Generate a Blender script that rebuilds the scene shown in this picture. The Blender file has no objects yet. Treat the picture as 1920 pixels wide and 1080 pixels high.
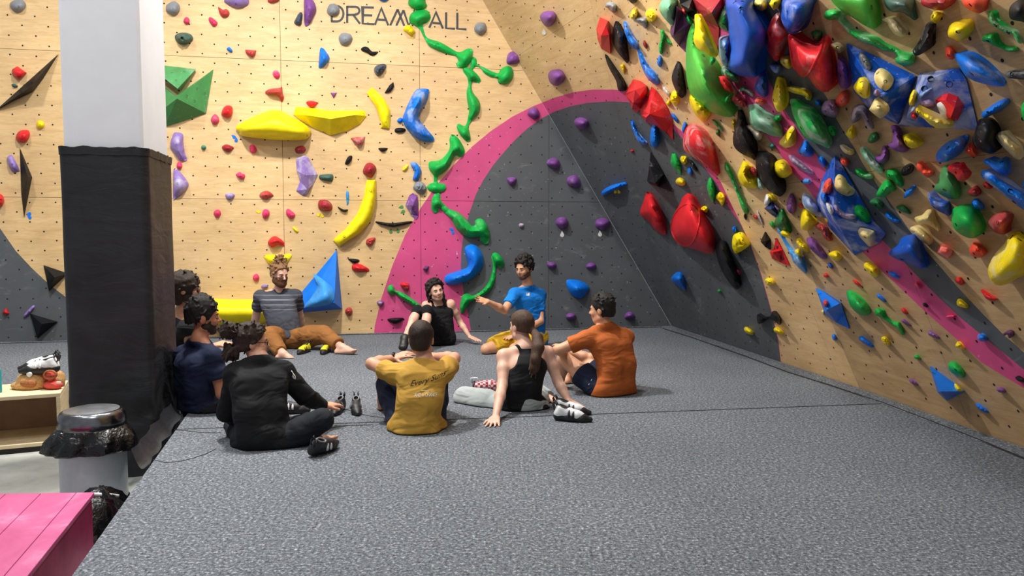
import bpy, bmesh, math, random
import numpy as np
from mathutils import Vector, Matrix, Euler, noise
from mathutils.geometry import delaunay_2d_cdt, tessellate_polygon
from mathutils.bvhtree import BVHTree

# ------------------------------------------------------------------ camera, world, lights, exposure
SC = bpy.context.scene
COL = SC.collection
FPX, CAM_Z = 1450.0, 1.32
PITCH = math.atan(100.0 / FPX)
cam_data = bpy.data.cameras.new('camera')
cam_data.sensor_fit = 'HORIZONTAL'
cam_data.sensor_width = 36.0
cam_data.lens = 36.0 * FPX / 1920.0
cam_data.clip_start = 0.05
cam_data.clip_end = 200
cam = bpy.data.objects.new('camera', cam_data)
COL.objects.link(cam)
cam.location = (0, 0, CAM_Z)
cam.rotation_euler = (math.pi / 2 - PITCH, 0, 0)
SC.camera = cam

world = bpy.data.worlds.new('hall_ambient')
SC.world = world
world.use_nodes = True
world.node_tree.nodes['Background'].inputs[0].default_value = (0.90, 0.95, 1.0, 1)
world.node_tree.nodes['Background'].inputs[1].default_value = 0.50

SC.view_settings.view_transform = 'Standard'
SC.view_settings.look = 'None'
SC.view_settings.gamma = 1.0
SC.view_settings.use_curve_mapping = False
SC.view_settings.exposure = -0.42


def ceiling_lamp(loc, power, sx, sy, rz=0.19, tilt=(0, 0), col=(1.0, 0.97, 0.92)):
    l = bpy.data.lights.new('ceiling_lamp', 'AREA')
    l.shape = 'RECTANGLE'
    l.size, l.size_y = sx, sy
    l.energy = power
    l.color = col
    o = bpy.data.objects.new('ceiling_lamp', l)
    COL.objects.link(o)
    o.location = loc
    o.rotation_euler = (tilt[0], tilt[1], rz)
    return o


LAMPS = [((-5.4, 6.0, 5.9), 200, 0.4, 0.4), ((-2.4, 6.2, 5.9), 620, 0.32, 0.32), ((-0.1, 6.9, 6.2), 210, 0.4, 0.4),
         ((-3.4, 2.8, 5.9), 90, 0.4, 0.4), ((-1.1, 2.4, 5.9), 130, 0.4, 0.4)]
for a in LAMPS:
    ceiling_lamp(*a)

# ------------------------------------------------------------------ pixel rays (photo frame 1920 x 1080)
CAMP = Vector((0, 0, CAM_Z))
FWD = Vector((0, math.cos(PITCH), -math.sin(PITCH)))
UPV = Vector((0, math.sin(PITCH), math.cos(PITCH)))


def ray(u, v):
    return Vector(((u - 960.0) / FPX, 0, 0)) + FWD + UPV * (-(v - 540.0) / FPX)


def pix(p):
    d = Vector(p) - CAMP
    w = d.dot(FWD)
    return (960 + FPX * d.x / w, 540 - FPX * d.dot(UPV) / w)


def at_z(u, v, z=0.0):
    d = ray(u, v)
    return CAMP + d * ((z - CAM_Z) / d.z)


def at_y(u, v, y):
    d = ray(u, v)
    return CAMP + d * (y / d.y)


class Plane:
    def __init__(self, p, n):
        self.p = Vector(p)
        self.n = Vector(n).normalized()

    def hit(self, u, v, h=0.0):
        d = ray(u, v)
        t = (self.p + self.n * h - CAMP).dot(self.n) / d.dot(self.n)
        return CAMP + d * t


# ------------------------------------------------------------------ object helpers
def link(o, parent=None):
    COL.objects.link(o)
    if parent is not None:
        o.parent = parent
        o.matrix_parent_inverse = Matrix.Identity(4)
    return o


def mesh_obj(name, verts, faces, mats, parent=None, smooth=False, origin=None, midx=None, auto=None):
    """verts are world coordinates; origin becomes the object's location"""
    vs = [Vector(v) for v in verts]
    org = Vector(origin) if origin is not None else Vector((0, 0, 0))
    porg = Vector((0, 0, 0))
    if parent is not None:
        q = parent
        while q is not None:
            porg += q.location
            q = q.parent
    me = bpy.data.meshes.new(name)
    me.from_pydata([v - org for v in vs], [], faces)
    if not isinstance(mats, (list, tuple)):
        mats = [mats]
    for m in mats:
        me.materials.append(m)
    if midx is not None:
        me.polygons.foreach_set('material_index', midx)
    if smooth:
        me.polygons.foreach_set('use_smooth', [True] * len(me.polygons))
        if auto:
            me.set_sharp_from_angle(angle=auto)
    me.update()
    o = bpy.data.objects.new(name, me)
    o.location = org - porg
    return link(o, parent)


def empty(name, loc):
    o = bpy.data.objects.new(name, None)
    o.location = loc
    o.empty_display_size = 0.1
    return link(o)


def tag(o, label=None, cat=None, group=None, kind=None):
    if label:
        o['label'] = label
    if cat:
        o['category'] = cat
    if group:
        o['group'] = group
    if kind:
        o['kind'] = kind
    return o


def box_vf(c, sx, sy, sz, rz=0.0, M=None):
    """box centred in x,y with its bottom at c"""
    vs = []
    R = Matrix.Rotation(rz, 3, 'Z')
    for z in (0, sz):
        for x, y in ((-1, -1), (1, -1), (1, 1), (-1, 1)):
            vs.append(Vector(c) + R @ Vector((x * sx / 2, y * sy / 2, z)))
    fs = [(0, 3, 2, 1), (4, 5, 6, 7), (0, 1, 5, 4), (1, 2, 6, 5), (2, 3, 7, 6), (3, 0, 4, 7)]
    return vs, fs


def bevel_obj(o, w, seg=2, angle=0.6):
    m = o.modifiers.new('bevel', 'BEVEL')
    m.width = w
    m.segments = seg
    m.limit_method = 'ANGLE'
    m.angle_limit = angle
    return o


def srgb(r, g, b):
    f = lambda c: (c / 255 / 12.92) if c / 255 <= 0.04045 else ((c / 255 + 0.055) / 1.055) ** 2.4
    return (f(r), f(g), f(b), 1.0)


# ------------------------------------------------------------------ materials
MATS = {}


class NT:
    def __init__(self, name):
        self.m = bpy.data.materials.new(name)
        self.m.use_nodes = True
        self.t = self.m.node_tree
        self.b = self.t.nodes['Principled BSDF']

    def n(self, kind, **kw):
        x = self.t.nodes.new('ShaderNode' + kind)
        for k, v in kw.items():
            setattr(x, k, v)
        return x

    def l(self, a, b):
        self.t.links.new(a, b)

    def noise(self, vec, scale, detail=4, rough=0.55, dist=0.0):
        x = self.n('TexNoise')
        x.inputs['Scale'].default_value = scale
        x.inputs['Detail'].default_value = detail
        x.inputs['Roughness'].default_value = rough
        x.inputs['Distortion'].default_value = dist
        if vec is not None:
            self.l(vec, x.inputs['Vector'])
        return x.outputs['Fac']

    def ramp(self, fac, stops):
        x = self.n('ValToRGB')
        r = x.color_ramp
        while len(r.elements) < len(stops):
            r.elements.new(0.5)
        for e, (p, c) in zip(r.elements, stops):
            e.position = p
            e.color = c if len(c) == 4 else (*c, 1)
        self.l(fac, x.inputs['Fac'])
        return x.outputs['Color']

    def mix(self, fac, a, b, mode='MIX'):
        x = self.n('MixRGB', blend_type=mode)
        for s, val in ((0, fac), (1, a), (2, b)):
            if hasattr(val, 'type') and hasattr(val, 'node'):
                self.l(val, x.inputs[s])
            elif s == 0:
                x.inputs[0].default_value = val
            else:
                x.inputs[s].default_value = val
        return x.outputs[0]

    def bump(self, height, strength=0.2, dist=0.01):
        x = self.n('Bump')
        x.inputs['Strength'].default_value = strength
        x.inputs['Distance'].default_value = dist
        self.l(height, x.inputs['Height'])
        self.l(x.outputs[0], self.b.inputs['Normal'])

    def pos(self):
        return self.n('NewGeometry').outputs['Position']

    def obj(self):
        return self.n('TexCoord').outputs['Object']

    def mapping(self, vec, rot=(0, 0, 0), scale=(1, 1, 1), loc=(0, 0, 0)):
        x = self.n('Mapping')
        x.inputs['Rotation'].default_value = rot
        x.inputs['Scale'].default_value = scale
        x.inputs['Location'].default_value = loc
        self.l(vec, x.inputs['Vector'])
        return x.outputs[0]


BW, WT = (0, 0, 0, 1), (1, 1, 1, 1)


def plain(name, rgb, rough=0.5, metal=0.0, var=0.06, scale=30, bump=0.0, spec=0.5, sheen=0.0):
    if name in MATS:
        return MATS[name]
    k = NT(name)
    c = srgb(*rgb)
    f = k.noise(k.obj(), scale, 3)
    dark = tuple(x * (1 - var * 2) for x in c[:3]) + (1,)
    lite = tuple(min(1, x * (1 + var * 2)) for x in c[:3]) + (1,)
    k.l(k.ramp(f, [(0.3, dark), (0.7, lite)]), k.b.inputs['Base Color'])
    k.b.inputs['Roughness'].default_value = rough
    k.b.inputs['Metallic'].default_value = metal
    k.b.inputs['Specular IOR Level'].default_value = spec
    if sheen:
        k.b.inputs['Sheen Weight'].default_value = sheen
    if bump:
        k.bump(k.noise(k.obj(), scale * 2.5, 4), bump, 0.01)
    MATS[name] = k.m
    return k.m


def hold_mat(name, rgb, chalk=0.25, rough=0.45, bump=0.25):
    if name in MATS:
        return MATS[name]
    k = NT(name)
    c = srgb(*rgb)
    P = k.pos()
    f = k.noise(P, 7, 4)
    base = k.ramp(f, [(0.3, tuple(x * 0.86 for x in c[:3]) + (1,)), (0.7, tuple(min(1, x * 1.1) for x in c[:3]) + (1,))])
    # chalk dust: rubbed patches and flecks
    d = k.noise(P, 4.2, 6, 0.62, 0.4)
    lo = 0.68 - 0.30 * chalk
    dust = k.ramp(d, [(lo, BW), (min(0.98, lo + 0.26), (0.85 * min(1, chalk * 1.6),) * 3 + (1,))])
    fl = k.ramp(k.noise(P, 38, 2), [(0.66, BW), (0.74, (0.55 * min(1, chalk * 1.5),) * 3 + (1,))])
    dd = k.mix(1.0, dust, fl, 'LIGHTEN')
    k.l(k.mix(dd, base, srgb(222, 222, 224)), k.b.inputs['Base Color'])
    k.b.inputs['Roughness'].default_value = rough
    k.b.inputs['Specular IOR Level'].default_value = 0.22
    if bump:
        k.bump(k.noise(P, 120, 3), bump, 0.004)
    MATS[name] = k.m
    return k.m


def wood_mat(name, c1, c2, c3, rot, along, scuff=0.35, warm=0.0):
    k = NT(name)
    P = k.pos()
    m = k.mapping(P, rot=(0, 0, rot), scale=(0.9, 0.9, 7.0) if along else (0.9, 0.9, 7.0))
    g = k.noise(m, 2.2, 8, 0.62, 0.9)
    col = k.ramp(g, [(0.25, srgb(*c1)), (0.5, srgb(*c2)), (0.78, srgb(*c3))])
    fine = k.noise(k.mapping(P, rot=(0, 0, rot), scale=(4, 4, 60)), 3, 4)
    col = k.mix(0.35, col, k.ramp(fine, [(0.3, srgb(*[int(x * .86) for x in c2])), (0.7, srgb(*c3))]), 'MIX')
    blot = k.ramp(k.noise(P, 1.1, 3), [(0.35, (0.86, 0.84, 0.82, 1)), (0.65, (1.04, 1.03, 1.0, 1))])
    col = k.mix(1.0, col, blot, 'MULTIPLY')
    # rubber rubs and knots
    s = k.noise(k.mapping(P, rot=(0, 0.5, rot), scale=(3, 3, 9)), 1.9, 7, 0.7, 1.2)
    rub = k.ramp(s, [(0.60, BW), (0.72, (scuff,) * 3 + (1,))])
    col = k.mix(rub, col, srgb(*[int(x * 0.72) for x in c1]))
    ch = k.ramp(k.noise(P, 2.6, 8, 0.72, 0.8), [(0.62, BW), (0.8, (0.25,) * 3 + (1,))])
    col = k.mix(ch, col, srgb(226, 216, 200))
    rnd = k.n('ObjectInfo').outputs['Random']
    col = k.mix(1.0, col, k.ramp(rnd, [(0, (0.95, 0.94, 0.92, 1)), (1, (1.04, 1.03, 1.02, 1))]), 'MULTIPLY')
    k.l(col, k.b.inputs['Base Color'])
    k.b.inputs['Roughness'].default_value = 0.55
    k.bump(fine, 0.06, 0.004)
    return k.m


def paint_mat(name, rgb, chalk):
    k = NT(name)
    P = k.pos()
    c = srgb(*rgb)
    col = k.ramp(k.noise(P, 1.6, 5, 0.6), [(0.3, tuple(x * 0.86 for x in c[:3]) + (1,)), (0.7, tuple(min(1, x * 1.12) for x in c[:3]) + (1,))])
    sp = k.ramp(k.noise(P, 26, 2), [(0.70, BW), (0.74, (0.8,) * 3 + (1,))])
    ar = k.ramp(k.noise(P, 1.3, 3), [(0.45, BW), (0.62, WT)])
    sp = k.mix(1.0, sp, ar, 'MULTIPLY')
    sm = k.ramp(k.noise(k.mapping(P, rot=(0.3, 0.6, 0.2), scale=(1, 1, 2.2)), 2.4, 8, 0.72, 1.0), [(0.58, BW), (0.82, (0.5 * chalk,) * 3 + (1,))])
    dd = k.mix(1.0, sp, sm, 'LIGHTEN')
    k.l(k.mix(dd, col, srgb(205, 208, 210)), k.b.inputs['Base Color'])
    k.b.inputs['Roughness'].default_value = 0.6
    return k.m


ANG = math.atan2(1.69, 8.6)
M_WOOD = wood_mat('birch_plywood', (192, 154, 102), (218, 184, 132), (232, 204, 158), -ANG, True)
M_WOOD_O = wood_mat('birch_plywood_dusty_shaded', (158, 124, 86), (186, 153, 110), (205, 176, 134), 1.45, True, scuff=0.5)  # same plywood, its tone darkened to carry the overhang's shade; heavier scuffs too
M_WOOD_R = wood_mat('birch_plywood_worn', (194, 156, 108), (220, 184, 134), (236, 206, 158), 1.4, True, scuff=0.45)
M_PINK = paint_mat('pink_wall_paint', (198, 70, 124), 0.25)
M_GRAY = paint_mat('slate_grey_wall_paint', (79, 83, 87), 0.6)
M_DARK = plain('dark_backing', (30, 26, 24), 0.9)
M_HOLE = plain('dark_hole', (16, 14, 13), 0.8)
M_EDGE = plain('plywood_edge', (84, 68, 50), 0.8)


def carpet_mat(name, a, b, c):
    k = NT(name)
    P = k.pos()
    f1 = k.noise(P, 62, 3, 0.85)
    col = k.ramp(f1, [(0.36, srgb(*a)), (0.48, srgb(*b)), (0.54, srgb(*b)), (0.66, srgb(*c))])
    f2 = k.ramp(k.noise(P, 26, 3, 0.7), [(0.3, (0.78, 0.78, 0.78, 1)), (0.7, (1.18, 1.18, 1.18, 1))])
    col = k.mix(1.0, col, f2, 'MULTIPLY')
    f3 = k.ramp(k.noise(P, 0.8, 4), [(0.3, (0.86, 0.87, 0.88, 1)), (0.7, (1.08, 1.08, 1.08, 1))])
    col = k.mix(1.0, col, f3, 'MULTIPLY')
    ch = k.ramp(k.noise(P, 1.7, 7, 0.75), [(0.64, BW), (0.80, (0.22,) * 3 + (1,))])
    col = k.mix(ch, col, srgb(190, 192, 194))
    k.l(col, k.b.inputs['Base Color'])
    k.b.inputs['Roughness'].default_value = 0.95
    k.b.inputs['Specular IOR Level'].default_value = 0.1
    k.bump(f1, 0.25, 0.01)
    return k.m


M_CARPET = carpet_mat('mottled_grey_carpet', (50, 53, 59), (100, 105, 112), (174, 178, 184))
M_SEAM = plain('black_seam', (20, 21, 24), 0.9)

# ------------------------------------------------------------------ walls
ZT = 5.0
C0 = at_z(1259, 611)
BL = at_z(130, 638.5)
EXB = (C0 - BL); EXB.z = 0; EXB.normalize()
NB = Vector((EXB.y, -EXB.x, 0))
PB1 = Plane(C0, NB)
F0 = at_z(1612, 728)
G0 = at_z(1920, 840)
L3 = Vector((-0.45, 0.0, 1.0))
d1 = (F0 - C0); d1.z = 0; d1.normalize()
d2 = (G0 - F0); d2.z = 0; d2.normalize()


def facing(n, p):
    return n if n.dot(CAMP - p) > 0 else -n


PR1 = Plane(F0, facing(d1.cross(L3), F0))
PR2 = Plane(F0, facing(d2.cross(L3), F0))
L1 = PB1.hit(905, 0) - C0
L2 = PR1.hit(1106, 0) - C0
L1 /= L1.z
L2 /= L2.z
PB2 = Plane(C0, facing(L1.cross(L2), C0))


class Facet:
    def __init__(self, name, plane, ex, org, poly):
        self.name, self.plane, self.org = name, plane, org
        self.ex = (ex - plane.n * ex.dot(plane.n)).normalized()
        self.ey = plane.n.cross(self.ex)
        if self.ey.z < 0:
            self.ey = -self.ey
        self.poly = [self.to2(p) for p in poly]

    def to2(self, p):
        d = Vector(p) - self.org
        return Vector((d.dot(self.ex), d.dot(self.ey)))

    def to3(self, q, h=0.0):
        return self.org + self.ex * q[0] + self.ey * q[1] + self.plane.n * h


ZB = Vector((0, 0, -0.0))
LEFT0 = C0 - EXB * 11.0
RB = F0 + d2 * 6.0
FB1 = Facet('wall_back', PB1, EXB, C0, [LEFT0, C0, C0 + L1 * ZT, LEFT0 + Vector((0, 0, ZT))])
FB2 = Facet('wall_corner', PB2, EXB, C0, [C0, C0 + L2 * ZT, C0 + L1 * ZT])
FR1 = Facet('wall_right', PR1, d1, F0, [C0, F0, F0 + L3 * ZT, C0 + L2 * ZT])
FR2 = Facet('wall_overhang', PR2, d2, F0, [F0, RB, RB + Vector((-0.47, 0, 1)) * ZT, F0 + L3 * ZT])
# re-project the last corner into the plane of the overhang
q = RB + L3 * ZT
FR2.poly[2] = FR2.to2(q)

GRAY_B = [(888, 650), (878, 590), (868, 540), (864, 500), (865, 470), (870, 435), (880, 400), (892, 365), (906, 338), (925, 309), (945, 285), (968, 260), (990, 240),
          (1015, 222), (1040, 209), (1070, 199), (1100, 193), (1140, 190), (1175, 191), (1215, 200), (1240, 216), (1262, 241), (1282, 262), (1320, 312),
          (1345, 347), (1362, 382), (1389, 421), (1407, 459), (1427, 516), (1446, 584), (1459, 640), (1466, 700)]
PINK_B = [(698, 650), (703, 610), (715, 560), (735, 500), (760, 440), (790, 388), (820, 345), (850, 310), (885, 275), (920, 246), (960, 219), (1000, 199),
          (1040, 183), (1075, 173), (1110, 168), (1150, 168), (1185, 171), (1215, 180), (1240, 200), (1262, 232), (1283, 250), (1327, 311), (1350, 338),
          (1366, 372), (1390, 421), (1408, 459), (1428, 516), (1447, 584), (1460, 640), (1467, 700)]
GRAY_L = [(-700, 700), (-700, 120), (-300, 180), (-120, 290), (-60, 355), (0, 428), (30, 471), (59, 502), (93, 534), (122, 556), (170, 592), (230, 640), (260, 700)]
PINK_R = [(1318, -260), (1322, -120), (1334, 0), (1340, 60), (1352, 110), (1372, 160), (1400, 200), (1432, 248), (1464, 292), (1489, 327), (1510, 349), (1529, 373),
          (1570, 422), (1618, 473), (1640, 495), (1672, 525), (1741, 590), (1788, 631), (1841, 680), (1920, 728), (2100, 850), (2400, 1080),
          (2400, 1010), (2100, 812), (1920, 693), (1850, 636), (1794, 590), (1742, 540), (1704, 501), (1670, 466), (1652, 448), (1600, 385), (1548, 317), (1530, 290),
          (1508, 260), (1489, 233), (1473, 209), (1452, 172), (1441, 150), (1425, 110), (1410, 60), (1400, 0), (1390, -120), (1388, -260)]
GRAY_R = [(1388, -260), (1390, -120), (1400, 0), (1410, 60), (1425, 110), (1441, 150), (1452, 172), (1473, 209), (1489, 233), (1508, 260), (1530, 290), (1548, 317),
          (1600, 385), (1652, 448), (1670, 466), (1704, 501), (1742, 540), (1794, 590), (1850, 636), (1920, 693), (2100, 812), (2400, 1010),
          (2400, 960), (2100, 782), (1920, 661), (1878, 624), (1844, 590), (1797, 540), (1769, 507), (1727, 460), (1704, 430), (1667, 377), (1640, 340), (1618, 307),
          (1603, 279), (1582, 246), (1567, 221), (1551, 184), (1538, 163), (1512, 105), (1492, 50), (1478, 0), (1462, -120), (1456, -260)]


def in_poly(p, poly):
    x, y = p
    c = False
    j = len(poly) - 1
    for i in range(len(poly)):
        xi, yi = poly[i]
        xj, yj = poly[j]
        if (yi > y) != (yj > y) and x < (xj - xi) * (y - yi) / (yj - yi) + xi:
            c = not c
        j = i
    return c


def clip_half(poly, p, n):
    """keep the side of the 2D line through p where (q-p).n >= 0"""
    out = []
    for i in range(len(poly)):
        a, b = poly[i], poly[(i + 1) % len(poly)]
        da, db = (a - p).dot(n), (b - p).dot(n)
        if da >= 0:
            out.append(a)
        if (da >= 0) != (db >= 0):
            out.append(a + (b - a) * (da / (da - db)))
    return out


def shrink(poly, g):
    c = poly
    n = len(poly)
    area = sum(poly[i].x * poly[(i + 1) % n].y - poly[(i + 1) % n].x * poly[i].y for i in range(n))
    s = 1 if area > 0 else -1
    for i in range(n):
        a, b = poly[i], poly[(i + 1) % n]
        e = b - a
        if e.length < 1e-6:
            continue
        nn = Vector((-e.y, e.x)).normalized() * s
        c = clip_half(c, a + nn * g, nn)
        if len(c) < 3:
            return []
    return c


def seg_clip(a, b, poly):
    """clip segment a-b to a convex polygon"""
    n = len(poly)
    area = sum(poly[i].x * poly[(i + 1) % n].y - poly[(i + 1) % n].x * poly[i].y for i in range(n))
    s = 1 if area > 0 else -1
    t0, t1 = 0.0, 1.0
    for i in range(n):
        p, q2 = poly[i], poly[(i + 1) % n]
        e = q2 - p
        nn = Vector((-e.y, e.x)) * s
        da, db = (a - p).dot(nn), (b - p).dot(nn)
        if da < 0 and db < 0:
            return None
        if da < 0:
            t0 = max(t0, da / (da - db))
        elif db < 0:
            t1 = min(t1, da / (da - db))
    if t1 - t0 < 1e-5:
        return None
    return a + (b - a) * t0, a + (b - a) * t1


def build_wall(F, us, vs, cuts, paints, wood, thick=0.018, gap=0.0009):
    """one backing board per wall, plywood panels with recessed joints as parts; paint classes are cut into the panels"""
    back = [F.to3(q, -thick) for q in F.poly]
    backf = [F.to3(q, -thick - 0.06) for q in F.poly]
    n = len(back)
    fs = [tuple(range(n)), tuple(reversed(range(n, 2 * n)))] + [(i, n + i, n + (i + 1) % n, (i + 1) % n) for i in range(n)]
    root = mesh_obj(F.name, back + backf, fs, M_DARK, origin=F.org)
    tag(root, kind='structure')
    cells = []
    for i in range(len(us) - 1):
        for j in range(len(vs) - 1):
            c = [Vector((us[i], vs[j])), Vector((us[i + 1], vs[j])), Vector((us[i + 1], vs[j + 1])), Vector((us[i], vs[j + 1]))]
            m = len(F.poly)
            area = sum(F.poly[k].x * F.poly[(k + 1) % m].y - F.poly[(k + 1) % m].x * F.poly[k].y for k in range(m))
            s = 1 if area > 0 else -1
            for k in range(m):
                a, b = F.poly[k], F.poly[(k + 1) % m]
                e = b - a
                c = clip_half(c, a, Vector((-e.y, e.x)) * s)
                if len(c) < 3:
                    break
            if len(c) >= 3:
                cells.append(c)
    for p, nn in cuts:
        new = []
        for c in cells:
            for sgn in (1, -1):
                k = clip_half(c, p, nn * sgn)
                if len(k) >= 3:
                    new.append(k)
        cells = new
    # paint outlines in this wall's plane
    lines = []
    for poly, _ in paints:
        q2 = []
        for (u, v) in poly:
            d = ray(u, v)
            if abs(d.dot(F.plane.n)) > 1e-4:
                q2.append(F.to2(F.plane.hit(u, v)))
        lines += [(q2[i], q2[(i + 1) % len(q2)]) for i in range(len(q2))]
    for c in cells:
        c = shrink(c, gap)
        if len(c) < 3:
            continue
        pts = [Vector((p.x, p.y)) for p in c]
        edges = [(i, (i + 1) % len(c)) for i in range(len(c))]
        for a, b in lines:
            r = seg_clip(a, b, c)
            if r:
                pts += [Vector(r[0]), Vector(r[1])]
                edges.append((len(pts) - 2, len(pts) - 1))
        V, E, T, *_ = delaunay_2d_cdt(pts, edges, [], 0, 1e-5)
        verts, faces, mi = [F.to3(v) for v in V], [], []
        for t in T:
            g = Vector((0, 0))
            for i in t:
                g += V[i]
            g /= len(t)
            if not in_poly(g, c):
                continue
            w = F.to3(g)
            k = 0
            if w.y > 0.6:
                pp = pix(w)
                for poly, idx in paints:
                    if in_poly(pp, poly):
                        k = idx
            f = tuple(t)
            a, b, d = (verts[f[0]], verts[f[1]], verts[f[2]])
            if (b - a).cross(d - a).dot(F.plane.n) < 0:
                f = tuple(reversed(f))
            faces.append(f)
            mi.append(k)
        base = len(verts)
        m = len(c)
        verts += [F.to3(p) for p in c] + [F.to3(p, -thick) for p in c]
        for i in range(m):
            faces.append((base + i, base + (i + 1) % m, base + m + (i + 1) % m, base + m + i))
            mi.append(3)
        cen = sum(c, Vector((0, 0))) / m
        mesh_obj('panel', verts, faces, [wood, M_PINK, M_GRAY, M_EDGE], root, origin=F.to3(cen), midx=mi)
    return root


def hole_field(F, root, u0, v0, su, sv, rad=0.0105, h=0.0008):
    """the grid of fixing holes: far too many and too small to pick apart, one part"""
    xs = [p.x for p in F.poly]
    ys = [p.y for p in F.poly]
    verts, faces = [], []
    rnd = random.Random(5)
    inner = shrink(F.poly, 0.05)
    j0, j1 = int((min(ys) - v0) / sv) - 1, int((max(ys) - v0) / sv) + 2
    for j in range(j0, j1):
        off = 0.5 * su if j % 2 else 0.0
        i0, i1 = int((min(xs) - u0) / su) - 2, int((max(xs) - u0) / su) + 2
        for i in range(i0, i1):
            p = Vector((u0 + i * su + off + rnd.uniform(-.006, .006), v0 + j * sv + rnd.uniform(-.006, .006)))
            if not in_poly(p, inner):
                continue
            w = F.to3(p)
            if w.y < 0.5:
                continue
            x, y = pix(w)
            if not (-150 < x < 2070 and -150 < y < 900):
                continue
            b = len(verts)
            for k in range(8):
                a = k * math.pi / 4
                verts.append(F.to3(p + Vector((math.cos(a), math.sin(a))) * rad, h))
            faces.append(tuple(range(b, b + 8)))
    o = mesh_obj('bolt_holes', verts, faces, M_HOLE, root, origin=F.org)
    tag(o, kind='stuff')
    return o


pa, pb = FB1.to2(PB1.hit(526.5, 113)), FB1.to2(PB1.hit(531.5, 374))
pc = FB1.to2(PB1.hit(788.5, 378))
SU, SV = pc.x - pb.x, pa.y - pb.y
us = [pb.x + k * SU for k in range(-6, 6)]
vs = [-1.0, pb.y, pb.y + SV, pb.y + 2 * SV, 9]
la, lb = FB1.to2(PB1.hit(0, 94)), FB1.to2(PB1.hit(112, 15))
# the slanted joint in the panel beside the white column
WALL_B = build_wall(FB1, us, vs, [], [(PINK_B, 1), (GRAY_B, 2), (GRAY_L, 2)], M_WOOD, gap=0.0022)
ua, ub = FB2.to2(PB2.hit(982, 97)), FB2.to2(PB2.hit(1108, 16))
e = ub - ua
uc, ud = FB2.to2(PB2.hit(1000, 383)), FB2.to2(PB2.hit(1180, 386))
e2 = ud - uc
WALL_C = build_wall(FB2, [-9, 9], [-9, 9], [(ua, Vector((-e.y, e.x)).normalized()), (uc, Vector((-e2.y, e2.x)).normalized())], [(PINK_B, 1), (GRAY_B, 2)], M_WOOD)
WALL_R = build_wall(FR1, [-9, -4.1, -2.2, -0.3, 3], [-1, 2.0, 3.9, 9], [], [(PINK_B, 1), (GRAY_B, 2)], M_WOOD_R)
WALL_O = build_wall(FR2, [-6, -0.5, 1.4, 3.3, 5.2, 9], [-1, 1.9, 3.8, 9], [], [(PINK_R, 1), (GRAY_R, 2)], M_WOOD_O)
h0 = FB1.to2(PB1.hit(521.25, 383))
h1 = FB1.to2(PB1.hit(300 + 1060 / 4, 230 + 617 / 4))
HS = h1.x - h0.x
h2 = FB1.to2(PB1.hit(300 + 970 / 4, 230 + 408 / 4))
h3 = FB1.to2(PB1.hit(300 + 972 / 4, 230 + 545 / 4))
HV = (h2.y - h3.y) / 2
hole_field(FB1, WALL_B, h0.x, h0.y, HS, HV)
hole_field(FB2, WALL_C, 0.1, 0.1, HS, HV)
hole_field(FR1, WALL_R, 0.1, 0.1, HS * 0.95, HV * 1.1)
hole_field(FR2, WALL_O, 0.15, 0.13, HS * 0.95, HV * 1.25)

PLANES = {'B': FB1, 'C': FB2, 'R': FR1, 'O': FR2}

# ------------------------------------------------------------------ floor and landing mats
ZF = -0.35
k = NT('pale_concrete')
P = k.pos()
colr = k.ramp(k.noise(P, 2.2, 8, 0.65), [(0.3, srgb(150, 152, 148)), (0.7, srgb(196, 198, 192))])
k.l(colr, k.b.inputs['Base Color'])
k.b.inputs['Roughness'].default_value = 0.5
M_CONC = k.m
fl = mesh_obj('floor', [(-12, -3, ZF), (6, -3, ZF), (6, 14, ZF), (-12, 14, ZF), (-12, -3, ZF - .1), (6, -3, ZF - .1), (6, 14, ZF - .1), (-12, 14, ZF - .1)],
              [(0, 1, 2, 3), (7, 6, 5, 4), (0, 4, 5, 1), (1, 5, 6, 2), (2, 6, 7, 3), (3, 7, 4, 0)], M_CONC)
tag(fl, kind='structure')

E0 = at_z(340, 792)           # mat edge beside the column
E1 = at_z(135, 1080)
ED = (E1 - E0); ED.z = 0
ED.normalize()


def slab(name, poly, z0, z1, mat, seg=0.0, parent=None, sub=None):
    """a slab with its top subdivided so that it can carry gentle rumples; poly is a list of world points"""
    pts = [Vector((p[0], p[1])) for p in poly]
    n = len(pts)
    edges = [(i, (i + 1) % n) for i in range(n)]
    if sub:
        xs = [p.x for p in pts]
        ys = [p.y for p in pts]
        gx = min(xs) + sub / 2
        while gx < max(xs):
            gy = min(ys) + sub / 2
            while gy < max(ys):
                if in_poly((gx, gy), [(p.x, p.y) for p in pts[:n]]):
                    pts.append(Vector((gx, gy)))
                gy += sub
            gx += sub
    V, E, T, *_ = delaunay_2d_cdt(pts, edges, [], 1, 1e-5)
    verts = [Vector((v.x, v.y, z1)) for v in V]
    faces = []
    for t in T:
        f = tuple(t)
        a, b, c = verts[f[0]], verts[f[1]], verts[f[2]]
        if (b - a).cross(c - a).z < 0:
            f = tuple(reversed(f))
        faces.append(f)
    b0 = len(verts)
    verts += [Vector((p.x, p.y, z1)) for p in pts[:n]] + [Vector((p.x, p.y, z0)) for p in pts[:n]]
    for i in range(n):
        faces.append((b0 + i, b0 + n + i, b0 + n + (i + 1) % n, b0 + (i + 1) % n))
    cx = sum(p.x for p in pts[:n]) / n
    cy = sum(p.y for p in pts[:n]) / n
    return mesh_obj(name, verts, faces, mat, parent, origin=(cx, cy, z0))


S0, S1 = at_z(1010, 780.5), at_z(1656, 757)       # the seam across the landing
SD = (S1 - S0).normalized()
BR = at_z(1656, 757)
BC = at_z(1243, 616)
wallp = lambda s: (C0 + d1 * s) if s < (F0 - C0).length else (F0 + d2 * (s - (F0 - C0).length))


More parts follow.
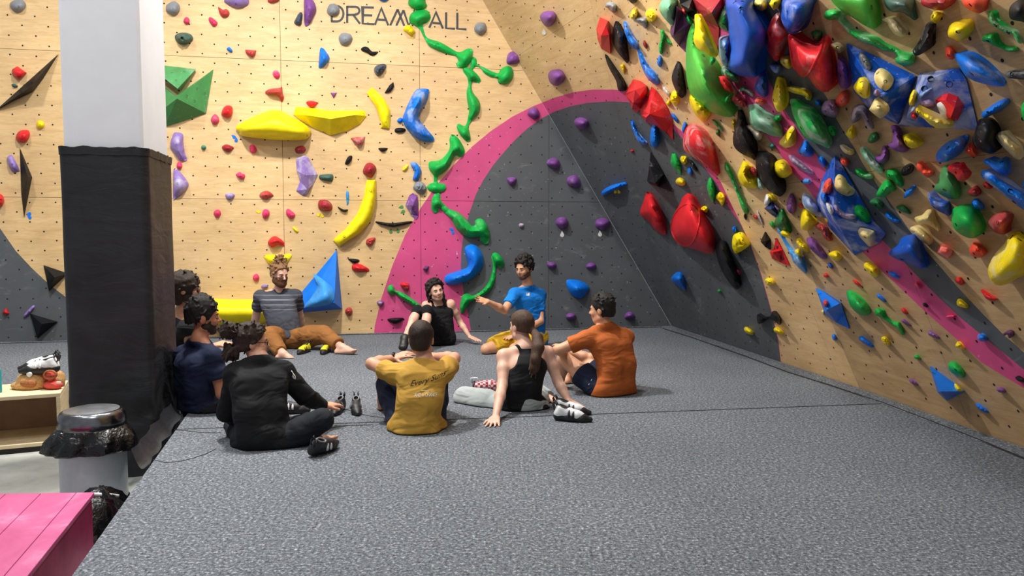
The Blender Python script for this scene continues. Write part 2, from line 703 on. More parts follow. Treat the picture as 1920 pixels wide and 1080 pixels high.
def line_x(p, d, q, e):
    """intersection of two ground lines"""
    den = d.x * e.y - d.y * e.x
    t = ((q.x - p.x) * e.y - (q.y - p.y) * e.x) / den
    return p + d * t


SL = line_x(S0, SD, E0, ED)
BORD = 0.17
edgeR = [C0 + Vector((-BORD, -0.10, 0)), F0 + Vector((-BORD, 0, 0)), F0 + d2 * 8.0 + Vector((-BORD, 0, 0))]
SRr = line_x(S0, SD, F0 + Vector((-BORD, 0, 0)), d2)
if (SRr - F0).dot(d2) < 0:
    SRr = line_x(S0, SD, edgeR[0], edgeR[1] - edgeR[0])
G = 0.004
DIRB = EXB
back_front_left = C0 - EXB * 11 - Vector((-EXB.y, EXB.x, 0)) * 3.4
colback = E0 - ED * 1.15
matA = [SL + SD * 0.0 + Vector((0, G, 0)), SRr + Vector((0, G, 0))]
if (SRr - F0).dot(d2) >= -0.01:
    matA.append(edgeR[1])
matA += [edgeR[0] - EXB * 0.0 + Vector((0, -.05, 0)), C0 - EXB * 11 + Vector((EXB.y, -EXB.x, 0)) * 0.12, back_front_left, line_x(back_front_left, EXB, colback, ED), E0]
mA = slab('landing_mat', matA, ZF, 0.0, M_CARPET)
tag(mA, 'grey carpeted landing mat reaching to the back wall under the seated circle', 'mat')
matB = [SL - Vector((0, G, 0)), E0 + ED * 6.6, edgeR[2], SRr - Vector((0, G, 0))]
if (SRr - F0).dot(d2) < -0.01:
    matB.insert(3, edgeR[1])
mB = slab('landing_mat', matB, ZF, 0.0, M_CARPET)
tag(mB, 'grey carpeted landing mat in front of the seam, beside the pink block', 'mat')
INW = Vector((-.012, 0, 0))
bs = [edgeR[0] + Vector((G, G, 0)), edgeR[1] + Vector((G, 0, 0)), edgeR[2] + Vector((G, 0, 0)), F0 + d2 * 8.0 + INW, F0 + INW, C0 + Vector((-.012, -.012, 0)), C0 - EXB * 11 + Vector((EXB.y, -EXB.x, 0)) * .012, C0 - EXB * 11 + Vector((EXB.y, -EXB.x, 0)) * (0.12 - G)]
mC = slab('mat_border_strip', bs, ZF, 0.004, M_CARPET)
tag(mC, 'narrow grey carpet border strip running along the foot of the climbing walls', 'carpet strip')


def strip(name, pts, w, h, mat, parent=None, origin=None):
    """a flat cord: a ridge of triangular section along a ground polyline"""
    vs, fs = [], []
    n = len(pts)
    for i, p in enumerate(pts):
        a = pts[max(0, i - 1)]
        b = pts[min(n - 1, i + 1)]
        d = (b - a).normalized()
        s = Vector((-d.y, d.x, 0)) * w / 2
        vs += [p + s - Vector((0, 0, .001)), p + Vector((0, 0, h)), p - s - Vector((0, 0, .001))]
    for i in range(n - 1):
        a = 3 * i
        fs += [(a, a + 3, a + 4, a + 1), (a + 1, a + 4, a + 5, a + 2)]
    return mesh_obj(name, vs, fs, mat, parent, origin=origin if origin is not None else pts[0])


strip('seam', [SL + SD * t + Vector((0, 0, 0.0005)) for t in np.linspace(0.05, (SRr - SL).length, 12)], 0.022, 0.003, M_SEAM, mB)
ptsE = [at_z(*p) for p in [(1243, 616), (1300, 634), (1400, 669), (1480, 699), (1560, 724), (1656, 756), (1740, 788), (1830, 823), (1925, 862)]]
strip('seam', [p + Vector((0, 0, .002)) for p in ptsE], 0.028, 0.006, M_SEAM, mC)
ptsE = [at_z(u, 0) if False else (C0 - EXB * t + Vector((EXB.y, -EXB.x, 0)) * 0.13) for t in np.linspace(0.2, 11, 6)]
strip('seam', [p + Vector((0, 0, .002)) for p in ptsE], 0.018, 0.005, M_SEAM, mC)
for pts in ([(288, 862), (310, 868), (335, 866), (360, 860), (385, 852), (405, 842)], [(328, 806), (350, 808), (380, 812), (415, 812)],
            [(606, 766), (640, 765), (690, 780), (740, 786)], [(620, 803), (650, 798), (700, 797)]):
    strip('fold_line', [at_z(*p) + Vector((0, 0, .0005)) for p in pts], 0.008, 0.003, M_SEAM, mB if pts[0][1] > 790 else mA)

# ------------------------------------------------------------------ holds and volumes
HCOL = {
    'yellow': ((240, 214, 20), 'yellow'), 'byellow': ((246, 226, 24), 'bright yellow'), 'green': ((24, 168, 72), 'green'), 'dgreen': ((38, 112, 62), 'dark green'),
    'olive': ((72, 142, 84), 'leaf green'), 'slategreen': ((62, 92, 84), 'slate green'), 'lgreen': ((78, 176, 64), 'lime green'), 'pgreen': ((110, 176, 140), 'pale green'),
    'teal': ((56, 132, 112), 'teal'), 'blue': ((12, 116, 226), 'blue'), 'dblue': ((20, 82, 184), 'deep blue'), 'lblue': ((60, 150, 226), 'light blue'),
    'navy': ((22, 52, 112), 'navy blue'), 'sblue': ((112, 146, 196), 'steel blue'), 'purple': ((124, 74, 146), 'purple'), 'dpurple': ((92, 50, 96), 'plum'),
    'lpurple': ((142, 118, 186), 'lavender'), 'mauve': ((150, 122, 164), 'mauve'), 'red': ((212, 36, 44), 'red'), 'dred': ((156, 38, 48), 'dark red'),
    'brick': ((178, 62, 62), 'brick red'), 'pink': ((232, 62, 112), 'pink'), 'orange': ((244, 84, 60), 'orange-red'), 'black': ((19, 20, 24), 'black'),
    'slate': ((62, 72, 88), 'slate'), 'grey': ((132, 137, 144), 'grey'), 'dgrey': ((74, 76, 78), 'dark grey'), 'cream': ((222, 200, 130), 'cream yellow'),
    'white': ((226, 226, 222), 'white'),
}
M_SOCK = plain('bolt_socket', (22, 22, 24), 0.4, 0.6)
M_STEEL = plain('bolt_steel', (170, 172, 176), 0.3, 0.9)


def hmat(col, chalk):
    lv = 0.05 if chalk < 0.15 else 0.3 if chalk < 0.4 else 0.6 if chalk < 0.7 else 0.9
    return hold_mat('resin_%s_%d' % (HCOL[col][1].replace(' ', '_').replace('-', '_'), int(lv * 100)), HCOL[col][0], lv, 0.42 if col != 'black' else 0.55)


def facet_at(u, v):
    best = None
    for F in (FB1, FB2, FR1, FR2):
        p = F.plane.hit(u, v)
        d = ray(u, v)
        if p.y > 0.3 and in_poly(F.to2(p), [(a.x, a.y) for a in F.poly]):
            t = (p - CAMP).length
            if best is None or t < best[0]:
                best = (t, F)
    if best:
        return best[1]
    return FB1 if u < 1100 else FR2


def catmull(pts, k=4):
    n = len(pts)
    out = []
    for i in range(n):
        p0, p1, p2, p3 = (np.array(pts[(i + j) % n], float) for j in (-1, 0, 1, 2))
        for s in range(k):
            t = s / k
            out.append(tuple(0.5 * ((2 * p1) + (-p0 + p2) * t + (2 * p0 - 5 * p1 + 4 * p2 - p3) * t * t + (-p0 + 3 * p1 - 3 * p2 + p3) * t ** 3)))
    return out


def seg_dist(P, poly):
    """distance of every point to the outline"""
    P = np.asarray(P, float)
    d = np.full(len(P), 1e9)
    n = len(poly)
    for i in range(n):
        a = np.array(poly[i], float)
        b = np.array(poly[(i + 1) % n], float)
        ab = b - a
        L = max(ab.dot(ab), 1e-9)
        t = np.clip(((P - a) @ ab) / L, 0, 1)
        d = np.minimum(d, np.linalg.norm(P - (a + t[:, None] * ab), axis=1))
    return d


VOLS = []          # (BVH, object) of volumes that carry further holds
HOLDS = []         # (object, u, v, size_px, colour word, shape words)
hrnd = random.Random(11)


def base_plane(cu, cv, on):
    F = facet_at(cu, cv)
    pl = Plane(F.plane.p, F.plane.n)
    if on:
        d = ray(cu, cv).normalized()
        best = None
        for bvh, _ in VOLS:
            loc, nor, idx, dist = bvh.ray_cast(CAMP, d)
            if loc is not None and (best is None or dist < best[0]):
                best = (dist, loc, nor if nor.dot(d) < 0 else -nor)
        if best:
            pl = Plane(best[1], best[2])
    return pl


def hold(col, desc, h, pts, smooth=True, chalk=0.3, on=False, inner=None, ridge=None, rough=0.0, rim=0.45, bolts=None, vol=False, R=1.0, prof='dome',
         name=None, extra=None, lift=0.0, rims=None, tilt=0.0):
    """pts: outline in photo pixels. Every point is put on the wall (or volume) it is bolted to, at a real height above it."""
    cu = sum(p[0] for p in pts) / len(pts)
    cv = sum(p[1] for p in pts) / len(pts)
    pl = base_plane(cu, cv, on)
    if lift:
        pl = Plane(pl.p + pl.n * lift, pl.n)
    if facet_at(cu, cv) in (FR1, FR2):
        h *= 0.78
        if inner is not None:
            inner = [(p[0], p[1], p[2] * 0.85) for p in inner]
    cen = pl.hit(cu, cv)
    a, b = pix(cen), pix(cen + pl.n * 0.1)
    nimg = Vector((b[0] - a[0], b[1] - a[1]))
    size = max(max(p[0] for p in pts) - min(p[0] for p in pts), max(p[1] for p in pts) - min(p[1] for p in pts))
    strength = min(1.0, nimg.length / 40.0)
    nd = nimg.normalized() if nimg.length > 1e-6 else Vector((0, 0))
    m = hmat(col, chalk)
    verts, faces = [], []
    if inner is not None:
        # faceted body: outline + inner vertices with their own heights
        P2 = [Vector((p[0], p[1])) for p in pts] + [Vector((p[0], p[1])) for p in inner]
        hs = [p[2] if len(p) > 2 else 0.012 for p in pts] + [p[2] for p in inner]
        n = len(pts)
        edges = [(i, (i + 1) % n) for i in range(n)] + list(ridge or [])
        V, E, T, ov, *_ = delaunay_2d_cdt(P2, edges, [], 1, 1e-4)
        hh = [hs[o[0]] if o else 0.02 for o in ov]
        top = [pl.hit(v.x, v.y, q) for v, q in zip(V, hh)]
        verts = list(top)
        for t in T:
            f = tuple(t)
            x, y, z = verts[f[0]], verts[f[1]], verts[f[2]]
            if (y - x).cross(z - x).dot(CAMP - x) < 0:
                f = tuple(reversed(f))
            faces.append(f)
        bidx = list(range(n))
    else:
        if smooth:
            pts = catmull(pts, 4 if size > 30 else 3)
        n = len(pts)
        xs = [p[0] for p in pts]
        ys = [p[1] for p in pts]
        ar = abs(sum(pts[i][0] * pts[(i + 1) % n][1] - pts[(i + 1) % n][0] * pts[i][1] for i in range(n))) / 2
        per = sum(math.hypot(pts[i][0] - pts[(i + 1) % n][0], pts[i][1] - pts[(i + 1) % n][1]) for i in range(n))
        step = max(0.9, min(size / 10.0, 5.0, 0.62 * ar / per))
        grid = []
        y = min(ys) + step / 2
        row = 0
        while y < max(ys):
            x = min(xs) + step / 2 + (step / 2 if row % 2 else 0)
            while x < max(xs):
                grid.append((x, y))
                x += step
            y += step * 0.87
            row += 1
        grid = [g for g in grid if in_poly(g, pts)]
        if grid:
            d = seg_dist(grid, pts)
            keep = d > step * 0.42
            grid = [g for g, k_ in zip(grid, keep) if k_]
            d = d[keep]
        if not grid:
            grid = [(cu, cv)]
            d = seg_dist(grid, pts)
        dm = max(d.max(), 1e-6)
        edges = [(i, (i + 1) % n) for i in range(n)]
        V, E, T, ov, *_ = delaunay_2d_cdt([Vector(p) for p in pts] + [Vector(g) for g in grid], edges, [], 1, 1e-4)

        def rimh(x, y):
            s = ((x - cu) * nd.x + (y - cv) * nd.y) / max(size * 0.5, 1)
            return rim * h * strength * min(1, max(0, 0.5 + 0.5 * s)) + 0.10 * h

        gq = np.zeros(len(V))
        isin = np.zeros(len(V), bool)
        for q_, (v, o) in enumerate(zip(V, ov)):
            i = o[0] if o else 0
            if o and i >= n:
                t = min(1.0, d[i - n] / (dm * R))
                gq[q_] = math.sqrt(max(0, 1 - (1 - t) ** 2)) if prof == 'dome' else t if prof == 'cone' else min(1, 2.2 * t)
                isin[q_] = True
        ed = np.array(E, int).reshape(-1, 2)
        for _ in range(5):
            acc = np.zeros(len(V))
            cnt = np.zeros(len(V))
            for a_, b_ in ((0, 1), (1, 0)):
                np.add.at(acc, ed[:, a_], gq[ed[:, b_]])
                np.add.at(cnt, ed[:, a_], 1)
            sm_ = 0.4 * gq + 0.6 * acc / np.maximum(cnt, 1)
            gq = np.where(isin, sm_, gq)
        if gq.max() > 0:
            gq /= gq.max()
        for q_, (v, o) in enumerate(zip(V, ov)):
            hq = rimh(v.x, v.y)
            if isin[q_]:
                hq += h * gq[q_] * (1 - 0.1 * rim)
                if tilt:
                    hq *= 1 + tilt * (v.y - cv) / max(size * .5, 1)
                if rough:
                    w = pl.hit(v.x, v.y)
                    hq *= 1 + rough * noise.noise(w * (9.0 / max(0.12, size / 130.0)))
            verts.append(pl.hit(v.x, v.y, hq))
        for t in T:
            f = tuple(t)
            x, y, z = verts[f[0]], verts[f[1]], verts[f[2]]
            if (y - x).cross(z - x).dot(CAMP - x) < 0:
                f = tuple(reversed(f))
            faces.append(f)
        bidx = list(range(n))
    # skirt down to the wall, then a closed back
    b0 = len(verts)
    nb = len(bidx)
    for i in bidx:
        p = verts[i]
        dist = (p - pl.p).dot(pl.n)
        q = p - pl.n * (dist - 0.0006)
        c2 = cen + (q - cen) * 0.94
        verts.append(c2 - pl.n * ((c2 - pl.p).dot(pl.n) - 0.0006))
    for i in range(nb):
        j = (i + 1) % nb
        faces.append((bidx[i], b0 + i, b0 + j, bidx[j]))
    faces.append(tuple(b0 + i for i in range(nb)))
    nm = name or ('climbing_volume' if vol else 'foothold' if size < 17 else 'climbing_hold')
    o = mesh_obj(nm, verts, faces, m, smooth=inner is None, origin=cen, auto=1.0 if inner is None else None)
    if vol:
        VOLS.append((BVHTree.FromPolygons(verts, faces), o))
    # bolts
    bl = bolts if bolts is not None else ([(cu, cv)] if size > 15 and in_poly((cu, cv), pts) else [])
    if bl:
        bv = BVHTree.FromPolygons(verts, faces)
        for (bu, bvv) in bl:
            loc, nor, idx, dist = bv.ray_cast(CAMP, ray(bu, bvv).normalized())
            if loc is None:
                continue
            if nor.dot(CAMP - loc) < 0:
                nor = -nor
            r = min(0.016, 0.008 + 0.012 * size / 200)
            t = nor.orthogonal().normalized()
            s = nor.cross(t)
            vs = [loc + (t * math.cos(k * math.pi / 4) + s * math.sin(k * math.pi / 4)) * r + nor * 0.002 for k in range(8)]
            vs += [loc + (t * math.cos(k * math.pi / 4) + s * math.sin(k * math.pi / 4)) * r * 0.45 - nor * 0.004 for k in range(8)]
            fs = [(k, (k + 1) % 8, 8 + (k + 1) % 8, 8 + k) for k in range(8)] + [tuple(range(8, 16))]
            mesh_obj('bolt', vs, fs, [M_SOCK, M_STEEL], o, origin=loc, midx=[0] * 8 + [1 if hrnd.random() < 0.35 else 0])
    if rims:
        bv = BVHTree.FromPolygons(verts, faces)
        for poly in rims:
            q = catmull(poly, 4)
            ring = []
            for (ru, rv) in q:
                loc, nor, idx, dist = bv.ray_cast(CAMP, ray(ru, rv).normalized())
                if loc is not None:
                    ring.append(loc)
            if len(ring) > 6:
                tube_obj('rim', ring, 0.010, m, o, closed=True)
    HOLDS.append((o, cu, cv, size, HCOL[col][1], desc, extra))
    return o


def tube_vf(pts, rad, closed=False, seg=6):
    n = len(pts)
    vs, fs = [], []
    prev = None
    for i, p in enumerate(pts):
        a = pts[(i - 1) % n] if closed or i > 0 else pts[i]
        b = pts[(i + 1) % n] if closed or i < n - 1 else pts[i]
        d = (b - a)
        d = d.normalized() if d.length > 1e-9 else Vector((0, 0, 1))
        t = (prev - d * prev.dot(d)) if prev is not None else d.orthogonal()
        t = t.normalized() if t.length > 1e-6 else d.orthogonal().normalized()
        prev = t
        s = d.cross(t)
        r = rad[i] if isinstance(rad, (list, tuple)) else rad
        for k_ in range(seg):
            an = 2 * math.pi * k_ / seg
            vs.append(p + (t * math.cos(an) + s * math.sin(an)) * r)
    m = n if closed else n - 1
    for i in range(m):
        for k_ in range(seg):
            a, b = i * seg + k_, i * seg + (k_ + 1) % seg
            c, d = ((i + 1) % n) * seg + (k_ + 1) % seg, ((i + 1) % n) * seg + k_
            fs.append((a, b, c, d))
    if not closed:
        fs += [tuple(reversed(range(seg))), tuple(range((n - 1) * seg, n * seg))]
    return vs, fs


def tube_obj(name, pts, rad, mat, parent=None, closed=False, seg=6, origin=None):
    vs, fs = tube_vf(pts, rad, closed, seg)
    return mesh_obj(name, vs, fs, mat, parent, smooth=True, origin=origin if origin is not None else pts[0])


CROPS = {'C1': (0, 0, 4), 'C2': (300, 0, 4), 'C3': (700, 0, 4), 'C4': (1080, 0, 5.3333), 'C5': (1080, 180, 5.3333), 'C6': (1080, 360, 3.857), 'D1': (300, 230, 4),
         'D2': (660, 230, 4), 'D3': (1360, 0, 6.75), 'D4': (1640, 0, 6.75), 'D5': (1360, 150, 6.75), 'D6': (1640, 150, 6.75), 'D7': (1360, 290, 6.75),
         'D8': (1640, 290, 6.75), 'E1': (1360, 430, 6.75), 'E2': (1640, 430, 6.75), 'E3': (1480, 580, 4.32), 'E4': (300, 470, 4.8), 'E5': (680, 460, 4.571),
         'LC': (0, 260, 2.7), 'T1': (1230, 0, 7.68), 'T2': (1320, 130, 12), 'TT': (1000, 0, 9.6), 'Z9': (1560, 560, 9), 'PX': (0, 0, 1)}


def parse(crop, text):
    """colour;shape;height;points;flags   points 'x,y x,y' or 'e cx,cy,rx,ry,deg'; a point may carry a third number, its height
    flags: p polygon outline, v volume, o bolted on a volume, n lumpy, kX chalk, i x,y,h ... inner vertices, r a-b ridges, bx,y bolts, b0 none"""
    ox, oy, s = CROPS[crop]
    cv = lambda q: (ox + q[0] / s, oy + q[1] / s) + tuple(q[2:])
    for line in text.strip().splitlines():
        line = line.strip()
        if not line or line.startswith('#'):
            continue
        f = [x.strip() for x in line.split(';')]
        col, desc, h = f[0], f[1], float(f[2])
        kw = {}
        if f[3].startswith('e'):
            q = [float(x) for x in f[3][1:].split(',')]
            rot = math.radians(q[4]) if len(q) > 4 else 0
            pts = []
            for k_ in range(9):
                a = 2 * math.pi * k_ / 9
                x, y = q[2] * math.cos(a), q[3] * math.sin(a)
                w = 1 + 0.06 * math.sin(k_ * 2.3 + q[0])
                pts.append((q[0] + w * (x * math.cos(rot) - y * math.sin(rot)), q[1] + w * (x * math.sin(rot) + y * math.cos(rot))))
        else:
            pts = [tuple(float(z) for z in x.split(',')) for x in f[3].split()]
        pts = [cv(p) for p in pts]
        for fl in (f[4].split('|') if len(f) > 4 and f[4] else []):
            fl = fl.strip()
            if fl == 'p':
                kw['smooth'] = False
            elif fl == 'v':
                kw['vol'] = True
            elif fl == 'o':
                kw['on'] = True
            elif fl[0] == 'n':
                kw['rough'] = float(fl[1:] or 0.5)
            elif fl[0] == 'k':
                kw['chalk'] = float(fl[1:])
            elif fl[0] == 'i':
                kw['inner'] = [cv(tuple(float(z) for z in x.split(','))) for x in fl[1:].split()]
            elif fl[0] == 'r':
                kw['ridge'] = [tuple(int(z) for z in x.split('-')) for x in fl[1:].split()]
            elif fl == 'b0':
                kw['bolts'] = []
            elif fl[0] == 'b':
                kw['bolts'] = [cv(tuple(float(z) for z in x.split(',')))[:2] for x in fl[1:].split()]
            elif fl[0] == 'R':
                kw['R'] = float(fl[1:])
            elif fl[0] == 'c':
                kw['prof'] = 'cone'
            elif fl[0] == 'L':
                kw['lift'] = float(fl[1:])
            elif fl[0] == 't':
                kw['tilt'] = float(fl[1:])
            elif fl[0] == 'm':
                kw['rims'] = [[cv(tuple(float(z) for z in x.split(','))) for x in fl[1:].split()]]
        hold(col, desc, h, pts, **kw)


# ---- back wall, beside the white column
parse('C1', '''
grey;round two-bolt knob;.10;e135,42,60,50;b140,48
red;angular pinch;.12;90,520 130,497 200,545 190,560 140,600 92,560;p|k.2
slategreen;foot chip;.04;e110,643,25,13,20
black;long pointed spike volume;.2;-45,838 440,403 325,588 245,690 100,760;p|v|k.1|i240,642,.24|r0-5 5-1|b295,548 237,622 160,690
yellow;rounded foot knob;.06;e302,935,31,32
red;boxy jug;.12;120,1020 150,980 215,978 220,1030 185,1068 130,1060;k.2
''')
parse('LC', '''
lpurple;slanting pinch;.09;35,100 50,83 65,90 98,155 92,165 65,168 45,140;
black;narrow upright blade volume;.2;100,45 163,195 122,400 108,280;p|v|k.1|i140,195,.2|r0-4 4-2|b0
red;lumpy jug;.12;e-6,312,26,36;n.4
black;three-cornered volume;.2;220,640 345,682 248,772;p|v|k.1|i276,702,.2|b0
black;three-cornered volume;.2;152,885 293,927 188,1012;p|v|k.1|i212,938,.2|b0
red;tiny wedge;.06;12,880 30,858 48,885 30,892;p
lpurple;thin slanting rail;.05;120,892 165,845 175,855 130,903;
''')
# ---- back wall, upper middle
parse('C2', '''
olive;folded top volume;.25;-60,478,.02 22,490,.02 270,518,.05 132,665,.24 20,578,.22 -60,520,.2;p|v|k.15|i40,560,.2|b88,548 182,540 120,605
olive;winged pyramid volume;.35;400,520 345,850 35,952 -80,900 -70,640 20,640 122,722,.2;p|v|k.15|i126,740,.36|r7-0 7-1 7-2 7-6|b275,665 200,722 332,700 258,758
grey;round two-bolt knob;.10;e98,62,54,52;b97,64
lpurple;long rounded slab;.12;485,-10 490,20 570,60 655,40 664,-10 610,-80 525,-75;k.2|b570,30
brick;hooked chip;.07;436,52 470,72 500,68 522,95 510,125 470,130 448,105;
pink;small knob;.06;e200,155,24,27;
pink;kidney knob;.06;365,135 385,130 430,165 425,190 398,198 370,165;
slategreen;cracked boulder hold;.13;e178,288,67,46,4;n.5|b205,292
blue;foot chip;.04;500,365 520,352 543,378 538,395 510,380;
brick;wedge chip;.07;638,372 722,378 715,410 690,432 645,400;p
brick;flat chip;.06;808,10 830,22 895,5 890,-20 815,-15;
purple;tall half-moon slab;.14;1085,-30 1140,-10 1172,70 1135,160 1110,190 1085,185 1080,100;k.2|b1100,50 1118,70
slate;upright foot wedge;.08;1045,95 1068,100 1065,150 1055,190 1012,180 1010,155;k.1
blue;flat chip;.06;e1680,-12,42,24;
grey;round two-bolt knob;.09;e1300,75,49,48;b1300,77
grey;round two-bolt knob;.09;e1390,293,51,50;b1390,296
blue;wedge pinch;.13;1200,370 1220,360 1240,380 1272,440 1225,500 1195,508 1190,490;c|k.1|b1218,430
black;double-lobed edge;.05;1508,365 1530,350 1560,355 1590,385 1635,388 1620,410 1585,418 1550,395 1515,382;k.1
slate;angular boulder;.10;1605,520 1625,490 1670,478 1698,490 1680,535 1640,570 1615,555;n.4
black;slanted edge;.05;1685,695 1720,640 1750,615 1757,650 1730,690 1690,700;p|k.1
pink;oval knob;.06;845,545 860,528 885,530 900,560 895,582 870,588 850,570;
brick;three-armed rail;.12;792,685 830,665 895,660 915,650 920,700 930,730 910,765 880,715 800,705;
purple;three-cornered chip;.04;1278,695 1328,695 1302,738;p
red;flat edge;.07;1098,765 1130,755 1185,768 1180,780 1140,808 1105,785;k.2
byellow;short curved rail;.10;1550,695 1590,655 1680,740 1725,820 1728,880 1722,965 1655,960 1662,930 1620,800;k.05|p|b1600,705 1692,918
yellow;knob on the curved rail;.05;1650,780 1675,765 1705,810 1708,835 1685,830;o|k.1
byellow;big lens volume;.34;575,945 720,865 870,822 1000,880 1125,965 1105,1040 1000,1052 800,1045 620,1020 590,990;v|k.05|R.9|b592,988 1104,1016
byellow;trough volume;.3;1000,860 1020,800 1160,812 1280,830 1400,828 1530,828 1548,870 1500,930 1400,985 1280,1015 1150,960 1050,900;p|v|k.05|i1090,862,.16 1280,892,.26 1460,862,.16|r1-12 12-13 13-14 14-5|b1232,988 1022,832 1527,858
red;round jug;.12;460,860 475,810 505,790 540,800 545,845 525,880 490,878;k.2
pink;fat knob;.08;380,895 410,855 440,880 440,915 405,935;
''')
parse('C3', '''
blue;big boomerang hold;.22;315,680 355,665 410,668 418,690 400,760 345,850 345,900 400,965 455,1035 440,1060 380,1060 290,1010 220,910 240,830 270,760;k.6|b298,770 345,905
blue;nub;.05;178,902 200,882 218,890 212,920 185,918;
black;capsule foot chip;.05;165,965 200,958 238,965 240,985 200,995 162,990;k.1|b0
green;lobed end of the chain;.12;265,0 262,30 290,60 330,75 370,70 402,45 390,10 380,-60 270,-60;k.1|b0
green;long bone with flared ends;.13;270,130 290,95 340,75 400,75 428,120 400,160 365,175 372,220 390,270 430,295 500,315 570,355 630,390 670,392 710,370 740,368 745,400 738,445 700,500 640,505 632,490 645,460 620,420 560,405 480,375 420,345 380,280 350,220 310,190 275,170;k.1|b482,330 385,248
green;slim bone with flared ends;.12;735,450 750,428 770,440 778,480 830,505 890,535 940,550 960,520 1000,495 1040,510 1050,560 1030,610 985,632 940,620 935,585 880,575 830,545 800,505 765,495 740,520 728,500;k.1|b0
green;hanging bone with flared ends;.13;670,515 710,508 750,530 790,570 805,605 780,610 745,600 735,640 745,690 790,750 802,800 790,850 750,890 720,930 712,960 725,1010 727,1050 700,1058 650,1010 625,950 640,938 680,955 700,930 710,880 718,830 705,760 700,690 712,630 705,570;k.3|b755,795
yellow;crumpled hook;.10;225,222 245,195 275,190 315,235 300,255 297,292 270,260;n.5|b0
grey;round two-bolt knob;.10;757,210 775,175 830,170 848,200 845,235 805,263 765,240;b805,215
purple;fat round knob;.16;1250,120 1280,88 1345,85 1370,120 1352,175 1320,200 1290,195 1260,160;k.1|b0
purple;dished pocket;.10;1000,440 1015,400 1050,385 1095,410 1095,465 1060,480 1005,478;b1050,432
purple;fat round knob;.16;1310,570 1330,530 1400,522 1437,570 1425,610 1380,645 1330,625;k.2|b0
purple;fat round knob;.13;1155,850 1180,810 1220,805 1245,840 1245,875 1215,893 1170,870;k.1|b0
purple;fat round knob;.15;1505,920 1520,890 1560,883 1605,905 1605,940 1580,970 1530,960;k.2|b0
''')
# ---- back wall, middle
parse('D1', '''
lpurple;long angular pinch;.14;75,175 100,85 125,72 170,85 175,140 185,210 203,270 190,285 150,285 115,240;k.6|b125,165
pink;round knob;.06;e145,322,22,28;
lpurple;big angular pinch;.14;100,360 130,355 165,385 215,465 160,540 115,568 98,560;k.6|b132,455
teal;tiny knob;.05;e327,185,19,17;
dred;pointed chip;.07;465,180 500,162 553,185 540,205 512,222 475,205;
pink;oval knob;.07;e697,197,27,34,-20;
dred;chunky chip;.07;1012,195 1035,178 1075,175 1095,200 1080,225 1045,232 1020,225;n.4
lpurple;big bow-tie pinch;.16;1020,268 1080,247 1110,255 1183,390 1150,460 1098,547 1070,545 1022,510 1050,440 1025,360;p|k.6|i1090,395,.16 1105,500,.1 1085,275,.09|r10-11 10-12|b1088,392
slategreen;flat brick edge;.07;1195,395 1230,388 1295,388 1295,435 1270,440 1200,425;k.05|b0
black;slanted comma edge;.06;1388,300 1410,255 1438,248 1442,270 1420,305 1395,315;k.1
black;half-moon edge;.05;1640,190 1705,190 1700,205 1672,218 1650,210;k.1
brick;three-cornered wedge;.10;1430,115 1480,108 1538,105 1530,145 1505,192 1480,180 1450,145;p|k.5
dred;round scooped jug;.13;1522,355 1545,310 1580,300 1615,325 1620,360 1585,412 1530,385;b1577,352
yellow;slim tick;.04;1815,360 1830,330 1860,312 1862,335 1840,365;
pink;double knob;.07;570,385 600,370 612,380 637,390 632,420 600,420 575,400;n.4
lpurple;cup chip;.06;490,540 510,530 555,535 558,555 530,582 500,570;k.4
brick;lip edge;.08;745,545 765,520 810,512 852,545 830,560 795,575 760,565;
pink;round knob;.06;e430,682,27,31;
pink;egg-shaped knob;.07;e793,683,28,36,10;
pink;shell knob;.07;945,660 960,645 985,660 1015,690 1000,715 970,718 948,690;
dred;round scooped jug;.12;1185,610 1200,580 1250,578 1290,615 1285,655 1240,665 1195,650;b1238,620
black;crescent edge;.05;1335,630 1375,650 1410,650 1400,668 1370,668 1340,645;k.1
lblue;thin upright tick;.03;1395,520 1415,520 1418,580 1408,625 1400,600;k.5
byellow;big banana hold;.16;1550,430 1620,428 1622,520 1610,640 1580,740 1500,830 1345,928 1298,880 1400,790 1480,680 1530,550;p|k.05|b1578,512 1495,688 1382,852
yellow;tiny slanted tick;.03;992,785 1010,782 1040,815 1020,822;
red;hooded jug;.13;808,905 830,865 870,852 925,890 930,925 885,915 840,935;k.2|b885,888
brick;crumpled chip;.08;1545,895 1560,870 1615,862 1605,900 1580,925 1550,915;n.4
byellow;dished plate;.12;782,995 850,990 920,990 985,985 975,1020 945,1060 885,1075 820,1060 790,1020;k.05|b0
black;hooked edge;.05;1410,1022 1450,1020 1495,1030 1485,1048 1450,1055 1430,1042;k.1
''')
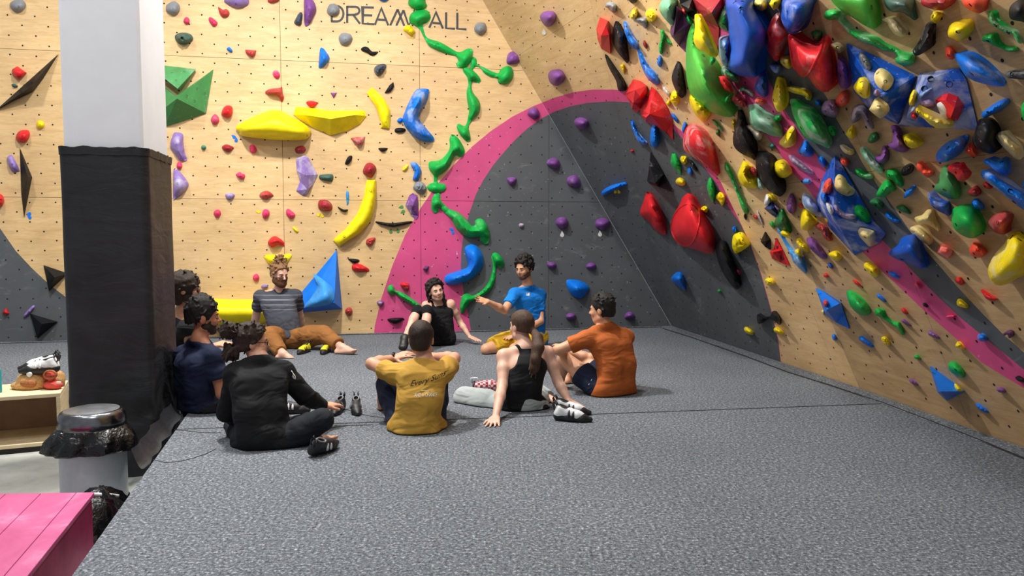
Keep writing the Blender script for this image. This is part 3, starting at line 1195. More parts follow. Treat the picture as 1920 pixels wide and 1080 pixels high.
parse('D2', '''
blue;small crescent pinch;.10;440,300 480,300 515,345 520,380 495,432 455,428 468,370 445,330;k.6
grey;cracked boulder hold;.10;458,490 475,450 500,435 540,455 560,495 545,530 515,535 480,515;n.5
purple;half-moon pinch;.13;400,620 430,545 455,528 490,545 498,600 498,700 480,727 440,690;p|k.5|i455,620,.13|b468,628
black;long thin moustache rail;.07;180,740 300,752 440,738 440,755 330,780 295,782 200,760;k.1|b305,760
green;crooked bone with flared ends;.15;735,110 755,88 800,120 840,190 842,230 820,252 790,240 770,250 730,330 680,380 645,400 637,440 650,460 690,465 705,490 670,522 600,518 560,485 580,465 610,450 612,400 580,350 575,310 590,290 640,285 680,265 725,210 738,160;k.1|b660,295 800,190
green;sloping bone with flared ends;.17;600,570 625,530 655,530 660,575 720,640 790,670 850,715 900,775 930,770 930,740 960,718 1000,745 1030,820 1028,890 1000,912 975,890 965,855 900,860 850,850 790,800 740,720 690,670 650,630 640,660 620,675 595,640;k.3|b803,768 998,850
purple;hooded knob;.14;1460,310 1475,275 1520,263 1550,280 1560,325 1530,345 1490,335;k.2|b0
purple;hooded knob;.14;1610,445 1625,405 1675,393 1705,420 1715,465 1685,485 1635,475;k.2|b0
purple;small flat-topped knob;.10;1162,415 1228,412 1228,448 1205,470 1180,465;k.2|b0
mauve;tiny round stud;.05;e1270,770,20,18;k.7
purple;hooded knob;.14;1525,750 1550,712 1595,708 1620,740 1615,775 1570,795;k.2|b0
''')
parse('E4', '''
pink;round knob;.06;e865,242,30,33;
lpurple;small wedge;.06;910,325 930,305 965,310 970,330 930,345;
brick;round jug;.08;e1700,548,34,38;n.3
pink;knob just above the mat;.06;e1298,705,20,30;
red;lumpy log edge;.09;1725,150 1740,122 1800,120 1860,150 1885,175 1860,190 1790,192 1740,180;n.3|b1800,155
byellow;wide rounded sloper volume;.35;395,520 430,438 640,440 850,442 985,480 990,600 900,655 700,665 480,660 400,610;v|k.05|b0
blue;tall pyramid volume;.32;1592,-8 1640,525 1255,558 1110,570;p|v|k.05|i1568,468,.32 1310,512,.2|r0-4 4-1 4-5 5-3|b1488,78 1380,150
lblue;horn hold on the pyramid volume;.16;1385,210 1440,240 1540,320 1565,390 1560,450 1500,490 1310,505 1360,420 1420,330 1400,270;o|k.3|b1428,372
''')
parse('E5', '''
dpurple;little shard chip;.06;515,200 545,175 570,180 560,215 545,228;p
red;swirled jug;.10;322,335 350,318 395,330 398,365 385,388 350,372;n.4
purple;small round chip;.07;122,485 145,472 180,480 178,505 155,520 130,508;k.5
black;flat-topped edge;.08;212,632 270,622 348,622 340,645 280,672 230,655;k.05
green;bone with a round end;.12;210,370 225,345 250,340 270,360 275,385 330,400 400,440 470,490 520,535 490,545 380,490 310,440 275,410 265,430 240,425 215,400;k.1|b245,385
blue;big boomerang hold;.2;875,30 900,0 950,-8 1000,30 1030,90 1035,160 1010,210 940,280 830,330 760,340 710,320 703,280 730,250 850,210 905,180 890,100;k.05|b925,120
green;curved bone with flared ends;.13;1108,90 1120,66 1150,64 1195,105 1213,150 1205,180 1180,180 1155,165 1140,200 1138,260 1125,330 1080,400 1000,450 920,490 890,540 860,583 838,575 832,520 850,440 880,418 910,425 935,440 980,420 1040,375 1090,300 1115,220 1122,150;k.1|b1045,395
purple;hooded knob;.10;1578,160 1600,142 1650,150 1660,180 1630,200 1590,192;k.2|b0
purple;hooded knob;.12;1740,605 1770,580 1815,585 1830,615 1800,638 1755,636;k.1|b0
''')
parse('C6', '''
purple;hooded knob;.14;137,235 150,200 200,187 240,205 240,240 200,275 155,262;k.1|b0
purple;hooded knob;.10;72,540 90,515 130,513 147,540 125,558 85,555;k.1|b0
purple;hooded knob;.12;350,900 370,870 405,868 428,905 395,918 360,916;k.1|b0
''')
parse('PX', '''
blue;round-bellied sloper;.2;1062,526 1075,524 1092,528 1105,539 1098,552 1088,559 1075,555 1065,542;k.05|c|b1084,541
''')
# ---- corner and right-hand wall
parse('C5', '''
blue;thin slanted plate;.12;255,965 300,920 380,885 490,862 505,885 450,915 360,960 270,1000;k.2
red;tiny stud;.04;e560,550,17,14;
blue;slim slanting tear;.10;545,240 570,260 600,340 660,420 710,470 690,490 640,480 590,400 555,310;k.4|b0
blue;teardrop hold;.12;740,440 745,350 770,285 800,300 825,430 815,490 780,515 750,490;k.1
black;glossy tall pyramid volume;.3;745,560 800,640 880,780 975,960 930,950 830,910 740,880 710,850 735,680;p|v|k.2|i790,870,.28|b0
green;leaf-shaped chip;.08;945,650 965,565 1000,590 1040,680 1045,780 1000,740 955,690;k.2|b0
yellow;crumpled chip;.07;1042,625 1060,600 1110,610 1110,660 1080,685 1050,655;n.5|b0
black;slanted glossy chip;.05;1130,640 1160,650 1210,730 1200,755 1170,720;k.4
blue;foot chip;.05;1115,740 1135,710 1160,750 1150,800 1120,775;b0
yellow;curled chip;.08;995,850 1030,815 1080,840 1095,880 1060,900 1010,880;b0
green;upright lens chip;.08;1310,900 1335,815 1370,860 1390,950 1370,1060 1340,1020 1320,960;k.1
blue;slim foot chip;.05;950,185 970,175 1010,220 1025,270 1000,260 965,220;
blue;upright foot chip;.06;1060,320 1085,258 1105,280 1100,330 1080,375 1062,350;b0
red;big shell scoop;.26;1070,500 1090,340 1140,285 1190,285 1270,340 1340,440 1400,640 1420,770 1410,800 1350,740 1280,690 1180,620 1100,560;k.45|b0
green;thin slanted blade;.05;1355,235 1400,260 1460,330 1465,355 1400,300;k.6
dgreen;foot wedge;.05;1395,370 1415,330 1432,350 1425,400;
yellow;slim vertical chip;.05;1560,240 1590,250 1580,340 1565,310;
red;folded cup with a wide mouth;.34;640,130 660,90 720,0 755,-95 800,-60 850,10 910,110 965,240 970,445 900,365 800,300 700,260 650,190;p|k.3|i735,180,.3 745,80,.22 700,215,.28|r13-15 13-8 13-6 13-14 14-3|b0
yellow;crumpled boulder;.16;1130,30 1145,-30 1170,-40 1240,30 1340,150 1330,200 1280,260 1220,220 1160,130;n.5|b1210,75
''')
parse('C4', '''
grey;arched jug;.12;290,60 310,25 360,20 400,50 400,100 380,130 350,115 335,85 300,75;b0
black;dark knob;.1;525,0 560,35 590,30 612,0 590,-30 540,-30;k.1
yellow;crumpled clump;.10;545,185 550,130 575,90 605,95 615,150 590,195;n.6|b0
grey;arched jug;.12;585,200 610,175 660,170 705,190 708,260 690,290 660,240 610,220;b0
yellow;crumpled clump;.12;695,130 720,100 760,105 800,160 795,190 745,230 705,190;n.6|b0
red;big faceted pinch;.3;240,172 318,205 352,340 345,540 250,485 215,390 203,290;p|k.1|i252,355,.28 300,250,.2 330,350,.2|r7-8 7-9 8-1 9-2 7-4 7-6|b215,340
black;pointed leaf hold;.16;395,212 430,240 480,330 505,470 518,630 470,590 400,500 362,400 365,310;k.3|b0
blue;slim spoon hold;.12;475,218 500,235 530,310 560,370 605,430 620,485 600,495 550,465 510,400 485,320;k.6|b508,380
blue;long slim spoon hold;.12;612,490 635,515 670,590 710,660 790,740 828,810 825,850 790,845 720,790 670,700 635,600;k.5|b688,690
dred;foot chip;.04;680,400 705,440 703,490 672,450;b0
green;jointed twig hold;.07;845,305 862,298 885,340 892,380 950,430 945,450 905,420 880,395 865,480 855,545 832,520 828,450 845,400;b0
blue;drop-shaped chip;.07;835,552 858,600 852,650 838,672 810,630;b0
black;pointed wing hold;.14;1015,615 1045,650 1062,720 1080,850 1090,940 1065,980 1030,960 990,890 958,800 965,730;k.1|b0
red;six-sided cup;.26;490,935 530,860 570,792 640,808 705,855 720,930 690,990 660,1030 645,1090 610,1125 560,1095 545,1030 500,960;p|k.2|i590,900,.26 640,960,.24 570,1030,.2|b0
black;slim swept fin;.10;290,540 330,590 400,690 470,790 500,860 498,905 425,905 400,810 340,700 305,620;k.1|b0
yellow;tiny crumpled chip;.05;440,655 475,640 485,690 480,740 455,690;n.4|b0
white;slim chalked chip;.06;860,840 890,870 935,930 930,975 890,930 865,890;k.9|b0
yellow;crumpled clump;.10;940,970 975,910 1025,940 1030,1000 1010,1050 960,1030;n.6|b980,970
yellow;little crumpled chip;.05;900,1025 935,1000 940,1040 920,1060;n.4|b0
lgreen;huge dished disc;.36;1165,235 1110,380 1097,600 1108,800 1150,945 1230,1035 1330,1110 1450,1158 1555,1170 1590,1120 1560,1000 1500,900 1440,790 1380,640 1280,520 1200,430 1190,300;v|k.1|c|b1272,555
''')
parse('PX', '''
red;half-cone scoop;.22;1200,401 1206,378 1213,360 1222,366 1232,382 1243,410 1248,436 1244,440 1230,432 1216,415;k.05|b0
red;big cone scoop with an open face;.32;1258,430 1262,405 1275,382 1279,372 1288,363 1298,367 1308,384 1325,415 1338,445 1338,470 1330,476 1310,470 1285,462 1265,450;k.1|b1295,392|m1259,430 1264,405 1280,386 1296,383 1309,395 1311,415 1306,440 1297,456 1284,461 1268,450
''')
parse('C6', '''
yellow;crumpled chip;.07;1010,35 1040,0 1080,30 1060,100 1035,70;n.5|b0
yellow;crumpled foot chip;.06;900,120 930,100 955,120 945,150 915,140;n.5|b0
blue;bubbly foot chip;.05;1128,260 1150,250 1165,280 1140,292;n.5|b0
blue;wedge hold;.16;688,620 735,577 770,600 785,660 785,712 740,680 700,650;k.05|b0
green;tiny wedge;.05;1020,712 1035,700 1055,720 1030,728;p|b0
black;arched bridge hold;.14;1310,885 1350,905 1400,900 1425,860 1460,880 1480,920 1475,962 1435,935 1395,915 1320,955;k.1|b0
yellow;curled jug;.07;1215,985 1235,978 1285,1015 1275,1035 1240,1025 1220,1005;b0
yellow;curled jug;.07;1430,990 1450,980 1500,1015 1495,1035 1460,1025 1435,1010;b0
black;glossy long torpedo hold;.2;1010,375 1040,347 1080,365 1110,450 1160,570 1185,670 1165,705 1120,670 1060,580 1020,480;k.1|b1163,682 1025,372
''')
# ---- top of the overhang
parse('T1', '''
dpurple;folded plum volume;.24;285,70 320,100 400,170 500,330 495,420 430,760 330,660 220,520 205,450 215,370 250,360;p|v|k.05|i250,510,.18 310,110,.14|r11-12|b408,590
pgreen;smooth egg hold;.22;45,100 80,20 130,-30 270,-30 285,60 245,365 160,310 60,180;k.3|b0
black;angular block hold;.2;330,-20 520,-20 580,150 565,260 530,270 440,190 350,60;k.2|p|i470,120,.2|b0
dred;broad wing volume;.3;520,-40 950,-40 960,100 905,400 900,560 880,740 760,520 650,260 560,120;p|v|k.15|i800,180,.3|b870,710
orange;small ring hold;.06;365,150 400,120 440,180 425,205 380,185;b0
green;small round knob;.08;430,260 450,205 500,270 520,330 495,362 450,320;b0
yellow;big tapered fin;.2;555,230 580,200 610,215 660,300 740,460 850,740 860,830 800,820 700,765 600,700 550,620 540,540 560,400;k.1|L.2|b0
green;ridged jug;.16;870,270 900,200 960,130 1020,80 1040,430 960,420 910,370;k.5|b970,345
sblue;half-round block;.24;905,560 960,520 1060,520 1070,700 1065,900 1020,960 950,900 910,740;k.6|b0
green;small arrow chip;.06;770,900 790,815 840,835 850,880 800,940;k.3|L.3|b0
''')
parse('D3', '''
dblue;huge glossy horn hold;.5;20,-30 320,-30 370,110 480,300 515,400 510,560 430,700 400,840 395,970 300,975 160,950 60,890 30,860 60,600 35,300;k.05|b118,25 222,15 180,130 205,105
yellow;scooped jug;.12;345,50 390,-15 500,-5 525,60 490,130 430,135 370,100;k.5
yellow;wedge jug;.12;555,50 590,-20 700,-15 690,40 610,130;p|k.3
red;rugged leaf hold;.16;680,155 705,250 720,330 795,420 760,540 700,680 645,775 560,680 515,560 535,360 600,220;k.5|b568,430
dblue;long rounded fin;.28;760,-30 1120,-30 1110,60 1050,220 980,340 920,410 820,425 760,370 710,250 712,140;k.5|b785,150
red;big pointed bowl;.34;810,445 850,460 930,510 1030,555 1190,555 1245,462 1290,490 1330,640 1365,860 1365,1060 1330,1140 1240,1165 1140,1100 1040,965 960,970 880,880 840,740 815,560;k.3|v|b0|m812,450 850,465 930,515 1030,558 1190,558 1235,470 1215,600 1160,740 1090,880 1010,960 950,965 880,880 842,740 818,560
dgreen;three-cornered cup;.12;1082,410 1120,395 1215,405 1210,470 1180,525 1130,505 1095,450;k.1|b1118,475
cream;chalky scooped jug;.12;1335,570 1370,550 1450,560 1490,610 1460,670 1390,650;k.7
purple;long pointed leaf;.14;1400,880 1430,720 1450,710 1510,770 1555,860 1562,1000 1555,1080 1530,1130 1470,1115 1430,1040;k.3|b1462,950
yellow;round chalky pocket;.12;695,770 720,715 800,710 840,770 820,860 780,865 710,810;k.5|b745,798
blue;chalky foot block;.08;565,820 680,815 700,870 660,930 600,900;k.8
''')
parse('T2', '''
dgreen;shaded half-round jug;.16;380,20 400,-60 480,-60 600,30 760,110 770,290 640,280 500,220 410,130;k.4|L.03|b0
red;angular wedge;.12;330,160 400,150 480,220 590,380 640,530 560,500 440,450 370,330;p|k.2|L.12|b0
brick;eroded chunky jug;.14;630,640 690,560 800,570 960,780 900,850 760,830 680,800 620,700;n.5|k.5|b660,680
pgreen;slim chalky edge;.06;800,440 880,370 930,420 1110,520 1110,600 1070,610 900,490 800,510;k.7|b0
dblue;crescent fin;.14;1340,50 1390,40 1410,120 1390,600 1290,600 1190,520 1140,430 1150,370 1200,220 1260,110;k.4|b0
orange;curled pocket;.08;1140,700 1180,640 1240,640 1370,700 1380,760 1300,800 1190,780;k.4|b1185,745
yellow;tall tapered pillar hold;.18;1640,190 1700,175 1770,220 1830,440 1850,600 1840,760 1780,900 1700,960 1620,900 1545,700 1540,600 1580,400;k.2|b1568,690 1650,385
green;slim ribbed chip;.06;430,740 550,580 580,600 480,810;k.5|L.14|b0
''')
parse('PX', '''
lgreen;broad disc hold;.2;1556,-20 1558,0 1575,18 1600,34 1625,50 1640,54 1646,45 1647,25 1642,0 1638,-20;k.1|b1634,14
green;long bone with a bulb end;.13;1545,30 1548,22 1557,18 1573,19 1576,27 1572,34 1582,46 1597,58 1619,65 1640,72 1658,84 1678,92 1690,99 1704,101 1715,103 1716,113 1710,121 1696,124 1681,118 1678,110 1683,104 1670,96 1655,95 1640,87 1619,80 1597,67 1582,52 1567,36 1558,38 1550,36;k.4|b0
dblue;broad kite volume;.3;1586,80 1640,104 1718,142 1716,152 1684,233 1655,221 1626,201 1600,170;p|v|k.6|i1652,182,.28|r8-0 8-2 8-4|b0
dblue;four-sided panel volume;.26;1722,142 1725,137 1797,127 1807,142 1812,150 1833,237 1831,244 1684,236 1696,210;p|v|k.7|i1714,204,.22 1740,150,.14|r9-10 9-5 9-7 9-0|b1733,166 1745,148 1780,158
''')
parse('D4', '''
slategreen;dark swept horn hold;.18;120,20 150,-25 470,-25 490,130 515,260 420,200 330,150 230,155 150,100;k.3|b0
dred;broad lumpy hold;.16;590,50 640,-30 1000,-30 1005,30 930,90 850,130 700,110;n.3|b0
orange;chunky two-part jug;.14;1115,40 1140,-30 1410,-30 1425,40 1370,150 1290,165 1180,110;n.3|b1212,62
yellow;small block;.09;705,210 740,150 780,138 855,160 860,190 790,270 765,295 705,260;p|k.2|b738,208
cream;drooping chalky jug;.14;95,250 130,230 210,225 290,270 340,340 405,390 400,440 340,465 250,430 180,340 160,290;k.6|b0
black;chalked rhombus pinch;.13;640,330 680,285 720,280 758,310 740,430 720,580 640,650 540,705 480,650 560,520;k.6|b588,530
yellow;round cup with a bolt;.16;925,390 960,310 1040,270 1130,260 1200,240 1240,290 1235,380 1150,460 1080,525 990,490 935,460;k.3|b1055,400
orange;small round knob;.08;890,640 920,590 960,590 1015,650 1000,740 950,755 900,730;b938,702
blue;long leaf with a chalked edge;.16;1005,690 1060,672 1190,690 1350,770 1520,900 1630,1020 1648,1065 1620,1092 1500,1088 1350,1053 1250,1020 1150,960 1080,850 1030,760;k.5|b1225,932
green;curved arc with pale chalk;.08;1430,160 1470,135 1510,170 1520,240 1600,310 1700,370 1790,390 1840,450 1868,530 1850,555 1800,530 1740,440 1660,420 1560,360 1480,310 1440,240;k.6|b1530,320 1690,412
green;slim wavy rail;.08;1355,490 1390,440 1480,425 1520,440 1540,520 1600,570 1660,595 1780,595 1815,620 1800,650 1700,660 1600,610 1500,575 1420,530 1370,525;k.2|b1440,520
black;blunt block;.16;1700,130 1740,50 1840,-15 1900,-15 1960,60 1950,290 1850,270 1720,240;k.1|b0
black;flat bar with a chalked top;.08;1635,930 1680,905 1890,880 1960,880 1950,1010 1850,1005 1690,990;p|k.6|b1735,940
''')
parse('D6', '''
green;rounded edge hold;.14;1850,380 1880,280 1920,240 1970,300 1960,540 1890,530;k.3|b0
blue;slim torpedo;.12;1345,440 1400,380 1560,270 1660,235 1700,250 1700,300 1600,380 1450,460 1380,480;k.2|b1438,410
black;big egg-shaped block;.18;1315,510 1390,490 1480,520 1545,600 1560,680 1540,750 1565,840 1520,920 1420,930 1300,880 1235,770 1270,650;k.2|b0
cream;chalky drooping horn;.14;1530,720 1580,660 1640,660 1720,740 1830,830 1860,930 1850,1000 1790,1000 1700,920 1600,820;k.6|b0
orange;crumpled knob;.09;1145,890 1200,800 1240,830 1290,900 1280,970 1210,960 1160,920;n.6|b0
blue;wide oval sloper;.14;775,990 800,900 900,800 1050,720 1160,695 1185,730 1150,830 1050,950 930,1030 820,1040;k.4|b928,862
purple;anvil-shaped hook;.12;205,590 235,575 290,600 330,700 370,790 420,870 390,915 300,910 200,860 160,810 220,790 230,700;k.2|b240,645
yellow;cut-out block;.12;350,730 380,690 460,685 550,740 610,790 580,830 490,865 400,830;k.3|b395,778
purple;curved claw;.10;0,970 80,950 95,850 130,840 175,920 160,1020 100,1070 30,1040;k.1|b0
''')
parse('PX', '''
cream;pale oval on the kite volume;.09;1640,138 1649,128 1660,130 1670,138 1676,148 1672,160 1662,170 1650,166 1640,152;o|k.4|b1646,137 1660,153
''')
parse('D3', '''
dgrey;chalked oval on the kite volume;.07;1690,700 1730,655 1800,730 1855,830 1830,880 1790,880 1710,780;o|k.5
''')
parse('D5', '''
yellow;rounded block on the kite volume;.10;1620,100 1660,20 1700,-30 1760,-20 1810,60 1800,200 1770,235 1700,200;o|k.2|b1722,25 1718,170
''')
parse('D6', '''
cream;square block on the kite volume;.14;-75,375 0,242 22,246 150,330 162,390 140,450 70,490 0,440;p|o|k.4|b52,332
mauve;little stub on the kite volume;.06;0,130 30,120 48,170 25,205 -15,180;o|k.3|b0
yellow;slim leaf on the panel volume;.05;490,125 515,140 505,230 470,310 440,320 430,260 450,190;o|k.3|b0
sblue;chalked slot on the panel volume;.04;575,240 600,160 710,100 730,120 650,190;o|k.5|b0
mauve;hooked jug on the panel volume;.10;570,310 600,270 680,240 740,270 770,330 700,360 620,370;o|k.5|b0
red;faceted cup on the panel volume;.2;765,250 850,195 930,165 1050,205 1130,310 1100,420 1045,515 900,495 850,470 810,380;p|o|k.2|i900,260,.12 1010,350,.18 960,480,.12|b825,322
white;chalked scoop face of the faceted cup;.03;790,300 900,265 985,320 1000,400 960,470 900,490 850,465 815,390;o|k.9|L.05|b0
yellow;long slanting ledge on the panel volume;.12;515,375 570,380 800,480 960,550 995,585 960,610 780,610 720,580 620,490 550,440;o|k.4|b548,415 738,588
red;small cube on the panel volume;.06;455,440 500,430 540,480 510,510 470,480;p|o|k.2|b0
''')
# ---- overhang, middle band
parse('D5', '''
black;grey-black beaked hold;.2;165,370 215,440 250,570 330,700 385,840 380,1010 330,990 200,930 115,850 95,750 120,600 150,500;k.2|b268,775
pgreen;wide fish-shaped jug;.2;290,340 320,310 420,360 480,410 560,440 640,510 700,600 720,690 710,720 600,710 480,660 370,620 310,540 300,430;k.5|b548,490
green;small pocket;.06;615,480 640,440 690,430 720,470 690,520 650,530;k.4
yellow;kite-shaped pinch;.13;680,790 760,680 840,580 880,620 880,770 860,830 770,860 720,835;k.5|b828,668 775,758
green;huge split lens hold;.22;820,250 880,270 960,310 1080,370 1160,450 1240,580 1310,730 1315,860 1200,820 1080,770 980,680 900,540 850,420;k.5|b958,605
yellow;long bar edge;.09;778,90 850,88 980,110 1070,140 1095,190 1080,250 1030,250 990,200 860,165 790,130;k.5|b1008,200
mauve;rugged rock hold;.12;1215,370 1250,280 1330,248 1390,260 1430,370 1390,470 1300,460 1240,430;n.4|k.6|b1280,390
orange;ring-shaped pocket;.10;1395,270 1430,190 1500,130 1555,150 1560,230 1530,310 1460,335 1410,310;k.4|b1470,262
dpurple;two-legged hook;.12;1590,520 1600,400 1640,330 1720,310 1790,360 1820,450 1855,590 1845,635 1790,590 1740,490 1700,430 1680,490 1620,550;k.4|b0
blue;foot stub;.06;1130,270 1160,250 1200,270 1210,320 1170,330;k.3|b0
green;oval ring pocket;.07;1300,610 1330,580 1380,610 1405,660 1380,705 1330,690;k.3
yellow;three-cornered chip;.09;1520,690 1560,620 1610,570 1635,630 1625,720 1600,745 1550,720;p|k.2|b1580,640
dgreen;rounded pocket;.09;1800,760 1840,680 1890,660 1920,680 1940,740 1890,790 1830,800;k.3|b1862,725
cream;slim chalked edge;.07;1450,825 1490,830 1570,870 1620,890 1630,930 1590,950 1520,930 1470,880;k.7|b0
blue;horned wedge;.12;915,890 960,830 1000,765 1040,800 1080,880 1105,940 1060,980 990,960 940,930;k.4|b950,930
cream;curled chalky tongue;.10;265,600 290,575 400,630 470,660 450,750 390,760 330,660;k.7|b0
teal;tiny foot chip;.04;550,830 580,800 630,830 620,865 570,865;k.2|b0
''')
parse('D7', '''
green;long slim blade;.10;0,95 30,140 70,230 130,380 190,520 250,620 285,720 280,750 240,740 190,640 150,520 90,380 40,260 -10,180;k.5|b0
black;tiny slit chip;.03;235,760 255,740 265,800 258,830 235,790;b0
red;tiny chip;.05;355,775 385,765 405,800 375,820;b0
mauve;slim chalked slit chip;.03;395,710 415,720 465,840 480,890 455,870 410,780;k.8|b0
yellow;open-mouthed claw;.15;160,240 200,140 230,80 300,130 330,160 310,190 285,230 300,290 370,310 395,360 390,420 330,430 230,400 170,320;k.2|b252,155 322,345
dred;boxed chip;.08;305,200 330,155 390,190 405,290 350,260;p|k.2|b0
black;long glossy dark slug;.2;385,150 390,10 430,-50 560,-10 625,60 650,130 690,280 740,360 740,480 700,530 640,510 550,460 480,370 420,260;k.2|b0
yellow;round two-bolt sloper;.15;597,200 620,110 690,65 760,90 830,190 825,250 740,295 650,270;k.3|L.03|b722,112 705,188
teal;half-hidden chip;.08;410,270 500,420 420,440 398,340;k.4|b0
purple;upright oval;.09;775,650 790,560 830,490 870,540 890,620 880,700 840,748 790,710;k.2
sblue;chalked leaf;.13;970,560 985,490 1060,530 1150,620 1220,760 1200,788 1120,760 1020,690 980,630;k.7|b0
red;round stub;.05;925,650 950,620 985,640 990,665 950,670;k.1|b0
yellow;horned jug;.14;955,800 975,700 1020,695 1090,770 1165,860 1100,890 1040,960 960,930;k.2|b0
white;small pale box;.09;490,640 488,560 520,490 560,520 580,590 540,650;p|k.5|b0
navy;dark wedge volume;.16;490,680 590,600 650,650 655,760 640,795 560,740;p|k.1|i580,690,.14|b0
mauve;short stub;.06;590,610 640,640 690,690 680,720 640,690;k.3|b0
yellow;pale cap;.09;520,490 580,500 650,570 590,580 540,540;k.4|b0
dgreen;tall horned wedge;.15;620,850 700,690 730,720 780,840 820,950 820,1000 750,970 640,910;k.1|b0
green;little bud;.06;555,870 580,840 610,870 625,910 610,940 570,900;b0
mauve;long pale leaf on the pink stripe;.08;800,10 850,20 950,90 1080,190 1120,245 1040,230 920,170 830,90;k.7|b0
lblue;small slanted block;.07;975,330 1000,305 1060,310 1100,345 1050,375 985,365;p|k.6|b0
blue;round knob;.07;1165,60 1200,20 1250,50 1270,130 1240,155 1190,110;k.3|b1205,72
''')
parse('PX', '''
dblue;towering pyramid volume;.36;1566,291 1580,312 1640,418 1661,439 1648,455 1603,479 1583,458 1556,428 1537,395 1530,375 1540,340 1552,312;p|v|k.5|i1563,404,.34|r12-0 12-3 12-5 12-9|b1577,318 1562,310
''')
parse('D7', '''
orange;pitted pocket on the towering pyramid;.06;1235,440 1260,350 1320,295 1340,350 1335,440 1300,500 1240,470;o|k.3|b1258,412
cream;big kidney hold on the towering pyramid;.10;1385,380 1410,265 1460,250 1520,300 1560,370 1640,440 1620,500 1560,520 1470,490 1400,440;o|k.4|b1440,310 1560,478
mauve;worm-shaped rail on the towering pyramid;.07;1375,650 1400,630 1450,690 1520,740 1640,760 1650,800 1600,820 1500,800 1410,730;o|k.6|b0
green;round dish on the towering pyramid;.06;1635,690 1660,640 1740,650 1820,740 1840,830 1790,860 1700,810 1645,760;o|k.1|b1730,745
blue;small bulb on the towering pyramid;.06;1205,520 1230,475 1270,490 1285,560 1255,615 1215,570;o|k.3|b0
white;chalked lump on the towering pyramid;.05;1275,600 1330,640 1360,710 1340,760 1290,690;o|k.9|b0
orange;round ring pocket;.08;1455,70 1480,40 1540,60 1560,110 1540,145 1480,130;k.3|b1500,92
green;crescent with pale chalk;.09;1640,190 1680,190 1750,240 1830,240 1870,275 1850,310 1740,300 1670,250;k.5|b0
yellow;three-cornered pinch;.09;1240,700 1270,690 1340,780 1400,880 1390,905 1320,880 1260,830;k.2|b1300,800
lblue;chalked chip;.05;1310,900 1350,900 1410,940 1390,960 1330,940;k.7|b0
brick;gnarled root jug;.12;1130,890 1180,880 1270,910 1300,970 1330,1050 1350,1090 1300,1090 1240,1040 1220,980 1150,930;n.4|k.4|b0
''')
parse('E1', '''
cream;open chalky cup under the towering pyramid;.15;1680,20 1720,0 1850,30 1890,60 1890,180 1830,220 1770,170 1700,90;o|k.5|b1770,100
''')
parse('PX', '''
pgreen;long pale feather;.10;1612,279 1618,275 1626,283 1640,298 1652,310 1654,325 1640,320 1625,305 1615,292;k.7|b0
cream;chalky ledge jug;.12;1706,429 1714,424 1724,427 1735,434 1745,445 1747,455 1740,459 1728,452 1718,442;k.5|b1720,445
''')
parse('D8', '''
blue;three-lobed horn;.14;1375,90 1400,60 1480,65 1540,80 1620,35 1690,50 1705,120 1690,240 1650,270 1560,230 1480,170;k.3|b1608,92
black;small two-bolt block;.08;335,210 370,150 450,108 490,140 490,190 450,240 380,270 345,255;k.2|b380,198 435,165
orange;crumpled wedge;.10;535,180 540,95 600,120 660,180 750,215 720,270 660,290 580,220;n.4|k.3|b0
olive;flat trapezoid plate;.10;755,440 800,330 850,180 890,135 940,140 1020,260 1070,380 1075,500 1040,560 960,560 860,520;R.5|k.3|b885,445
red;crumpled jug over the trapezoid plate;.12;920,170 970,115 1060,120 1100,100 1150,170 1215,230 1180,300 1130,335 1060,330 1010,260 940,210;L.08|n.4|k.3|b1025,222
dred;half-round knob;.10;1175,480 1220,430 1270,398 1330,440 1335,490 1290,530 1220,525;k.2|b0
red;small round knob;.07;1370,390 1395,345 1430,350 1480,400 1470,435 1420,430;b1395,402
blue;long bar with a chalked edge;.16;1345,250 1365,205 1430,205 1500,240 1700,370 1890,490 1980,560 1980,740 1890,700 1750,600 1550,440 1400,330;k.5|b1715,460 1765,600
blue;cut-off knob;.08;1870,370 1890,340 1940,340 1940,430 1885,420;b0
green;flared leaf;.12;135,260 150,210 200,185 270,200 330,290 350,380 330,415 280,380 220,310 150,290;k.3|b185,258
green;stubby trumpet;.14;20,500 110,340 150,315 200,330 250,400 250,460 180,475 110,540 60,530;k.3|b110,455
dgreen;rounded half-disc;.09;-70,600 0,545 50,560 100,610 100,670 50,685 -10,650;k.2|b15,638
blue;slim leaf chip;.08;370,540 390,470 470,400 515,385 510,430 450,510 390,550;k.2|b0
dgreen;thin slanted edge;.06;272,665 310,640 370,650 430,710 455,755 400,745 310,700;k.1|b0
blue;slim crescent on the grey stripe;.06;130,750 160,735 230,790 310,830 320,860 220,850 150,790;k.2|b0
dblue;swooping horn jug;.15;670,490 700,490 760,550 840,590 920,600 945,640 950,770 900,760 800,710 720,650 685,570;k.5|b750,662
blue;oval pocket;.08;1220,610 1250,565 1310,580 1375,640 1380,690 1320,705 1240,660;k.2|b1240,632
green;big ball hold;.24;975,770 990,690 1060,655 1200,660 1300,730 1370,850 1370,950 1300,1040 1190,1055 1060,990 985,900;k.1|b1032,885
brick;saddle-shaped jug;.16;1440,870 1470,800 1560,740 1690,725 1745,770 1720,850 1680,920 1660,1005 1560,1000 1470,940;k.2|b1555,862
cream;chalky saddle;.13;505,800 600,760 660,700 700,690 735,720 750,830 800,920 805,970 750,930 650,880 560,880;k.5|b0
''')
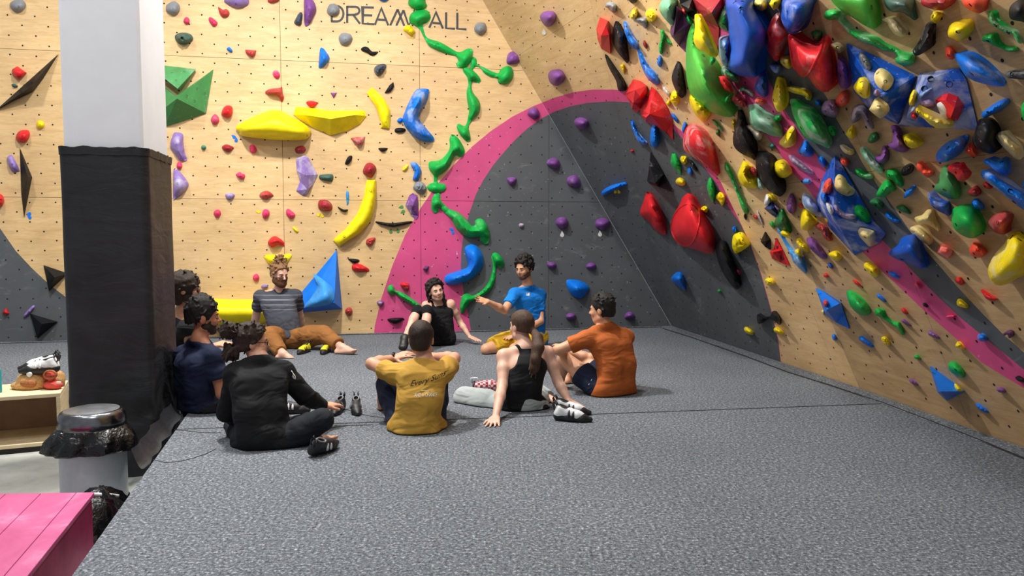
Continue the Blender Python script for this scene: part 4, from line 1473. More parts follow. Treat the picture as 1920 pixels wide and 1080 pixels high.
parse('E2', '''
dblue;broad fan-shaped sloper;.22;175,290 290,200 340,110 430,75 500,80 560,160 610,290 650,420 650,490 560,490 430,430 300,390 210,340;k.3|b345,378
orange;squared jug;.10;790,290 810,220 870,205 985,265 950,350 910,370 820,320;k.4|b0
orange;ribbed fan knob;.11;1195,270 1220,200 1250,160 1330,200 1410,270 1410,320 1320,360 1230,330;n.4|k.2|b1255,305
yellow;huge pear-shaped sloper;.26;1690,90 1740,35 1800,45 1880,110 1930,130 1940,520 1800,620 1680,690 1560,710 1480,660 1435,560 1450,440 1540,290 1640,180;k.4|b1732,100 1830,132
red;small round knob;.07;1015,650 1040,610 1090,615 1125,690 1080,705;b0
red;sharp swept fin;.06;1335,765 1400,800 1480,850 1555,880 1520,910 1460,910 1400,870;p|k.1|b0
yellow;crooked foot chip;.06;1035,920 1060,880 1100,900 1185,970 1160,1000 1080,980 1045,960;b0
blue;slim foot chip on the pink stripe;.05;175,560 190,535 260,560 315,600 300,620 220,605;b0
pink;stud on the pink stripe;.06;505,700 520,660 560,680 585,740 545,750;b0
black;foot chip on the pink stripe;.05;605,940 630,930 675,970 660,990 620,975;b0
blue;slim foot chip;.05;20,840 40,820 90,850 140,900 130,925 70,890;b0
red;slim foot chip;.05;335,1020 350,995 400,1030 420,1075 370,1065;b0
''')
parse('E1', '''
yellow;cut-away jug;.10;1750,460 1780,420 1830,440 1920,490 1940,560 1910,605 1850,585 1790,530;k.3|b1850,540
red;sharp sliver;.04;1605,640 1640,645 1700,690 1735,740 1690,725 1640,690;p|b0
byellow;crumpled paper-like boulder;.16;85,200 100,80 180,35 240,70 310,180 260,240 140,305 100,260;n.5|k.1|b0
black;diamond-shaped plate;.10;445,155 500,30 565,130 568,260 500,220;p|i510,150,.1|k.1|b0
red;three-cornered plate with dark lettering;.12;560,280 610,250 640,105 720,260 815,465 700,420 590,370;p|i605,290,.10|k.1|b0
lblue;long swept fin;.14;655,0 690,10 720,110 780,200 840,260 900,290 960,340 1000,440 1025,555 990,540 900,460 850,400 820,320 770,220 720,130;k.5|b0
yellow;curled tongue chip;.08;695,50 720,15 780,25 825,80 820,115 740,90;L.04|b0
yellow;bent knuckle chip;.09;890,150 915,112 960,160 1010,190 1050,270 1040,295 980,270 910,210;b0
yellow;folded little chip;.08;875,280 910,245 940,260 970,340 950,350 900,330;L.03|b0
purple;long leaf;.10;1025,130 1060,100 1140,150 1220,240 1275,340 1265,380 1190,350 1100,270 1050,210;k.3|b1120,235
yellow;winged jug;.11;1305,310 1380,270 1430,290 1470,350 1440,400 1390,400 1330,350;k.2|b0
dblue;tiny stub;.05;1295,440 1320,425 1360,470 1350,500 1310,480;b0
red;tiny stub;.05;1240,580 1270,555 1310,590 1290,612 1250,600;b0
byellow;crumpled knob;.10;500,640 540,615 600,635 630,690 590,700 540,710 515,680;n.6|b0
pink;half-hidden chip;.05;130,505 165,520 185,565 160,575;b0
''')
parse('PX', '''
blue;creased wedge volume;.26;1529,540 1541,545 1577,568 1583,588 1593,617 1568,605 1547,590 1540,570;p|v|k.05|i1550,581,.2 1574,569,.16|r9-8 8-0 9-2|b1537,552
green;smooth lens hold;.13;1587,548 1592,546 1608,555 1620,565 1630,578 1631,588 1622,592 1608,588 1595,575 1590,562;k.2|b0
''')
parse('E1', '''
red;crinkled knob on the creased wedge;.06;e1270,932,32,44;o|k.4|b0
cream;tiny knob below the creased wedge;.05;1210,1040 1240,1020 1262,1055 1245,1085;k.3|b0
''')
# ---- foot of the overhang
parse('Z9', '''
green;thin bone with flared ends;.09;715,210 740,170 800,165 860,210 870,290 930,340 1040,405 1110,395 1150,430 1215,580 1205,615 1170,605 1090,500 1020,450 900,360 800,310 730,270;k.1|b0
''')
parse('E3', '''
blue;slim boat-shaped foothold;.07;560,230 580,218 640,260 680,295 670,310 620,290 575,255;k.1|b0
yellow;crooked foothold;.07;745,230 780,225 815,280 800,295 760,270;n.5|b0
green;small round foothold;.06;1008,380 1030,368 1062,395 1055,412 1020,400;b0
green;flat oval disc;.07;1285,460 1300,425 1340,430 1400,480 1422,530 1400,555 1350,535 1300,500;k.1|b1350,490
blue;three-cornered wedge volume;.24;1135,460 1420,665 1275,740 1200,672;p|v|k.05|i1225,664,.2|r4-0 4-1 4-3|b1170,520
''')
parse('E3', '''
yellow;half-moon chip on the wedge volume;.04;1338,603 1362,610 1408,652 1390,662 1355,652;o|k.1|b0
purple;slim foothold;.05;968,575 990,568 1040,605 1030,620 990,600;b0
purple;bean foothold;.06;1675,650 1690,635 1730,640 1752,665 1740,678 1700,672;b0
blue;slim blade foothold;.05;1508,770 1525,768 1610,825 1600,840 1540,815;b0
yellow;crumpled foothold;.07;1345,290 1370,260 1420,310 1410,328 1360,310;n.5|b0
purple;bar foothold;.06;1125,180 1140,176 1215,225 1210,242 1150,220 1125,205;b0
purple;slim foothold;.05;905,90 925,83 985,130 975,138 930,115;b0
red;oval foothold;.05;908,0 935,5 960,35 945,42 920,30;b0
pink;flat chip on the pink stripe;.04;1260,60 1310,45 1350,50 1330,72 1290,72;b0
blue;domed knob between the pink and grey stripes;.08;1525,210 1560,198 1600,225 1595,255 1560,262 1530,245;b0
dpurple;forked jug;.09;1730,200 1770,170 1810,175 1812,215 1780,235 1765,205 1740,215;b0
black;cut-off edge;.05;1828,555 1850,543 1920,575 1920,595 1860,585;b0
blue;tiny notched chip;.05;345,210 365,200 385,240 370,255 350,240;b0
''')

# ---- little drop-shaped route tags
TAGS = [('blue', 438, 256, 9, 40, 'drop-shaped route tags beside the big lens volume'), ('blue', 443, 262, 9, 100, 'drop-shaped route tags beside the big lens volume'),
        ('blue', 54, 401, 9, -10, 'drop-shaped route tags at the tip of the narrow blade volume'), ('blue', 55, 407, 9, 40, 'drop-shaped route tags at the tip of the narrow blade volume'),
        ('yellow', 484, 397, 8, 10, None), ('yellow', 598, 402, 8, 130, 'yellow route tags under the scooped jug'), ('yellow', 604, 404, 8, 60, 'yellow route tags under the scooped jug'),
        ('olive', 752, 388, 9, -10, 'green route tags beside the half-moon pinch'), ('olive', 755, 397, 9, -30, 'green route tags beside the half-moon pinch'),
        ('olive', 733, 433, 9, 95, 'green route tags under the moustache rail'), ('olive', 746, 432, 9, 80, 'green route tags under the moustache rail'),
        ('blue', 846, 430, 8, 20, 'blue route tags on the pink paint'), ('blue', 849, 435, 8, 80, 'blue route tags on the pink paint'),
        ('white', 1020, 60, 11, 90, None), ('white', 1054, 439, 11, 90, None), ('white', 1125, 438, 11, 90, None),
        ('yellow', 1154, 359, 8, 110, 'yellow route tags under the slanted plate'), ('yellow', 1160, 359, 8, 70, 'yellow route tags under the slanted plate')]
TAGLAB = {'438': 'drop'}
for (c, u, v, s, a, grp) in TAGS:
    r = math.radians(a)
    pts = []
    for t, w in ((-.55, 0.04), (-.2, .2), (.15, .36), (.42, .26), (.52, 0), (.42, -.26), (.15, -.36), (-.2, -.2)):
        x, y = t * s, w * s
        pts.append((u + x * math.cos(r) - y * math.sin(r), v + x * math.sin(r) + y * math.cos(r)))
    F = facet_at(u, v)
    pl = F.plane
    n = len(pts)
    vs = [pl.hit(x, y, 0.006) for x, y in pts] + [pl.hit(x, y, -0.001) for x, y in pts]
    fs = [tuple(range(n))] + [(i, n + i, n + (i + 1) % n, (i + 1) % n) for i in range(n)]
    o = mesh_obj('route_tag', vs, fs, hmat(c, 0.05), origin=pl.hit(u, v))
    HOLDS.append((o, u, v, s, HCOL[c][1], 'drop-shaped route tag', ('tag', grp)))

# ---- wall lettering, cut flat and stuck on the plywood panels
M_LETTER = plain('charcoal_lettering', (44, 46, 52), 0.6)


def stroke_letter(polys, w=16):
    vs, fs = [], []
    for pl_ in polys:
        m = len(pl_)
        L, Rr = [], []
        for i, p in enumerate(pl_):
            p = Vector(p)
            a = Vector(pl_[max(0, i - 1)])
            b = Vector(pl_[min(m - 1, i + 1)])
            d = (b - a).normalized()
            nrm = Vector((-d.y, d.x))
            k_ = 1.0
            if 0 < i < m - 1:
                d1_ = (p - a).normalized()
                k_ = 1.0 / max(0.5, abs(nrm.dot(Vector((-d1_.y, d1_.x)))))
            L.append(p + nrm * w / 2 * k_)
            Rr.append(p - nrm * w / 2 * k_)
        b0 = len(vs)
        for q in L + Rr:
            x, y = q.x / 4, q.y / 4
            vs.append(PB1.hit(300 + x, y, 0.003))
        for q in L + Rr:
            vs.append(PB1.hit(300 + q.x / 4, q.y / 4, -0.001))
        for i in range(m - 1):
            fs.append((b0 + i, b0 + i + 1, b0 + m + i + 1, b0 + m + i))
            fs.append((b0 + i, b0 + 2 * m + i, b0 + 2 * m + i + 1, b0 + i + 1))
            fs.append((b0 + m + i, b0 + m + i + 1, b0 + 3 * m + i + 1, b0 + 3 * m + i))
    return vs, fs


arc = lambda cx, cy, rx, ry, a0, a1, n=9: [(cx + rx * math.cos(math.radians(a0 + (a1 - a0) * i / (n - 1))), cy + ry * math.sin(math.radians(a0 + (a1 - a0) * i / (n - 1)))) for i in range(n)]
LET = [
    [[(1288, 42), (1288, 160)], [(1282, 45)] + arc(1328, 103, 48, 58, -90, 90) + [(1282, 160)]],
    [[(1404, 46), (1404, 172)], [(1398, 50)] + arc(1462, 80, 34, 30, -85, 90) + [(1398, 112)], [(1450, 112), (1500, 178)]],
    [[(1604, 57), (1520, 54), (1520, 176), (1606, 181)], [(1520, 113), (1592, 116)]],
    [[(1612, 186), (1660, 62), (1712, 190)], [(1634, 146), (1692, 150)]],
    [[(1727, 190), (1782, 70)], [(1772, 192), (1826, 76)], [(1782, 70), (1832, 194)]],
    [[(1826, 76), (1866, 196), (1906, 82), (1950, 200), (2018, 88)]],
    [[(2020, 208), (2070, 92), (2122, 214)], [(2044, 172), (2100, 176)]],
    [[(2146, 92), (2146, 212), (2212, 216)]],
    [[(2230, 96), (2230, 216), (2298, 220)]],
]
for strokes in LET:
    vs, fs = stroke_letter(strokes)
    mesh_obj('letter', vs, fs, M_LETTER, WALL_B, origin=vs[0])
# dark lettering strokes on the red three-cornered plate
for o, cu, cv, *_ in HOLDS:
    if _[2].startswith('three-cornered plate with dark'):
        bv = BVHTree.FromPolygons([o.matrix_basis @ v.co for v in o.data.vertices], [tuple(p.vertices) for p in o.data.polygons])
        for k_, st in enumerate(([(640, 205), (655, 240), (668, 215), (650, 222)], [(680, 262), (690, 290)], [(672, 300), (694, 300)], [(690, 335), (705, 378), (712, 350), (724, 390)], [(722, 345), (738, 372), (728, 384)])):
            pts = []
            for x, y in st:
                loc, nor, _i, _d = bv.ray_cast(CAMP, ray(1360 + x / 6.75, 430 + y / 6.75).normalized())
                if loc is not None:
                    pts.append(loc + (CAMP - loc).normalized() * 0.002)
            if len(pts) > 1:
                tube_obj('print_mark', pts, 0.005, M_LETTER, o, seg=4)

# ---- labels: colour, shape, and what each hold sits next to
MARKS = [('the white column', 215, 140), ('the black column padding', 230, 430), ('the wall lettering', 690, 35), ('the winged green volume', 350, 180), ('the big yellow lens volume', 512, 237),
         ('the yellow trough volume', 620, 225), ('the chain of green bones', 880, 120), ('the yellow banana hold', 670, 395), ('the blue pyramid behind the bearded person', 605, 540),
         ('the pink arch', 775, 480), ('the lavender bow-tie pinch', 575, 330), ('the red faceted pinch', 1131, 65), ('the huge lime disc', 1330, 150), ('the glossy blue horn', 1393, 70),
         ('the red cone scoop', 1300, 420), ('the red shell scoop', 1312, 280), ('the black beaked hold', 1395, 250), ('the pointed red bowl', 1520, 115), ('the blue kite volume', 1650, 150),
         ('the blue panel volume', 1765, 190), ('the towering blue pyramid', 1590, 390), ('the green ball', 1813, 416), ('the yellow pear sloper', 1888, 485), ('the blue fan sloper', 1702, 475),
         ('the thin green bone', 1665, 603), ('the low blue wedge', 1775, 718), ('the creased blue wedge', 1560, 578), ('the long blue bar', 1890, 350), ('the split green lens', 1520, 235),
         ('the seated person in orange', 1140, 640), ('the standing black torpedo', 1363, 495), ('the bent blue boomerang', 785, 215), ('the grey arch', 1070, 300), ('the black blade volume', 50, 340),
         ('the trash bin', 180, 840), ('the red three-cornered plate', 1462, 470), ('the olive trapezoid plate', 1776, 345), ('the black egg block', 1846, 255), ('the lumpy red log edge', 675, 503)]
MARKS = [(('the black torpedo hold' if m_[0] == 'the standing black torpedo' else m_[0]), m_[1], m_[2]) for m_ in MARKS]


def rel(u, v, mu, mv):
    dx, dy = u - mu, v - mv
    if abs(dy) > 0.9 * abs(dx):
        return 'above' if dy < 0 else 'below'
    return 'beside'


def words_(s):
    return len(s.split())


def make_labels():
    cand = {}
    out = {}
    for idx, (o, u, v, s, cw, desc, extra) in enumerate(HOLDS):
        sw = 'tiny' if s < 13 else 'small' if s < 24 else 'medium' if s < 45 else 'large'
        if any(w in desc.split() for w in ('big', 'huge', 'tiny', 'small', 'long', 'short', 'little', 'towering', 'broad', 'slim', 'wide', 'tall')):
            sw = ''
        noun = '' if any(w in desc for w in ('hold', 'volume', 'knob', 'chip', 'jug', 'pinch', 'edge', 'rail', 'sloper', 'tag', 'pocket', 'bone', 'scoop')) else ' hold'
        base = ' '.join(x for x in (sw, cw, desc + noun) if x)
        key = set(desc.replace('-', ' ').split())
        ms = []
        for nm, mu, mv in MARKS:
            dd = math.hypot(u - mu, v - mv)
            if dd < 22:
                continue
            if len(set(nm.replace('the ', '').split()) & (key | set(cw.split()))) >= 2:
                continue
            ms.append((dd, nm, mu, mv))
        ms.sort()
        anchored = ' on the ' in desc or ' under ' in desc or ' of the ' in desc or ' between ' in desc or 'above the mat' in desc or ' over ' in desc or 'below the' in desc
        opts = []
        if anchored:
            opts.append(base)
        for a in range(0, 6):
            opts.append('%s %s %s' % (base, rel(u, v, ms[a][2], ms[a][3]), ms[a][1]))
        for a in range(0, 4):
            for b in range(a + 1, 6):
                opts.append('%s %s %s and %s %s' % (base, rel(u, v, ms[a][2], ms[a][3]), ms[a][1], rel(u, v, ms[b][2], ms[b][3]), ms[b][1]))
        cand[idx] = [x for x in opts if words_(x) <= 16] or [opts[0]]
        tg = extra[1] if isinstance(extra, tuple) and extra[1] else None
        o['category'] = 'route tag' if isinstance(extra, tuple) else 'climbing volume' if o.name.startswith('climbing_volume') else 'foothold' if o.name.startswith('foothold') else 'climbing hold'
        if tg:
            o['group'] = tg
        elif not isinstance(extra, tuple):
            big = 'back wall' if facet_at(u, v) in (FB1, FB2) else 'right wall'
            o['group'] = ('volumes' if o.name.startswith('climbing_volume') else cw + ' holds') + ' on the ' + big
    used = {}
    for idx in cand:
        (o, u, v, s, cw, desc, extra) = HOLDS[idx]
        if isinstance(extra, tuple) and extra[1]:
            out[idx] = ('%s drop tag %s' % (cw, extra[1].split('tags ', 1)[1]))
            continue
        lab = next((c for c in cand[idx] if c not in used), None)
        if lab is None:
            lab = cand[idx][-1]
        used[lab] = idx
        out[idx] = lab
    for idx, lab in out.items():
        HOLDS[idx][0]['label'] = lab


cup = next(hh[0] for hh in HOLDS if hh[5] == 'faceted cup on the panel volume')
face_ = next(hh for hh in HOLDS if hh[5].startswith('chalked scoop face'))
HOLDS.remove(face_)
face_[0].parent = cup
face_[0].location = face_[0].location - cup.location
face_[0].name = 'scoop_face'
make_labels()

# ------------------------------------------------------------------ column, padding, bench, bin, pink block
M_WHITE = plain('white_painted_render', (236, 240, 246), 0.6, var=0.02, scale=3)
k = NT('black_vinyl_padding')
P = k.pos()
n1 = k.noise(P, 3.0, 6, 0.6, 0.6)
k.l(k.ramp(n1, [(0.35, srgb(22, 23, 27)), (0.75, srgb(40, 41, 46))]), k.b.inputs['Base Color'])
k.b.inputs['Roughness'].default_value = 0.5
k.bump(k.noise(k.mapping(P, rot=(0, 0.4, 0), scale=(1, 1, 3.0)), 2.2, 5, 0.55, 1.2), 0.35, 0.03)
M_VINYL = k.m
k = NT('black_bin_bag')
k.b.inputs['Base Color'].default_value = srgb(14, 14, 16)
k.b.inputs['Roughness'].default_value = 0.16
k.bump(k.noise(k.obj(), 16, 4, 0.6, 1.0), 0.5, 0.03)
M_BAG = k.m
M_CHROME = plain('scratched_chrome', (120, 122, 126), 0.22, 1.0, var=0.25, scale=9)
M_BRUSH = plain('brushed_lid_steel', (150, 152, 156), 0.42, 0.9, var=0.18, scale=7)
M_BIN = plain('pale_grey_enamel', (188, 196, 208), 0.35, var=0.02)
M_BENCH = wood_mat('pale_bench_plywood', (196, 168, 128), (222, 200, 162), (236, 220, 188), 0.2, True, scuff=0.1)
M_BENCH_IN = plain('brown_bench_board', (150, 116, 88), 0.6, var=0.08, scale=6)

colA = at_y(285, 600, 5.30); colA.z = 0
exc, eyc = EXB.copy(), Vector((-EXB.y, EXB.x, 0))
CW, CDp = 0.555, 0.74


def colpt(a, b, z):
    p = colA - exc * a + eyc * b
    return Vector((p.x, p.y, z))


# white column
ins = 0.028
vs, fs = [], []
crn = [(ins + .02, ins), (ins, ins + .02), (ins, CDp - ins), (CW - ins, CDp - ins), (CW - ins, ins + .02), (CW - ins - .02, ins)]
for z in (ZF, 6.2):
    vs += [colpt(a, b, z) for a, b in crn]
m_ = len(crn)
fs = [tuple(range(m_)), tuple(reversed(range(m_, 2 * m_)))] + [(i, m_ + i, m_ + (i + 1) % m_, (i + 1) % m_) for i in range(m_)]
colm = mesh_obj('column', vs, fs, M_WHITE, origin=colpt(CW / 2, CDp / 2, ZF))
tag(colm, 'tall white square column rising out of black padding', 'column', kind='structure')
# padding: rounded sleeve with wrinkles that bunch near the floor
PADTOP = 1.90
NR, NZ = 96, 60
ring = []
rr = 0.05
for (cx, cy, a0) in ((CW - rr, rr, 180), (rr, rr, 270), (rr, CDp - rr, 0), (CW - rr, CDp - rr, 90)):
    pass
path = []
for (cx, cy, sx, sy) in ((rr, rr, -1, -1), (CW - rr, rr, 1, -1), (CW - rr, CDp - rr, 1, 1), (rr, CDp - rr, -1, 1)):
    q = []
    for t in range(5):
        a = math.pi / 2 * t / 4
        q.append((cx + sx * rr * math.sin(a), cy + sy * rr * math.cos(a)) if sx == sy else (cx + sx * rr * math.cos(a), cy + sy * rr * math.sin(a)))
    path.append(q)
loop = []
for q in (path[0][::-1], path[1][::-1], path[2][::-1], path[3][::-1]):
    loop += q
# order the outline by angle and resample it
cxm, cym = CW / 2, CDp / 2
loop.sort(key=lambda p: math.atan2(p[1] - cym, p[0] - cxm))
L = [Vector((p[0], p[1])) for p in loop]
tot = sum((L[(i + 1) % len(L)] - L[i]).length for i in range(len(L)))
res = []
for i in range(NR):
    s = tot * i / NR
    for j in range(len(L)):
        e_ = L[(j + 1) % len(L)] - L[j]
        if s <= e_.length:
            res.append(L[j] + e_ * (s / max(e_.length, 1e-9)))
            break
        s -= e_.length
rndp = random.Random(3)
vs, fs = [], []
for j in range(NZ + 1):
    z = ZF + (PADTOP - ZF) * j / NZ
    for i, p in enumerate(res):
        nrm = (p - Vector((cxm, cym))).normalized()
        low = max(0, 1 - (z - ZF) / 1.05)
        a = 2 * math.pi * i / NR
        w = Vector((p.x * 5, p.y * 5, z * 2.2))
        dsp = low ** 1.3 * (0.034 * noise.noise(Vector((math.cos(a) * 2.2, math.sin(a) * 2.2, z * 9 + 0.9 * math.sin(3 * a)))) + 0.012 * noise.noise(w * 3))
        dsp += 0.004 * noise.noise(w) + (0.03 * low ** 4)
        if j == NZ:
            dsp += 0.006
        q = p + nrm * dsp
        vs.append(colpt(q.x, q.y, z + (0.006 * noise.noise(Vector((i * .5, 0, 3))) if j >= NZ - 1 else 0)))
for j in range(NZ):
    for i in range(NR):
        a, b = j * NR + i, j * NR + (i + 1) % NR
        fs.append((a, b, b + NR, a + NR))
fs.append(tuple(NZ * NR + i for i in range(NR)))
pad = mesh_obj('column_padding', vs, fs, M_VINYL, smooth=True, origin=colpt(CW / 2, CDp / 2, ZF), auto=1.0)
tag(pad, 'black vinyl padding wrapped round the foot of the white column', 'column padding')
# folded lip and tape along the top edge
lip = [colpt(*(p + (p - Vector((cxm, cym))).normalized() * (0.008 + 0.006 * noise.noise(Vector((i * .4, 1, 1))))), PADTOP - 0.045 + 0.008 * noise.noise(Vector((i * .3, 5, 2)))) for i, p in enumerate(res)]
lt = [colpt(*(p + (p - Vector((cxm, cym))).normalized() * (0.011 + 0.008 * noise.noise(Vector((i * .5, 3, 1))))), PADTOP + 0.008 + 0.010 * noise.noise(Vector((i * .35, 8, 2)))) for i, p in enumerate(res)]
mesh_obj('padding_lip', lip + lt, [(i, (i + 1) % NR, NR + (i + 1) % NR, NR + i) for i in range(NR)], M_VINYL, pad, smooth=True, origin=lip[0])
# skirt of vinyl bunched where the padding meets the mat
vs, fs = [], []
base = [at_z(340 - 5.6 * i_, 782 + 8.2 * i_) + Vector((.012 * math.sin(i_ * 1.9), 0, 0)) for i_ in range(13)]
for i, p in enumerate(base):
    for j in range(6):
        t = j / 5
        q = p + Vector((-0.085 * t, 0.03 * t, 0.004 + 0.10 * t * t + 0.007 * math.sin(i * 1.3 + j * 1.1)))
        vs.append(q)
for i in range(len(base) - 1):
    for j in range(5):
        a = i * 6 + j
        fs.append((a, a + 1, a + 7, a + 6))
mesh_obj('padding_skirt', vs, fs, M_VINYL, pad, smooth=True, origin=base[0])

# ---- bench
bz = 0.095
bA = at_z(113, 736.5, bz)            # top front right corner
bB = at_z(128, 713, bz)
bdep = (bB - bA); bdep.z = 0
BD = bdep.length
bdir = bdep.normalized()
bex = Vector((-bdir.y, bdir.x, 0))
bex = -bex if bex.x > 0 else bex       # runs to the left
bl_ = (at_z(0, 744.5, bz) - bA); bl_.z = 0
bex = bl_.normalized()
BLn, TH = 1.5, 0.03
bench = empty('wooden_bench', bA + bex * BLn / 2 + bdir * BD / 2 + Vector((0, 0, ZF - bz)))
tag(bench, 'pale plywood bench box with an open front beside the padded column', 'bench')


def board(name, a0, a1, b0, b1, z0, z1, mat, parent):
    vs = []
    for z in (z0, z1):
        for a, b in ((a0, b0), (a1, b0), (a1, b1), (a0, b1)):
            p = bA + bex * a + bdir * b
            vs.append(Vector((p.x, p.y, z)))
    fs = [(0, 3, 2, 1), (4, 5, 6, 7), (0, 1, 5, 4), (1, 2, 6, 5), (2, 3, 7, 6), (3, 0, 4, 7)]
    o = mesh_obj(name, vs, fs, mat, parent, origin=vs[0])
    return bevel_obj(o, 0.003, 1)


board('top_board', 0, BLn, 0, BD, bz - TH, bz, M_BENCH, bench)
board('end_board', 0, TH, 0.0, BD, ZF, bz - TH, M_BENCH, bench)
board('end_board', BLn - TH, BLn, 0.0, BD, ZF, bz - TH, M_BENCH, bench)
board('bottom_board', TH, BLn - TH, 0.0, BD, ZF + 0.04, ZF + 0.07, M_BENCH, bench)
board('back_board', TH, BLn - TH, BD - 0.02, BD, ZF + 0.07, bz - TH, M_BENCH_IN, bench)
board('front_rail', TH, BLn - TH, 0.0, 0.02, ZF, ZF + 0.04, M_DARK, bench)


def lathe(name, prof, c, mat, parent=None, seg=40, origin=None, wob=None, smooth=True, auto=0.6):
    vs, fs = [], []
    for j, (r, z) in enumerate(prof):
        for i in range(seg):
            a = 2 * math.pi * i / seg
            q = r + (wob(a, j, z) if wob else 0)
            vs.append(Vector((c[0] + q * math.cos(a), c[1] + q * math.sin(a), c[2] + z)))
    for j in range(len(prof) - 1):
        for i in range(seg):
            fs.append((j * seg + i, j * seg + (i + 1) % seg, (j + 1) * seg + (i + 1) % seg, (j + 1) * seg + i))
    if prof[0][0] > 1e-4:
        fs.append(tuple(reversed(range(seg))))
    if prof[-1][0] > 1e-4:
        fs.append(tuple((len(prof) - 1) * seg + i for i in range(seg)))
    return mesh_obj(name, vs, fs, mat, parent, smooth=smooth, origin=origin if origin is not None else c, auto=auto)


# ---- trash bin
bc = at_z(176, 948, ZF); bc = at_y(177, 900, 4.72); bc.z = ZF
BR_ = 0.188
tb = empty('trash_bin', bc)
tag(tb, 'round pale grey trash bin with chrome lid and black bag', 'trash bin')
lathe('can', [(BR_ * .96, 0), (BR_, 0.02), (BR_, 0.46), (BR_ * 1.01, 0.47), (BR_, 0.48)], bc, M_BIN, tb)
lathe('base_ring', [(BR_ * 1.03, 0.0), (BR_ * 1.04, 0.03), (BR_ * 1.0, 0.035)], bc, M_SOCK, tb)
wobf = lambda a, j, z: (0.026 + 0.010 * math.sin(8 * a + .5 * j) + 0.006 * math.sin(19 * a + 1.1 * j) + 0.016 * math.sin(3 * a + 2.4)) * min(1, j / 2.5)
lathe('bin_bag', [(BR_ * .99, 0.50), (BR_ * 1.02, 0.485), (BR_ * 1.06, 0.46), (BR_ * 1.14, 0.43), (BR_ * 1.20, 0.395), (BR_ * 1.24, 0.365), (BR_ * 1.2, 0.355), (BR_ * 1.02, 0.38)], bc, M_BAG, tb, seg=120, wob=wobf, smooth=True, auto=0.5)
lid = lathe('lid', [(BR_ * 1.0, 0.485), (BR_ * 1.03, 0.495), (BR_ * 1.03, 0.53), (BR_ * .99, 0.565), (BR_ * .92, 0.585), (BR_ * .86, 0.592)], bc, M_CHROME, tb, seg=48)
lathe('lid_flap', [(BR_ * .84, 0.588), (BR_ * .83, 0.594), (BR_ * .55, 0.606), (BR_ * .2, 0.611), (0.001, 0.612)], bc, M_BRUSH, lid, seg=48)
lathe('flap_gap', [(BR_ * .862, 0.5915), (BR_ * .842, 0.5895)], bc, M_SOCK, lid, seg=48)
# bag on the floor between the pink block and the mat
bb = at_z(206, 978, ZF + .1)
bb.x -= .05
gb = lathe('garbage_bag', [(0.02, 0), (0.15, 0.01), (0.17, 0.09), (0.14, 0.19), (0.09, 0.25), (0.03, 0.29)], Vector((bb.x, bb.y, ZF)), M_BAG, None, seg=48,
           wob=lambda a, j, z: 0.02 * math.sin(5 * a + j) + 0.012 * math.sin(11 * a + 2 * j))
tag(gb, 'crumpled black plastic bag on the floor behind the pink block', 'plastic bag')
M_PAPER = plain('crumpled_paper', (200, 202, 205), 0.7)
tube_obj('bag_tie', [Vector((bb.x - .05, bb.y - .05, ZF + .25)), Vector((bb.x, bb.y - .06, ZF + .272)), Vector((bb.x + .06, bb.y - .02, ZF + .255)), Vector((bb.x + .09, bb.y + .02, ZF + .235))], 0.012, M_PAPER, gb)

# ---- pink block
k = NT('chalky_pink_vinyl')
P = k.pos()
c_ = k.ramp(k.noise(P, 2.6, 7, 0.66, 0.8), [(0.3, srgb(168, 58, 110)), (0.55, srgb(186, 82, 132)), (0.76, srgb(208, 136, 170))])
k.l(c_, k.b.inputs['Base Color'])
k.b.inputs['Roughness'].default_value = 0.55
M_PBLOCK = k.m
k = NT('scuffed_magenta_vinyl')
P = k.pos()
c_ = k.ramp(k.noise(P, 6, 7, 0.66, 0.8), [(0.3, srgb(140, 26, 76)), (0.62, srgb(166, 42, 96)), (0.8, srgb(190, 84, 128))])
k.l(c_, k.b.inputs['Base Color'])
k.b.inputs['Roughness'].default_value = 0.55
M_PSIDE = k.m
pk0 = at_z(174, 923.5)
pk1 = at_z(48, 1080)
pd = (pk1 - pk0); pd.z = 0; pd.normalize()
pl_ = (at_z(0, 926) - pk0); pl_.z = 0; pl_.normalize()
pb = empty('pink_block', Vector((pk0.x, pk0.y, ZF)) + pl_ * .6 + pd * .8)
tag(pb, 'chalk-smeared pink padded block with a slatted top in the corner by the mat', 'padded block')


def pkbox(name, a0, a1, b0, b1, z0, z1, mat, parent, bev=0.004):
    vs = []
    for z in (z0, z1):
        for a, b in ((a0, b0), (a1, b0), (a1, b1), (a0, b1)):
            p = pk0 + pl_ * a + pd * b
            vs.append(Vector((p.x, p.y, z)))
    fs = [(0, 3, 2, 1), (4, 5, 6, 7), (0, 1, 5, 4), (1, 2, 6, 5), (2, 3, 7, 6), (3, 0, 4, 7)]
    return bevel_obj(mesh_obj(name, vs, fs, mat, parent, origin=vs[0]), bev, 2)


pkbox('body', 0.004, 1.3, 0.004, 2.4, ZF, -0.024, M_PSIDE, pb)
wst = (at_z(140, 926) - pk0).length
w2 = (at_z(72, 928) - pk0).length
cuts_ = [0.0, wst * 1.0, w2 * 1.0, w2 + (w2 - wst), w2 + 2 * (w2 - wst), w2 + 3.2 * (w2 - wst)]
for i in range(len(cuts_) - 1):
    pkbox('top_slat', cuts_[i] + (0.0015 if i else -.006), cuts_[i + 1] - 0.0015, -.006, 2.4, -0.024, 0.0, M_PBLOCK, pb, 0.003)

# ---- water bottle at the picture edge
M_TEAL = plain('teal_bottle', (16, 140, 150), 0.35)
wb = at_z(-6, 736, bz)
wbt = empty('water_bottle', wb)
tag(wbt, 'teal water bottle standing on the plywood bench', 'bottle')
lathe('bottle_body', [(.03, 0), (.036, .005), (.036, .17), (.03, .19), (.02, .2)], wb, M_TEAL, wbt, seg=24)
lathe('bottle_cap', [(.021, .2), (.022, .225), (.019, .23)], wb, M_SOCK, wbt, seg=24)

